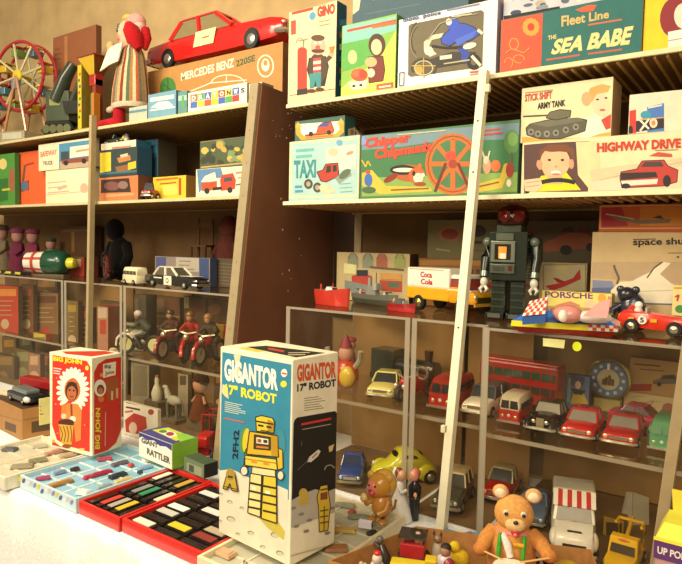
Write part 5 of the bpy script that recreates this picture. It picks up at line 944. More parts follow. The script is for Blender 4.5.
def figurine(label, px, py, Y, hpx, col, c2, kind='bottle'):
    P = onY(px, py, Y); s = mpp(P); h = hpx*s; t = thing('figurine', label, 'figurine', (P.x, Y, Z), 0)
    z0 = P.z-Z; part('stand', t, 'box', (0, 0, z0/2), (.09, .06, z0), '6a5c44')
    if kind == 'horse':
        part('body', t, 'ell', (0, 0, z0+.55*h), (.32*h, .13*h, .16*h), col, 14); part('neck', t, 'tube', [(-.24*h, 0, z0+.6*h), (-.34*h, 0, z0+.82*h), (-.36*h, 0, z0+.92*h)], [.12*h, .09*h, .06*h], col, 8); part('head', t, 'ell', (-.42*h, 0, z0+.92*h), (.13*h, .06*h, .07*h), col)
        for x in (-.22, .2):
            for y in (-.07, .07): part('leg', t, 'cyl', (x*h, y*h, z0), (x*h, y*h, z0+.5*h), .035*h, c2, r1=.06*h, n=8)
        part('tail', t, 'tube', [(.3*h, 0, z0+.6*h), (.42*h, 0, z0+.45*h), (.44*h, 0, z0+.25*h)], .03*h, c2, 6)
    elif kind == 'bottle':
        part('body', t, 'lathe', [(.2*h, z0), (.24*h, z0+.3*h), (.16*h, z0+.55*h), (.09*h, z0+.7*h), (.11*h, z0+.85*h), (.06*h, z0+h)], col, 14); part('cap', t, 'ell', (0, 0, z0+h), (.09*h, .09*h, .05*h), c2)
    else:
        part('dress', t, 'lathe', [(.24*h, z0), (.2*h, z0+.2*h), (.1*h, z0+.5*h), (.05*h, z0+.55*h)], col+':f', 14); part('head', t, 'ell', (0, 0, z0+.75*h), (.17*h, .16*h, .2*h), c2, 14); part('hair', t, 'ell', (0, .02*h, z0+.82*h), (.2*h, .17*h, .18*h), '3a2014:f', 14)
        for x in (-1, 1): part('arm', t, 'tube', [(x*.1*h, 0, z0+.48*h), (x*.2*h, -.04*h, z0+.34*h)], .035*h, c2, 6)
figurine('white bottle-shaped figurine under the motorcycles', 157, 400, .10, 24, 'd0c8ac:g', 'a86848')
figurine('pale grey donkey figurine under the motorcycles', 174, 418, .08, 32, 'a8a48c', '6a6450', 'horse')
figurine('small girl figurine in a brown dress by the robot box', 200, 418, .08, 46, '6a3a20', 'b88460', 'girl')
simple('small framed card with a dark picture above the donkey figurine', 178, 188, 373, .16, Z, .02, card('a8987c', '6a5c44'), lambda a: a.q('5a4a3c', 180, 376, 186, 376, 9))

# more blurred stock on the case shelf and floor
Z = 1.001
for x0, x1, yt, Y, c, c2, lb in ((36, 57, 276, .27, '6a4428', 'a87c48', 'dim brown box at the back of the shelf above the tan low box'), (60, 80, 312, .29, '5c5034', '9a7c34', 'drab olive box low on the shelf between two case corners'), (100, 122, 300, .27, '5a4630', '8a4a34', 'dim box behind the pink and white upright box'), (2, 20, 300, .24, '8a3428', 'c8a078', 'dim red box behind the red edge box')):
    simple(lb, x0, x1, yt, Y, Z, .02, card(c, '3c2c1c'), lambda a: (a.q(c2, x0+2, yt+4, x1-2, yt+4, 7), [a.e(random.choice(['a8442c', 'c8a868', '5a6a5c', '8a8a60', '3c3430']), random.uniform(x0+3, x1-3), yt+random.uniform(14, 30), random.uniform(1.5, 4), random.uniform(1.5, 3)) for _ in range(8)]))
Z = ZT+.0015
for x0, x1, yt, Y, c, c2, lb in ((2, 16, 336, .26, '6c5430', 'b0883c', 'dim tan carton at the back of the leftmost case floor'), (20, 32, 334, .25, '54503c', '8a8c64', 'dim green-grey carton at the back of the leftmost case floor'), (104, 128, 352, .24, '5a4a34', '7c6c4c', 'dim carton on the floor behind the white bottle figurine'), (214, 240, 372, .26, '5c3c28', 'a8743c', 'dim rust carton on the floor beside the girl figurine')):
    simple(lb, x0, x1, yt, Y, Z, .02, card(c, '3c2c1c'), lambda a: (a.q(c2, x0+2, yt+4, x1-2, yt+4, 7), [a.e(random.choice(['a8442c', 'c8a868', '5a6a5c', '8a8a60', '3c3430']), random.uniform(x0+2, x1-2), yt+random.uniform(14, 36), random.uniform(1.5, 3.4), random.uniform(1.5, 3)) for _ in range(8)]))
# ================================================================== ON THE TABLE
Z = ZT+.0005
def corner_box(name, label, cat, c, t, w, d, h, zb, cols, **k):
    u = V((math.cos(t), math.sin(t), 0)); C = V((c[0], c[1], zb))-u*w
    return gbox(name, label, cat, C, t, w, d, h, cols, **k)
# --- tall red chief box
b = corner_box('toy_box', 'tall red box with a drumming figure in a white feather headdress', 'toy box', (-1.7569, -.4313), .1245, .2029, .1198, .3176, .793, card('efe2c0', 'efe2c0', 'efe2c0'), bevel=.0015)
a = b.front()
a.p('d2301e', [(52.6, 355), (87, 361), (90.3, 367), (89.8, 452), (72, 447), (57, 440), (52.2, 425)]); a.p('d2301e', [(52.4, 440), (60, 446), (74, 450), (52, 445)])
a.t('f0dc28', 'BIG JOHN', 53.3, 362, 82, 366, 6, None, 0, .05); a.e('e8d840', 87, 368, 1.8, 2.4); a.lines('e8d8d0', 53.5, 368, 64, 369.5, 5, 3, 1)
for k in range(21):
    q = rad(-130+k*15.5-0); x, y = 73+math.sin(q)*13*.82, 389-math.cos(q)*17; 
    a.e('f4ecd8', 73+math.sin(q)*11.2, 390-math.cos(q)*17.5, 2.3, 5.6, math.degrees(q))
a.e('c86a30', 72.5, 390, 8, 11.5); a.e('3a2018', 72, 391, 6.4, 9.5); a.e('b8683c', 71.8, 393, 4.8, 7); a.e('2a1a14', 70, 390, 1, 1); a.e('2a1a14', 74, 390.5, 1, 1); a.e('8a3c28', 72, 396.5, 2, .9); a.l('3a2418', [(68, 383), (77, 384)], 2)
a.p('e0843c', [(63, 408), (68, 403), (78, 404), (82, 410), (81, 440), (76, 442), (74, 422), (62, 420)]); a.p('d87830', [(62, 405), (66, 403), (67, 418), (61, 418)]); a.e('ecc8a8', 64, 416, 2.6, 2.6); a.e('f0e0d0', 73, 419, 3.2, 3); a.l('8a3a1c', [(71.5, 404), (72, 416)], 2)
a.e('4a2018', 66.5, 422.5, 8, 3.6); a.p('d8a038', [(59, 424), (74, 425.5), (72, 444), (69, 447), (65, 446.5), (61, 441)])
for k in range(4): a.l('6a3c1c', [(60+k*3.6, 426), (63+k*3, 434), (61+k*3.4, 442)], .9)
a.e('8a4a20', 67, 446, 4.5, 2); a.e('f0c060', 82, 449, 3, 1); a.e('e8a840', 53.8, 441, 1.4, 1.6)
for x, y in ((56, 404), (58, 433), (85, 425), (57, 378), (80, 372)): a.e('f0a090', x, y, .7, .7)
a.done()
a = b.right()
a.p('d2301e', [(94, 372), (98, 364), (106, 359), (121, 357), (121, 430), (116, 443), (108, 450), (94, 455)]); a.p('f0e4c4', [(103, 364), (116, 361.5), (115.5, 375), (103, 378)]); a.t('3a3a50', 'Big', 104.5, 369.5, 111, 368.5, 4.5); a.t('3a3a50', 'John', 105, 376, 114, 374.5, 4.5); a.e('e8a040', 101.5, 375, 1.6, 2)
a.p('a85c30', [(105, 381), (118, 377), (118, 398), (108, 401)]); a.e('f4ecd8', 100, 388, 6, 8.5); a.e('7a3c24', 100.5, 389.5, 3.8, 5); a.e('c07848', 100.5, 391, 2.6, 3.4); a.e('d88038', 101, 399, 3, 3); a.l('e8c088', [(112, 391), (112, 400)], 2); a.l('e0b078', [(117, 388), (117, 398)], 2)
a.t('f0dc28', 'BIG JOHN', 101, 449, 101.6, 408, 6); a.l('e0a090', [(105, 446), (105.5, 412)], .9); a.done('side_print', 'side_lettering')
a = b.topf(); a.p('c83424', [(62, 351.5), (105, 351), (115, 353), (92, 356.5), (66, 354)]); a.done('top_print')
# --- tall blue robot box
ZD = .79
b = corner_box('robot_box', 'tall worn blue box of a yellow robot, on the near pale tray', 'toy box', (-.8199, -.5726), -.0896, .2389, .1462, .4454, ZD+.004, card('efe4c4', 'efe4c8', 'e8dcb8'), bevel=.002)
a = b.front()
a.p('2f86a2', [(222.5, 352), (291.5, 364.5), (288.8, 500), (280, 492), (262, 487), (245, 483), (230, 476), (218.6, 478)])
a.p('e8dcc0', [(218.4, 470), (232, 469), (250, 478), (268, 481), (288, 490), (286.5, 566), (217, 535)])
for x, y, r_ in ((221, 494, 2.4), (231, 519, 4.6), (220, 521, 2.4), (251, 533, 3.6), (275, 535, 4.5), (238, 534, 2.4), (263, 547, 3), (230, 502, 3), (280, 553, 4), (242, 508, 2.4), (270, 520, 3)): a.e('8a8474', x, y, r_, r_*.6, 20); a.e('cfc6ac', x+.4, y+.6, r_*.8, r_*.45, 20)
a.p('c8b84a', [(258, 517), (278, 521), (285, 531), (284, 540), (268, 528)])
# torn patches
a.p('e8d4a4', [(234, 354.5), (241, 355.5), (239, 366), (241, 372), (238, 379), (233, 377), (236, 366)])
a.t('f4f0e0', 'GIGANTOR', 224.6, 380.5, 278.3, 391, 22.5, 21.5, 0, .05); a.p('e8d4a4', [(235, 355), (239.5, 356), (238, 368), (240, 374), (236.5, 380), (233.6, 374), (237, 366)])
a.p('e8d4a4', [(223, 384), (228, 387), (229, 399), (225, 396), (222, 392)])
a.t('e4e038', '17" ROBOT', 225.5, 394, 277, 404.3, 10.5, None, 0, .045); a.lines('c8d4c0', 225, 401.5, 246, 406, 9.5, 6, .8); a.l('c86a50', [(224.5, 418), (245, 422.5)], 1.3)
a.t('16202c', '2FH2', 238, 459, 239.5, 430, 5.5)
a.e('f0e8dc', 284.5, 373, 3.2, 4.2); a.l('c83c2c', [(282, 373), (287, 374)], 1.4); a.e('e4e040', 284, 384, 3.2, 3.4)
K = '2e2810'
a.e('5a9048', 244.5, 440, 4.2, 13, 6); a.e('d8c430', 246.5, 440, 3.6, 12, 6); a.e('3c8a9c', 281, 442, 5, 13, -4)
a.o('d0a828', [(246, 450), (253, 440), (252, 452), (249, 467), (244, 466)], 1, K); a.o('d8b430', [(276, 446), (283, 450), (283.5, 468), (278, 470)], 1, K)
a.o('e8c838', [(256, 417), (262, 415.5), (273, 418), (275, 422), (274, 433), (257, 431)], 1.1, K); a.p('b08c1c', [(268, 419), (274.5, 422), (274, 432.5), (268, 431.5)]); a.l(K, [(256.5, 421), (274, 424.2)], 1.6); a.p(K, [(258.5, 424), (264, 425), (264, 427), (258.5, 426)]); a.p(K, [(267, 425.5), (272, 426.4), (272, 428.4), (267, 427.5)]); a.l(K, [(261, 430), (270, 431.4)], .9)
a.o('d8b028', [(250, 431), (278, 435.5), (279, 457), (247, 454)], 1.2, K); a.p('b8901c', [(271, 435), (278, 436), (278.5, 456), (272, 456)]); a.o('4c3c14', [(255, 434.5), (271, 437.2), (271, 450), (254.5, 448.5)], 1, K); a.p('e0dcc0', [(257, 437), (269, 439), (269, 444.5), (257, 443)]); a.p('a84828', [(258, 438.5), (262, 439.2), (262, 442.5), (258, 442)]); a.p(K, [(264, 439.4), (268, 440), (268, 443), (264, 442.6)]); a.p('d07838', [(257, 445.5), (269, 446.8), (269, 448.6), (257, 447.6)])
a.o('e8cc48', [(245.5, 455), (277, 459), (278, 470), (245.5, 465)], 1.1, K); a.l('9a7418', [(246, 458.5), (277, 463)], 1); a.p('d89028', [(252, 459), (258, 460), (258, 463.5), (252, 462.6)]); a.p('d89028', [(264, 461), (270, 462), (270, 465.4), (264, 464.6)])
a.o('e8d8a0', [(253, 466.5), (276, 470), (276, 477), (252, 473.5)], .9, K)
a.o('ecdc90', [(251, 473), (262.4, 475), (261, 517), (248.5, 512.5)], 1.2, K); a.o('e0c63c', [(264, 475.3), (277, 477), (277.5, 523), (262, 518)], 1.2, K)
for k in range(4): a.p(K, [(250.6-.4*k, 481.5+k*8), (261.6, 484+k*8), (261.5, 486+k*8), (250.4-.4*k, 483.5+k*8)]); a.p(K, [(263.6, 484.5+k*8.2), (277, 487+k*8.4), (277, 489+k*8.4), (263.5, 486.5+k*8.2)])
a.p('fff4c8', [(253, 486), (257, 486.8), (256.5, 490), (252.8, 489)]); a.p('fff4c8', [(266, 490), (271, 491), (271, 494), (266, 493)])
a.e('e8dcc0', 245, 470.5, 3.6, 4.6); a.arc(K, 245, 470.5, 3.6, 4.6, .8); a.e('e8dcc0', 281.5, 475, 3.2, 4.6); a.arc(K, 281.5, 475, 3.2, 4.6, .8)
a.o('c0a030', [(224, 488), (228.5, 472), (236, 474), (239, 491), (233, 490), (231, 483), (228, 489)], 1, K); a.e('a88c34', 231.5, 474, 4.5, 6); a.p(K, [(229, 475), (234, 476), (234, 478), (229, 477)]); a.l(K, [(225, 486), (238, 489)], .8)
a.done()
a = b.right()
a.t('d8582c', 'GIGANTOR', 297, 382, 336, 378, 17.5, 17, 0, .05); a.t('2a2438', '17" ROBOT', 297, 392, 336, 386.5, 8, None, 0, .045); a.lines('8a7e68', 304, 398.5, 326, 395.5, 12, 6, .7)
a.p('17120f', [(293.4, 424), (294.5, 420), (297, 417.5), (335, 411), (337.5, 413), (336.5, 490), (326, 494), (315, 490), (304, 496), (291.6, 502)])
a.l('c8302c', [(301, 424.5), (331, 418.5)], 2.2); a.l('b0a08c', [(302, 429.5), (331, 424)], .8); a.p('d8d4c4', [(307, 462), (309, 457), (318, 449.5), (320.5, 451), (318, 456), (311, 462)]); a.l('b85040', [(312, 458), (317, 453)], 1.2); a.p('d8b878', [(328.5, 446.5), (334, 444), (332, 451), (329, 452)]); a.arc('a8a094', 329.5, 470, 5, 5, 1, 180, 340); a.l('6a6058', [(297, 470), (307, 461)], .7); a.l('6a6058', [(301, 446), (301.5, 441)], .7)
a.p('b8b0a0', [(291.6, 500), (302, 494), (315, 489), (326, 492), (335.5, 488), (334.5, 512), (291, 528)])
for x, y in ((293, 508), (301, 514), (309, 520), (332, 508), (296, 526), (327, 533), (306, 531)): a.e('8a8276', x, y, 3, 1.6, -15)
a.e('c8a848', 303, 494, 4.5, 6); a.p('c8a848', [(297.5, 500), (309, 496), (308, 504), (299, 506)])
a.o('dcb838', [(320, 486), (327, 484.5), (328, 492), (330, 505), (327.5, 530), (319, 532), (318, 506), (316.5, 497)]); a.l('4a3c18', [(320, 490), (327, 488.5)], 1.5); a.p('8a4828', [(320, 493), (327, 491.5), (327, 499), (320, 500)])
for k in range(3): a.l('4a3c18', [(319.5, 511+k*6), (328, 509.5+k*6)], 1.2)
a.l('4a3c18', [(323.8, 506), (323.5, 531)], 1); a.lines('b8a888', 290, 556, 330, 545, 0, 1, 1); a.done('side_print', 'side_lettering')
a = b.topf(); a.p('26201a', [(246, 347), (266, 345.8), (326, 353), (296, 357.5)]); a.p('d8c040', [(238, 348), (246, 347.4), (266, 351), (256, 352)]); a.l('b8402c', [(268, 348.5), (284, 351.5)], 2); a.lines('c8b890', 288, 353, 312, 352.5, 2, 2, .7); a.done('top_print')
# --- purple and green box
b = corner_box('toy_box', 'small white, purple and lime green box behind the blue tray', 'toy box', (-1.4678, -.3517), -.0907, .1815, .0953, .0794, .793, card('ece4d4', '8cc238', '4a4880'))
a = b.front(); a.p('3a3c7c', [(138.5, 430), (172, 443), (172, 451), (166, 446.5), (160, 446), (154, 440.5), (147, 440), (142, 436.5), (138.5, 437.5)])
a.t('5a5a40', 'GIANT', 141.5, 442.5, 158, 448.5, 5.2, None, 0, .05); a.t('5a5a40', 'RATTLER', 147, 454, 170.5, 464.5, 6.6, None, 0, .05); a.done()
a = b.topf(); a.p('d0cc40', [(152, 430), (168, 427.5), (190, 436), (176, 441)]); a.p('d8e4c4', [(158, 432), (168, 430), (180, 435), (170, 438)]); a.e('a83c50', 170, 434, 4, 2); a.e('4a8a40', 163, 431.5, 4, 1.5); a.p('8cc238', [(176, 433), (186, 434), (196, 437.5), (180, 442)]); a.done('top_print')
# --- pale popcorn card
P = onZ(128, 443, Z); Pa = onY(123.5, 401, -.14); b = gbox('toy_box', 'white box with red print half hidden by the purple and green box', 'toy box', (Pa.x, -.14, Z), 0, .20, .016, Pa.z-Z, card('e8dcc0', 'c8b48c'))
a = b.front(); a.lines('5a3a34', 126, 402, 146, 406, 5, 2, 1.8); a.p('b83828', [(125, 420), (134, 413), (146, 417), (147, 428), (138, 434), (126, 432)]); a.e('e0c0a4', 133, 428, 4, 6); a.e('a84a38', 151, 412, 3, 3); a.l('c86a58', [(125, 412), (133, 411)], 2); a.done()
# --- small dark green box, open end
b = corner_box('toy_box', 'tiny dark green open-ended box beside the red tray', 'toy box', (-1.3375, -.3427), -.1288, .1029, .05, .0422, .793, card('6c7a58', '1c1a14', '44563c'))
a = b.front(); a.p('94987a', [(187, 462), (202, 468), (201.5, 477), (186.5, 471)]); a.p('44523a', [(189, 464), (194, 466), (194, 473), (189, 471)]); a.done()
# --- red tractor
t = thing('toy_tractor', 'red tin tractor with an open frame behind the little green box', 'toy tractor', (-1.555, -.115, Z), rad(-65))
part('chassis', t, 'box', (0, 0, .045), (.15, .05, .035), 'a82420:g', bevel=.006); part('hood', t, 'box', (.045, 0, .075), (.08, .045, .04), 'b82a24:g', bevel=.008); part('seat', t, 'box', (-.045, 0, .075), (.03, .035, .02), '2a1c18')
m = MB()
for x in (-.07, 0):
    for y in (-.03, .03): m.cyl((x, y, .05), (x, y, .145), .004, '8a2824:g', n=6)
m.tube([(-.07, -.03, .145), (0, -.03, .145), (0, .03, .145), (-.07, .03, .145)], .004, '8a2824:g', 5, None, True); m.build('roll_frame', t)
for x, r_ in ((-.045, .036), (.06, .025)):
    for y in (-.036, .036):
        w_ = part('wheel', t, 'ring', (x, y, r_), r_*.72, r_*.28, '1e1814', 'Y', 18); part('hubcap', w_, 'lathe', [(r_*.55, -.004), (r_*.55, .004)], 'b8a898', 12, Matrix.Translation(V((x, y, r_))) @ Matrix.Rotation(math.pi/2, 4, 'X'))
t = thing('toy_wheel_loader', 'dark toy vehicle with pale wheels between green box and robot box', 'toy truck', (-1.305, -.155, Z), rad(-40)); part('body', t, 'box', (0, 0, .035), (.12, .05, .035), '3c3a34:g', bevel=.005); part('deck', t, 'box', (-.01, 0, .054), (.09, .055, .006), 'c8c4a0:g'); part('cab', t, 'box', (.035, 0, .07), (.035, .045, .03), '8a2a24:g', bevel=.004); wheels(t, .12, .06, .018, (-.035, .04), hub='d8d0bc')
# --- trays of small goods
def rimmed(name, label, cat, X0, X1, Y0, Y1, h, col, inner, wall=.008, lid=False, nx=0, ny=0, dcol=None, group=None, bz=.006):
    t = thing(name, label, cat, ((X0+X1)/2, (Y0+Y1)/2, Z), 0, group); w, d = X1-X0, Y1-Y0
    part('base', t, 'box', (0, 0, bz/2), (w-.002, d-.002, bz), inner)
    for nm, c, s_ in (('side_wall', (0, -d/2+wall/2, h/2), (w, wall, h)), ('side_wall', (0, d/2-wall/2, h/2), (w, wall, h)), ('side_wall', (-w/2+wall/2, 0, h/2), (wall, d-2*wall, h)), ('side_wall', (w/2-wall/2, 0, h/2), (wall, d-2*wall, h))):
        part(nm, t, 'box', c, s_, col, bevel=.002)
    for i in range(1, nx): part('divider', t, 'box', (-w/2+w*i/nx, 0, .014), (.006, d-2*wall-.001, .0285), dcol or col)
    for i in range(1, ny):
        m = MB()
        for k in range(max(1, nx)): cw = w/max(1, nx); m.box((-w/2+cw*(k+.5), -d/2+d*i/ny, .014), (cw-.009-(wall if k in (0, nx-1) else 0), .006, .0285), dcol or col)
        m.build('divider', t)
    if lid: part('glass_lid', t, 'box', (0, 0, h+.001), (w, d, .002), LID)
    return t
BX = (-1.79, -1.503, -.645, -.275)
tb = rimmed('display_tray', 'pale blue compartment tray under glass, middle of the table front', 'display tray', *BX, .04, 'c4dce0', '8cc4e0', .007, True, 3, 6, 'e4f4f6', bz=.026)
a = Art(tb, Matrix.Translation(V(tb.location)).inverted(), V((0, BX[2], 0)), V((0, -1, 0)))
for k in range(15):
    x = 20+k*3.7; y = 480+k*1.6; a.e(('d8c838', '5a5a98', 'e8e4d8', 'c8c0d0', '8a8ab0')[k % 5], x, y+random.uniform(-2, 2), 1.6, 2.6, 20)
a.done('rim_print')
zi = Z+.0287
def bit(px, py, L, W, H, rz, col, label, nm='trinket', cat='trinket', g='small goods in the blue tray', zz=None):
    P = onZ(px, py, .783); L *= .92; W *= 1.0; H = min(H, .008); m = MB(); m.box((0, 0, H/2), (L, W, H), col, taper=.9); m.box((L*.1, 0, H+.001), (L*.5, W*.6, .002), col); o = m.build(nm, None, .0015); o.location = (P.x, P.y, zz or zi); o.rotation_euler = (0, 0, rad(rz)); return tag(o, label, cat, g)
for px, py, L, W, rz, col, lb in ((43, 478, .045, .016, 60, 'b84a78', 'pink trinket in the near left cell of the blue tray'), (61, 483, .08, .016, 85, 'b88440', 'long tan stick across the near cells of the blue tray'), (98, 474, .10, .016, 85, 'c02c4c', 'long crimson stick in the blue tray'), (75, 469, .03, .016, 70, '1c2430', 'short black trinket in a blue tray cell'), (118, 475, .06, .022, 85, '24383c', 'dark green-black bar in the blue tray near the red tray'), (84, 492, .04, .03, 20, 'e8ece4', 'white oval trinket in the near right cell of the blue tray'), (105, 459, .05, .014, 60, 'c84858', 'little red bar in the back cells of the blue tray'), (120, 463, .06, .018, 85, '6a6470', 'grey bar at the back of the blue tray'), (131, 465, .018, .016, 0, 'd84c54', 'tiny red cube at the back of the blue tray'), (124, 480, .06, .02, 80, 'd8c488', 'cream bar in the blue tray next to the red rim'), (104, 486, .05, .018, 85, 'a0b4b8', 'silver bar in the blue tray near the red rim'), (145, 467, .05, .02, 80, '8fb0d0', 'pale blue bar in the back right cell of the blue tray'), (150, 459, .05, .03, 70, 'e4e8d8', 'white packet in the back right corner of the blue tray'), (140, 472, .014, .014, 0, '2a4438', 'tiny dark bead in the right cells of the blue tray'), (60, 472, .04, .014, 80, '8898b8', 'slate bar beside the pink trinket in the blue tray')):
    bit(px, py, L, W, .014, rz, col, lb)
PX_ = (-2.10, -1.80, -.685, -.405)
tp = rimmed('display_tray', 'dull beige compartment tray under glass in front of the red chief box', 'display tray', *PX_, .04, 'e8e0c8', 'd0ccb4', .008, True, 2, 4, 'e0d8c0', bz=.026)
for px, py, L, W, rz, col, lb in ((10, 449, .05, .03, 30, '5c6470', 'grey-blue trinket in the beige tray'), (38, 460, .06, .03, 70, '8a8a6c', 'olive trinket in the front of the beige tray'), (22, 466, .07, .03, 50, '9c947c', 'drab trinket at the near edge of the beige tray'), (55, 452, .07, .02, 85, 'b88a78', 'dusty pink bar in the right cells of the beige tray'), (68, 455, .06, .025, 80, 'b8a488', 'buff bar near the red chief box in the beige tray'), (40, 446, .05, .02, 60, 'c0b8a8', 'white trinket in the back cells of the beige tray')):
    bit(px, py, L, W, .014, rz, col, lb, g='small goods in the beige tray')
R1 = (-1.498, -1.322, -.64, -.325); R2 = (-1.316, -1.025, -.635, -.33)
rimmed('storage_tray', 'red plastic tray of black miniatures, touching the blue tray', 'tray', *R1, .036, 'dc3028:g', '2a1614', .008, group='red trays of black miniatures')
rimmed('storage_tray', 'nearest red plastic tray of black miniatures, beside the tall robot box', 'tray', *R2, .036, 'dc3028:g', '2a1614', .008, group='red trays of black miniatures')
def mini(x, y, L, W, along, panel, label, grp):
    m = MB(); m.box((0, 0, .012), (L, W, .02), '1c1614:g'); m.box((0, 0, .0235), (L*.94, W*.7, .003), '2a201c:g'); o = m.build('miniature', None, .0012); o.location = (x, y, Z+.0065); o.rotation_euler = (0, 0, rad(along)); tag(o, label, 'miniature', grp)
    if panel: p = MB(); p.box((L*panel[1], 0, .0257), (L*panel[2], W*.75, .002), panel[0]); q = p.build('colour_panel', o); 
    return o
special1 = {(0, 2): ('e8dcc0', 'cream'), (1, 0): ('c84030', 'orange-red'), (2, 1): ('2c8a5c', 'green'), (1, 1): ('8a8a80', 'grey'), (3, 0): ('d8b428', 'yellow'), (3, 2): ('c89c40', 'amber'), (2, 0): ('a8a898', 'silver'), (4, 1): ('e0d8b0', 'pale')}
for i in range(5):
    for j in range(3):
        x = R1[0]+.024+i*.0325; y = R1[2]+.06+j*.097; sp = special1.get((i, j))
        mini(x, y, .088, .026, 90, (sp[0], .05, .7) if sp else None, f'black miniature with a {sp[1]} top panel in the tray touching the blue one' if sp else 'plain black miniature in the red tray touching the blue tray', 'black miniatures in the far red tray')
special2 = {(0, 0): ('e8dcc4', 'cream'), (1, 1): ('e0c42c', 'yellow'), (2, 0): ('c8c4b4', 'light grey'), (3, 0): ('f0ece0', 'wide white'), (4, 1): ('e4dcd0', 'bone white'), (6, 0): ('e8e0d4', 'chalk white'), (2, 2): ('b8a888', 'tan'), (1, 2): ('8a3428', 'rust'), (5, 2): ('c83c34', 'red')}
for i in range(8):
    for j in range(3):
        y = R2[3]-.024-i*.0365; x = R2[0]+.055+j*.09; sp = special2.get((7-i, j))
        mini(x, y, .084, .031, 0, (sp[0], .0, .75) if sp else None, f'black miniature with a {sp[1]} top panel in the nearest red tray' if sp else 'plain black miniature in the nearest red tray', 'black miniatures in the near red tray')
# flat coloured box behind red tray
b = gbox('toy_box', 'flat blue and pink printed box between red trays and robot box', 'toy box', (-1.27, -.315, Z), rad(4), .20, .07, .03, card('4a98a8', '3a7a88', '5aa0a8')); a = b.topf(); a.p('d87890', [(194, 487), (206, 484), (214, 489), (204, 494)]); a.p('e8c040', [(188, 484), (196, 482), (200, 484), (192, 487)]); a.done('top_print')
DX = (-1.018, -.752, -.655, -.19)
td = rimmed('display_tray', 'long cream compartment tray under glass, carrying the tall blue robot box', 'display tray', *DX, .0395, 'e8dcb8', 'c0bca4', .009, True, 3, 7, 'd8d4bc', bz=.026)
a = Art(td, Matrix.Translation(V(td.location)).inverted(), V((0, DX[2], 0)), V((0, -1, 0))); a.t('4a4438', 'D', 243.5, 565, 248, 567, 5); a.done('rim_print', 'rim_lettering')
for px, py, L, W, rz, col, lb in ((345, 530, .06, .02, 30, 'c8a858', 'tan trinket in the cream tray right of the robot box'), (336, 548, .06, .03, 40, '9c6c44', 'brown trinket at the near right end of the cream tray'), (360, 517, .07, .02, 20, '8c9080', 'grey-green trinket in the cream tray'), (372, 533, .03, .012, 60, '30382c', 'small dark trinket by the carton in the cream tray'), (352, 512, .018, .02, 0, 'c85838', 'orange-red bead in the back cells of the cream tray'), (345, 505, .06, .02, 20, 'a0a490', 'pale green trinket behind the robot box'), (226, 553, .05, .03, 0, 'd0a884', 'pinkish trinket at the near left end of the cream tray')):
    bit(px, py, L, W, .014, rz, col, lb, g='small goods in the cream tray')
# --- cardboard carton at left
c_ = onZ(22, 441, Z); hc = onY(22, 409.5, c_.y).z-Z
b = corner_box('carton', 'brown cardboard carton with dark printed panels at the table left', 'carton', (c_.x, c_.y), rad(-6), .32, .20, hc, Z, card('a4743c', 'b07c40', '4a3420'), bevel=.002)
u_ = b.u; v_ = b.v
a = b.front(); a.p('5a4428', [(5, 421), (16, 425), (16, 433), (5, 429)]); a.l('8a6438', [(-4, 414), (21, 421)], 1); a.done('side_print')
a = b.right(); a.p('5a4428', [(31.5, 422), (50, 418), (50, 430), (31.5, 433)]); a.l('8a6438', [(23, 420), (50, 415.5)], 1); a.done()
zt = b.top+.0005; m_ = b.C+u_*.245+v_*.06
t = thing('toy_vehicle', 'dark toy vehicle with a clear hood resting on the brown carton', 'toy vehicle', (m_.x-.03, m_.y, zt), rad(-4)); part('body', t, 'box', (0, 0, .022), (.17, .07, .028), '26262a:g', bevel=.006); part('hood', t, 'box', (.0, 0, .044), (.12, .055, .018), '6a7470:g', bevel=.006); part('light', t, 'ell', (.075, -.03, .024), (.02, .012, .012), 'd8d0c4:g'); wheels(t, .17, .07, .012, (-.05, .05))
t = thing('toy_truck', 'red toy truck bed behind the dark vehicle on the carton', 'toy truck', (m_.x-.06, m_.y+.09, zt), rad(8)); part('bed', t, 'box', (0, 0, .05), (.24, .05, .035), '9a2024:g', bevel=.005); part('chassis', t, 'box', (0, 0, .026), (.2, .03, .012), '2a2020'); wheels(t, .22, .05, .02, (-.07, .07))
b2 = gbox('price_card', 'yellow handwritten price card against the brown carton', 'price card', b.C+u_*(.32+.004)+v_*.06+V((0, 0, .045)), rad(84), .085, .003, .10, 'e8dc88'); a = b2.front()
a.lines('8a7c40', 36, 407, 44, 406, 8, 3, .9); a.done()
gbox('note_card', 'white paper slip at the picture edge above the carton', 'paper', (b.C.x+.03, b.C.y+.02, zt), rad(10), .09, .03, .012, 'e0d0a4')
gbox('toy_box', 'dark box behind the yellow price card', 'toy box', (b.C.x+.33, b.C.y+.20, Z), rad(-6), .12, .06, .20, card('241e18', '1c1612'))
# --- figures in front of the cases
def facing(P): return math.atan2(CAM.y-P.y, CAM.x-P.x)+math.pi/2
P = onZ(382, 524, ZD); P = V((P.x-.008, P.y+.006, ZD+.0035))
t = thing('figurine', 'orange-brown lion-like figurine with a pink face, on the cream tray', 'figurine', P, facing(P)-.45); s = mpp(P); q = lambda *v: tuple(x*s for x in v)
part('body', t, 'ell', q(0, 2, 16), q(10.5, 11, 14), 'c08434:g', 18); hd = part('head', t, 'ell', q(-1, 0, 37), q(13, 12, 13), 'c4882c:g', 18); part('face', hd, 'ell', q(-4.5, -8, 35), q(7.5, 5, 8.5), 'd87868:g', 14); part('muzzle', hd, 'ell', q(-5, -12, 32), q(4.5, 3.5, 3.5), 'c84c48:g', 12); part('nose', hd, 'ell', q(-5, -14.5, 34.5), q(1.8, 1.4, 1.2), '5a2420:g', 8); part('mane', t, 'ell', q(1, 4, 38), q(13.5, 10, 14), 'cc9c3c:g', 16)
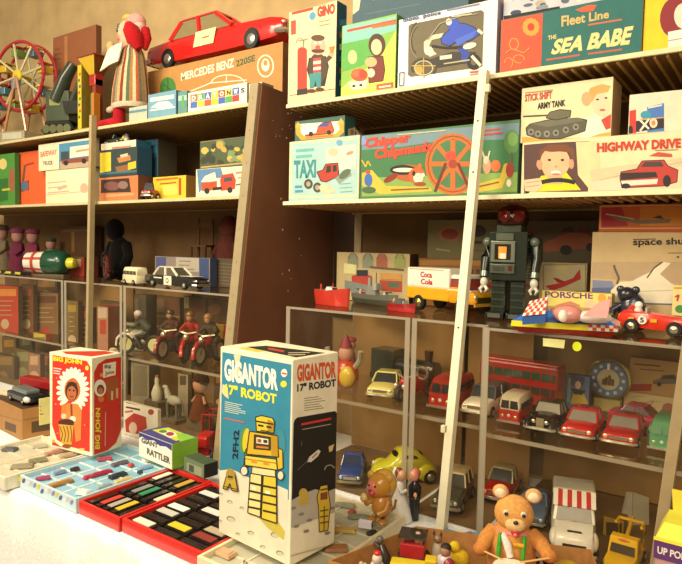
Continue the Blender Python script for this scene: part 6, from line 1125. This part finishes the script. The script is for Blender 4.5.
for x in (-1, 1): part('eye', hd, 'ell', q(-4.5+x*3.2, -11.6, 38.5), q(1.3, 1.1, 1.3), '2a1c14:g', 8); part('ear', hd, 'ell', q(-1+x*10, -2, 46), q(4, 2.6, 4), 'd0a04c:g', 10); part('hind_paw', t, 'ell', q(x*6, -7, 3), q(4.5, 6.5, 3), 'b87c30:g', 10)
part('arm', t, 'tube', [q(-8, -2, 22), q(-12, -8, 19), q(-13, -10, 24)], 3.6*s, 'c48a38:g', 8); part('paw', t, 'ell', q(-14, -10, 24), q(4.2, 3.4, 5), 'dcb878:g', 10); part('arm', t, 'tube', [q(8, -2, 22), q(9, -8, 15), q(3, -12, 11)], 3.6*s, 'b87c30:g', 8)
part('tail', t, 'tube', [q(4, 10, 6), q(8, 15, 10), q(9, 16, 18)], 1.6*s, 'a86c28:g', 7)
gbox('price_card', 'small lilac and white tag in front of the lion-like figurine', 'price card', onZ(358, 529, ZD)+V((0, 0, .0035)), facing(P)-.25, .034, .012, .018, card('d8ccd8', '3a3a6a', 'e8e0e8'))
P = onZ(406, 519, Z)
t = thing('cake_topper', 'bride and groom cake topper kissing, bride in a white gown', 'figurine', P, facing(P)); s = mpp(P)
part('gown', t, 'lathe', [q(14, 0)[0:2], q(13.5, 2), q(11, 12), q(7, 22), q(4, 29), q(4.6, 33), q(3.6, 37), q(1.6, 39)], 'f0ebe0:g', 20, Matrix.Translation(V(q(-7, 0, 0)))); bh = part('bride_head', t, 'ell', q(-6, -1, 44.5), q(5, 4.6, 5.8), 'e0a880:g', 14); part('bride_hair', bh, 'ell', q(-8.2, .5, 46), q(5, 4.8, 6), '8a4824:g', 14); part('veil', t, 'ell', q(-11.5, 2, 43), q(3.5, 4.5, 9), 'ece4dc:g', 12)
part('suit', t, 'rings', [[(q(8)[0]+rx*s*math.cos(k*math.pi/8), ry*s*math.sin(k*math.pi/8), z*s) for k in range(16)] for rx, ry, z in ((4.5, 4, 0), (5, 4.4, 8), (5.2, 4.4, 18), (6.4, 5, 28), (6.6, 5, 34), (2.6, 2.6, 39))], '1c1a20:g'); gh = part('groom_head', t, 'ell', q(6.5, -1, 45), q(5.2, 4.8, 6), 'd89078:g', 14); part('groom_hair', gh, 'ell', q(8.4, 1, 47), q(5, 4.8, 5.6), 'b86840:g', 14)
part('groom_arm', t, 'tube', [q(10, -4, 34), q(10.5, -7.5, 26), q(2, -8, 26)], 2.4*s, '1c1a20:g', 8); part('hand', t, 'ell', q(8.5, -8.5, 27.5), q(2, 1.6, 3.6), 'd8a070:g', 8); part('bride_arm', t, 'tube', [q(-9, -3, 34), q(-5, -7, 29), q(0, -6, 32)], 1.8*s, 'f0ebe0:g', 8)
# --- vehicles on the case floor
Zf = ZT+.001
t = thing('toy_car', 'lime yellow round-roofed tin car on the case floor', 'toy car', (-.93, .115, Zf), rad(-132)); L, W, H = .205, .11, .105
m = MB(); st = [(-.5, .45, .2, .36), (-.46, .62, .16, .48), (-.34, .74, .14, .66), (-.2, .82, .14, .86), (-.05, .84, .14, .97), (.08, .82, .14, .93), (.17, .78, .14, .74), (.25, .7, .14, .60), (.36, .62, .15, .54), (.46, .5, .18, .44), (.5, .34, .2, .34)]
m.rings([section(x*L, w*W/2, a_*H, c*H, .03*H, .6) for x, w, a_, c in st], 'd0cc2c:g'); m.build('body', t)
m = MB()
for x in (-.3, .3):
    for y in (-1, 1): m.ell((x*L, y*W*.38, H*.3), (L*.16, W*.14, H*.26), 'c8c428:g', 12)
m.build('fender', t); part('rear_window', t, 'ell', (-.245*L, 0, .72*H), (.055*L, .25*W, .13*H), '1c1a14:g', 12)
for y in (-1, 1): part('side_window', t, 'ell', (-.04*L, y*W*.36, .72*H), (.13*L, .05*W, .14*H), '201e18:g', 12); part('headlight', t, 'ell', (.42*L, y*W*.36, .42*H), (.03*L, .09*W, .08*H), 'e8e0b0:g', 10)
part('windscreen', t, 'ell', (.125*L, 0, .76*H), (.05*L, .28*W, .13*H), '1c1a14:g', 12); wheels(t, L, W, .022, (-.07, .07))
car('toy_car', 'blue tin car with yellow headlights half behind the robot box', 'toy car', (-1.065, .03, Zf), -62, .18, .076, .075, '2c4c98', style='coupe', glass='1c2a58:g', trim='c8b870:m')
car('toy_truck', 'dark pickup with a cream roof on the floor of the middle case', 'toy truck', (-.725, .045, Zf), -80, .19, .08, .09, '4a4a3c', 'dccc98', 'hood', '2c2820:g')
car('toy_car', 'red tin car with a pale roof, low behind the slanting white post', 'toy car', (-.635, .19, Zf), -84, .18, .08, .085, 'b4241c', 'a8a478', 'sedan')
car('toy_car', 'slate blue tin coupe beside the bear, on the floor of the right case', 'toy car', (-.508, .10, Zf), -80, .18, .07, .07, '58708c', style='coupe', glass='384858:g')
t = thing('toy_motorcycle', 'dim grey tangle of a toy motorbike right of the slanting post', 'toy motorcycle', (-.575, -.02, Zf), rad(-60), None)
t.location.x = -.548; t.location.y = -.055
for x in (-.03, .03): part('wheel', t, 'ring', (x, 0, .02), .015, .005, '2a2a2c', 'Y', 16)
part('frame', t, 'tube', [(-.03, 0, .02), (-.01, 0, .045), (.02, 0, .05), (.03, 0, .02)], .006, '6a4a44:g', 6); part('handlebar', t, 'tube', [(.02, -.02, .07), (.022, 0, .055), (.02, .02, .07)], .003, 'a8a8a0:m', 5)
# ice cream truck
t = thing('toy_truck', 'white ice-cream style van with a red striped windscreen awning', 'toy truck', (-.385, .008, Zf), rad(-74)); L, W, H = .205, .105, .128
m = MB(); st = [(-.5, 1, .12, .5), (.02, 1, .12, .5), (.12, .98, .12, .5), (.4, .9, .12, .47), (.48, .82, .13, .42), (.5, .7, .16, .36)]
m.rings([section(x*L, w*W/2, a_*H, c*H, .02*H, .86) for x, w, a_, c in st], 'ece6d4:g'); m.build('body', t)
m = MB(); m.hexa([(-.49*L, -W*.49, H*.5), (.16*L, -W*.47, H*.5), (.16*L, W*.47, H*.5), (-.49*L, W*.49, H*.5)], [(-.47*L, -W*.46, H*.86), (.06*L, -W*.42, H*.84), (.06*L, W*.42, H*.84), (-.47*L, W*.46, H*.86)], 'e8e2d0:g'); m.build('cab', t, .003)
part('windscreen', t, 'hexa', [(.150*L, -W*.40, H*.53), (.165*L, -W*.40, H*.53), (.165*L, W*.40, H*.53), (.150*L, W*.40, H*.53)], [(.08*L, -W*.36, H*.78), (.095*L, -W*.36, H*.78), (.095*L, W*.36, H*.78), (.08*L, W*.36, H*.78)], '6a6050:g')
m = MB()
for k in range(9):
    y0, y1 = -W*.47+k*W*.94/9, -W*.47+(k+1)*W*.94/9; key = 'c03430' if k % 2 else 'f0e8d8'
    m.hexa([(.135*L, y0, H*.80), (.145*L, y0, H*.80), (.145*L, y1, H*.80), (.135*L, y1, H*.80)], [(-.06*L, y0, H*1.0), (-.05*L, y0, H*1.01), (-.05*L, y1, H*1.01), (-.06*L, y1, H*1.0)], key)
m.build('awning', t)
m = MB(); m.box((-.27*L, 0, H*.96), (.46*L, W*1.0, H*.13), 'c0bca8:g', taper=.96); m.build('roof', t, .005)
for y in (-1, 1):
    part('headlight', t, 'ell', (.485*L, y*W*.28, H*.30), (.012*L, .07*W, .07*W), 'd8d0b8:m', 12); part('fender', t, 'ell', (.30*L, y*W*.44, H*.28), (.14*L, W*.1, H*.17), 'ece6d4:g', 12); part('door_window', t, 'hexa', [(-.10*L, y*W*.478, H*.54), (.11*L, y*W*.47, H*.54), (.11*L, y*W*.455, H*.54), (-.10*L, y*W*.465, H*.54)], [(-.10*L, y*W*.452, H*.77), (.04*L, y*W*.44, H*.77), (.04*L, y*W*.425, H*.77), (-.10*L, y*W*.435, H*.77)], '8a8068:g')
part('hood_ornament', t, 'box', (.40*L, 0, H*.495), (.02*L, W*.3, H*.025), '5a5448:m'); part('grille', t, 'box', (.497*L, 0, H*.26), (.012*L, W*.5, H*.12), '6a6456:m'); part('bumper', t, 'box', (.515*L, 0, H*.15), (.02*L, W*.96, H*.05), 'd0c8b4:m'); wheels(t, L, W, H*.155, (-.3*L, .3*L), hub='a8a090:m')
# yellow tow truck
t = thing('toy_truck', 'yellow toy tow truck with a frame on its back, right case floor', 'toy truck', (-.258, -.03, Zf), rad(-92)); L, W, H = .14, .07, .068
m = MB(); st = [(-.5, .9, .15, .42), (-.05, 1, .15, .46), (.1, 1, .15, .5), (.42, .95, .15, .46), (.5, .8, .18, .38)]
m.rings([section(x*L, w*W/2, a_*H, c*H, .02*H, .9) for x, w, a_, c in st], 'e0b01c:g'); m.build('body', t)
part('cab', t, 'hexa', [(-.1*L, -W*.47, H*.46), (.2*L, -W*.46, H*.46), (.2*L, W*.46, H*.46), (-.1*L, W*.47, H*.46)], [(-.08*L, -W*.44, H*1.0), (.1*L, -W*.43, H*1.0), (.1*L, W*.43, H*1.0), (-.08*L, W*.44, H*1.0)], 'e0b01c:g', bevel=.003); part('windscreen', t, 'hexa', [(.197*L, -W*.38, H*.54), (.21*L, -W*.38, H*.54), (.21*L, W*.38, H*.54), (.197*L, W*.38, H*.54)], [(.145*L, -W*.36, H*.80), (.158*L, -W*.36, H*.80), (.158*L, W*.36, H*.80), (.145*L, W*.36, H*.80)], '3c3018:g'); part('badge', t, 'ell', (.11*L, 0, H*.92), (.015*L, W*.2, H*.06), 'c86a20:g', 12)
m = MB()
for y in (-1, 1): m.tube([(-.42*L, y*W*.4, H*.4), (-.42*L, y*W*.4, H*1.25), (-.2*L, y*W*.4, H*1.25)], .004, 'd0a020:g', 6)
m.tube([(-.42*L, -W*.4, H*1.25), (-.42*L, W*.4, H*1.25)], .004, 'd0a020:g', 6); m.tube([(-.1*L, 0, H*.9), (-.5*L, 0, H*1.3)], .005, 'b88c28:g', 6); m.build('crane_frame', t); part('bumper', t, 'box', (.51*L, 0, H*.2), (.03*L, W, H*.1), 'c8bca0:m'); wheels(t, L, W, H*.19, (-.3*L, .3*L))
b = box('toy_box', 'dark yellow open crate behind the tow truck', 'toy box', 603.5, 624, 516, .10, Zf, .05, card('b08c2c', '7a5c20')); a = b.front(); a.p('4a3420', [(606, 522), (622, 523), (622, 540), (606, 540)]); a.done()
t = thing('folded_paper', 'folded white paper standing behind the yellow tow truck', 'paper', (onY(633, 520, .24).x, .24, Zf), 0); part('leaf', t, 'hexa', [(-.03, -.02, 0), (.0, -.03, 0), (.002, -.028, 0), (-.028, -.018, 0)], [(-.02, .0, .075), (-.005, -.012, .082), (-.003, -.01, .082), (-.018, .002, .075)], 'c8c0a8'); part('leaf', t, 'hexa', [(.004, -.03, 0), (.04, .0, 0), (.038, .002, 0), (.002, -.028, 0)], [(.0, -.012, .082), (.035, .008, .07), (.033, .01, .07), (-.002, -.01, .082)], 'b8b098')
# clear jar
t = thing('glass_jar', 'small clear jar between the tow truck and the yellow lidded box', 'jar', (-.178, -.06, Zf), 0); part('glass', t, 'lathe', [(.022, 0), (.026, .004), (.026, .045), (.022, .052)], 'd8d8cc:clear', 18); part('lid', t, 'lathe', [(.024, .052), (.024, .062), (.02, .064)], '8a8678:m', 18)
# yellow lidded box
x0 = onY(655.5, 540, -.314).x; zt = onY(655, 541, -.314).z
t = thing('toy_box', 'yellow and purple box with its lid flap up, bottom right corner', 'toy box', (x0+.075, -.262, Z), 0); h = zt-Z
part('carton', t, 'box', (0, 0, h*.42), (.15, .10, h*.84), card('b88c84', 'a07870')); bd = part('purple_band', t, 'box', (0, 0, h*.93), (.154, .104, h*.18), '5a2c68')
m = MB(); m.box((0, -.0525, h*1.03), (.156, .002, h*.03), 'e8d840'); m.build('band_edge', t)
part('lid_top', t, 'hexa', [(-.077, -.052, h*1.02), (.077, -.052, h*1.02), (.077, .052, h*1.02), (-.077, .052, h*1.02)], [(-.066, -.02, h*1.14), (.077, -.02, h*1.14), (.077, .052, h*1.14), (-.066, .052, h*1.14)], ('f0e450', 'e0c830', 'e0c830', 'e8d438', 'e8dc44', 'd8c030'))
part('lid_flap', t, 'hexa', [(-.06, .050, h*1.14), (.077, .050, h*1.14), (.077, .053, h*1.14), (-.06, .053, h*1.14)], [(-.065, .064, h*1.33), (.077, .064, h*1.33), (.077, .067, h*1.33), (-.065, .067, h*1.33)], 'd8c020')
m = MB(); uv, fs = text_mesh('UP POP'); m.add([(-.071+u*.046, -.0527, h*.89+v*h*.07) for u, v in uv], fs, 'e8dcc8'); m.build('lettering', bd)
# light blue flat box by the slanting post
b = gbox('toy_box', 'flat light blue box lying at the foot of the slanting white post', 'toy box', (-.640, -.203, Z), rad(8), .125, .045, .03, card('8a9aa0', '7a8a90', '4a9cc0')); a = b.topf(); a.p('e4e4d8', [(449, 525), (470, 531), (462, 533), (448, 529)]); a.l('c84438', [(466, 534), (472, 532)], 2); a.done('top_print')
# ================================================================== NEAR CARDBOARD TRAY WITH TOYS
ZR = .822
A0, B0, C0, D0 = V((-.668, -.290, 0)), V((-.738, -.545, 0)), V((-.16, -.50, 0)), V((-.305, -.155, 0))
ctr = (A0+B0+C0+D0)/4
t = thing('cardboard_tray', 'open brown cardboard tray heaped with small tin toys, front edge', 'cardboard tray', (ctr.x, ctr.y, Z), 0); O = V((ctr.x, ctr.y, 0))
inn = [p-O for p in (B0, C0, D0, A0)]; m = MB(); m.prism([(p.x*.93, p.y*.93) for p in inn], 0, .019, 'a87440:c'); m.build('base', t)
for p, q_ in ((A0, B0), (D0, A0), (B0, C0), (C0, D0)):
    p1, q1 = p-O, q_-O; up = V((0, 0, ZR-Z)); k = .93; n_ = .975
    m = MB(); m.hexa([p1*k, q1*k, q1*k*n_, p1*k*n_], [p1+up, q1+up, q1*.985+up, p1*.985+up], 'b07a40:c'); m.build('side_wall', t)
ZI = Z+.020
GT = 'small tin toys in the cardboard tray'
def heap(name, label, cat, px, py, z, rz=0):
    P = onZ(px, py, z); return thing(name, label, cat, (P.x, P.y, ZI), rad(rz), GT), P, z-ZI
t, P, z = heap('toy_cart', 'red tin carriage with black wheels at the back of the cardboard tray', 'tin toy', 413, 555, .80, 20)
part('body', t, 'box', (0, 0, .045), (.055, .04, .035), 'b82c30:g', bevel=.003); part('canopy', t, 'box', (0, 0, .078), (.06, .045, .006), '2c2420:g'); part('driver', t, 'ell', (.01, 0, .07), (.01, .01, .014), 'c8a890')
for x in (-.02, .02):
    for y in (-.024, .024): part('wheel', t, 'ring', (x, y, .018), .014, .004, '2a2020', 'Y', 14)
    part('canopy_post', t, 'cyl', (x, -.018, .06), (x, -.018, .078), .002, 'a89c80:m', n=6)
t, P, z = heap('toy_truck', 'yellow bar-shaped tin truck along the near edge of the cardboard tray', 'tin toy', 414, 572, .80, 22); part('body', t, 'box', (0, 0, .04), (.10, .03, .022), 'e0c020:g', bevel=.004); part('cab', t, 'box', (.035, 0, .055), (.025, .028, .02), 'd8b818:g', bevel=.003); wheels(t, .1, .034, .014, (-.03, .03))
t, P, z = heap('toy_figure', 'dark tin rider leaning left of the red carriage', 'tin toy', 386, 560, .80, -20); part('body', t, 'tube', [(0, 0, .013), (-.005, 0, .035), (-.018, 0, .055)], [.012, .012, .008], '3a302c:g', 8); part('head', t, 'ell', (-.022, 0, .066), (.008, .008, .009), '6a6058:g'); part('arm', t, 'tube', [(-.008, 0, .045), (-.03, -.01, .06)], .004, '4a4440:g', 6)
t, P, z = heap('toy_figure', 'red-capped clown toy in the left of the cardboard tray', 'tin toy', 377, 569, .80, 0); part('body', t, 'lathe', [(.02, 0), (.018, .025), (.008, .042)], 'c03438:g', 14); part('head', t, 'ell', (0, 0, .052), (.011, .011, .012), 'd8c8b8'); part('cap', t, 'ell', (0, 0, .064), (.008, .008, .006), 'd02c28:g'); part('collar', t, 'ring', (0, 0, .04), .01, .004, 'd8d0c0', 'Z', 12)
t, P, z = heap('toy_figure', 'thin wire-legged tin toy at the left corner of the cardboard tray', 'tin toy', 363, 573, .80, 0)
for x in (-.008, .008): part('leg', t, 'cyl', (x, 0, 0), (x*.6, 0, .045), .003, '4a4038:m', n=6); part('knob', t, 'ell', (x*.6, 0, .048), (.005, .005, .005), 'b8a888')
t, P, z = heap('toy_figure', 'white and tan tin animal right of the red carriage', 'tin toy', 437, 553, .80, 10); part('body', t, 'ell', (0, 0, .03), (.012, .012, .03), 'd8ccb0:g'); part('head', t, 'ell', (.002, -.004, .064), (.01, .01, .01), '8a6a4c:g')
for x in (-.008, .008): part('ear', t, 'ell', (x, 0, .074), (.003, .003, .006), '5a4030:g')
t, P, z = heap('toy_figure', 'black-haired figure with a white and red body in the tray', 'tin toy', 445, 563, .80, 0); part('body', t, 'ell', (0, 0, .03), (.022, .016, .02), 'd8c8c8:g'); part('sash', t, 'ell', (.01, -.004, .03), (.014, .014, .016), '9a3038:g'); part('head', t, 'ell', (0, 0, .056), (.012, .012, .013), 'a87860'); part('hair', t, 'ell', (0, .003, .063), (.012, .012, .009), '2a1c18')
t, P, z = heap('toy_chick', 'fluffy yellow toy cluster left of the bear', 'tin toy', 459, 556, .80, 0); part('body', t, 'ell', (0, 0, .026), (.025, .02, .02), 'dcb428:f', 14); part('head', t, 'ell', (-.008, -.006, .05), (.013, .013, .013), 'e0bc2c:f', 12); part('beak', t, 'ell', (-.012, -.019, .049), (.004, .005, .003), 'c87820')
t, P, z = heap('toy_hat', 'black rounded toy hat beside the bear', 'tin toy', 467, 576, .80, 0); part('brim', t, 'lathe', [(.024, .022), (.025, .026)], '1c1816:g', 16); part('crown', t, 'ell', (0, 0, .03), (.018, .018, .018), '1c1816:g', 14); part('stand', t, 'cyl', (0, 0, 0), (0, 0, .024), .014, '3a302a')
t, P, z = heap('toy_figure', 'white toy penguin-like lump right of the bear drum', 'tin toy', 545, 562, .80, 0); part('body', t, 'ell', (0, 0, .03), (.024, .02, .03), 'e4d8c0:g', 14); part('patch', t, 'ell', (.012, -.018, .04), (.012, .01, .01), '1c1818:g'); part('patch', t, 'ell', (-.014, -.02, .036), (.009, .008, .009), '1c1818:g')
t, P, z = heap('toy_turtle', 'orange and yellow domed tin toy below the white van', 'tin toy', 569, 570, .80, 0); part('shell', t, 'ell', (0, 0, .026), (.032, .026, .024), 'd8a838:g', 18); part('spot', t, 'ell', (.0, -.024, .034), (.016, .01, .009), 'c86028:g'); part('head', t, 'ell', (.033, -.01, .022), (.012, .012, .011), 'c88c38:g')
# --- drummer bear
P = V((-.432, -.305, ZI)); th_ = facing(P)
t = thing('toy_bear', 'brown drummer bear with green braces and a red mouth', 'toy bear', P, th_); s = mpp(P+V((0, 0, .1))); b0 = 590
def qb(px, py, y=0): return ((px-506)*s, y*s, (b0-py)*s)
T = None
m = MB(); m.lathe([(18*s, 0), (22*s, 8*s), (24*s, 24*s), (22*s, 44*s), (16*s, 60*s), (9*s, 66*s)], 'cc8844:f', 20); m.build('body', t)
hd = part('head', t, 'ell', qb(507, 517, -3), (19*s, 16*s, 18.2*s), 'dc9c54:f', 22)
part('muzzle', hd, 'ell', qb(508.5, 522.5, -16), (10*s, 6.4*s, 7.4*s), 'e8bc80:f', 16); part('nose', hd, 'ell', qb(509, 518.5, -22), (2.6*s, 2*s, 2*s), '1c1410:g', 10); part('mouth', hd, 'ell', qb(509, 529.5, -19), (4.2*s, 2.6*s, 4*s), 'c82c28:g', 12); part('tongue', hd, 'ell', qb(509, 531, -21), (2.2*s, 1.5*s, 2*s), 'e87068:g', 8)
for x, yy in ((499.5, 512), (516, 512)): e_ = part('eye', hd, 'ell', qb(x, yy, -16.6), (3.2*s, 2*s, 3.2*s), 'd8c8a8:g', 10); part('pupil', e_, 'ell', qb(x+.3, yy+.3, -18.3), (1.9*s, 1.1*s, 2*s), '2a1810:g', 8)
for x, yy in ((493.5, 497.5), (525, 498)): e_ = part('ear', t, 'ell', qb(x, yy, -1), (8*s, 4.5*s, 7.5*s), 'dca468:f', 14); part('inner_ear', e_, 'ell', qb(x, yy+.5, -4), (5.6*s, 2.6*s, 5.2*s), 'f0d4ac:f', 12)
for sd, pts in ((-1, [(489, 539, 0), (481, 545, -8), (477, 551, -18)]), (1, [(524, 539, 0), (534, 543, -8), (541, 549, -16)])):
    ar = part('arm', t, 'tube', [qb(*p) for p in pts], [9*s, 8*s, 6.5*s], 'cc8844:f', 10); part('paw', ar, 'ell', qb(*pts[2]), (8*s, 7*s, 6.5*s), 'c47c3c:f', 12); part('drumstick', t, 'tube', [qb(pts[2][0], pts[2][1]-1, -22), qb(506+sd*8, 553, -30)], 1*s, 'd8a868', 6)
for x in (494, 517): part('brace', t, 'tube', [qb(x+1, 533, -16), qb(x, 545, -22.3), qb(x-.5, 560, -24.5), qb(x, 575, -24)], 2.2*s, '4a9c34:f', 6)
m = MB(); m.ring(qb(506, 533.5, -1), 14*s, 3.2*s, 'd88878:f', 'Z', 20); m.tube([qb(497, 534, -15), qb(502, 541, -21.5), qb(505, 552, -23.5)], [3*s, 4.2*s, 3.4*s], 'e8dcd0:f', 8); m.build('scarf', t)
part('cross_strap', t, 'tube', [qb(507, 540, -21), qb(517, 541, -20.5)], 2.2*s, 'd8a028:f', 6)
dm = part('drum', t, 'lathe', [(17*s, 0), (18*s, 2*s), (17.4*s, 4*s), (17.4*s, 20*s), (18*s, 22*s), (17*s, 23*s)], 'b84c34:g', 22, Matrix.Translation(V(qb(506, 577, -41)))); part('drum_skin', dm, 'lathe', [(16.6*s, 23.2*s), (16.6*s, 24*s)], 'ecdcc0', 22, Matrix.Translation(V(qb(506, 577, -41))))
for x in (-1, 1): part('leg', t, 'ell', (x*20*s, -20*s, 8*s), (9*s, 18*s, 8*s), 'b87438:f', 12)
# ================================================================== light
w = bpy.data.worlds.new('world'); SC.world = w; w.use_nodes = True
bg = w.node_tree.nodes['Background']; bg.inputs[0].default_value = (1, .80, .52, 1); bg.inputs[1].default_value = .42
def lamp(name, loc, tgt, e, sx, sy, col):
    l = bpy.data.lights.new(name, 'AREA'); l.shape = 'RECTANGLE'; l.size = sx; l.size_y = sy; l.energy = e; l.color = col
    o = bpy.data.objects.new(name, l); COL.objects.link(o); o.location = loc; o.rotation_euler = (V(tgt)-V(loc)).to_track_quat('-Z', 'Y').to_euler(); return o
WARM = (1, .88, .64)
lamp('ceiling_lamp_light', (.1, -3.3, 2.75), (-.7, 0, 1.3), 45, 1.6, .8, WARM)  # unseen light added for frontal fill
lamp('ceiling_lamp_light', (-2.6, -2.9, 2.75), (-2.0, 0, 1.3), 50, 1.6, .8, WARM)  # second unseen fill, for the left unit
lamp('ceiling_lamp_light', (-1.9, -1.5, 2.9), (-1.7, -.6, .75), 52, 1.2, .6, WARM)  # added above the table front to overexpose the cloth
SC.cycles.transparent_max_bounces = 48
lamp('ceiling_lamp_light', (.3, -1.9, 2.9), (-.5, -.5, .8), 14, 1.0, .6, WARM)  # added to keep the right of the table bright
vs_ = SC.view_settings; vs_.view_transform = 'Standard'; vs_.look = 'None'; vs_.gamma = 1; vs_.use_curve_mapping = False; vs_.exposure = 0.0
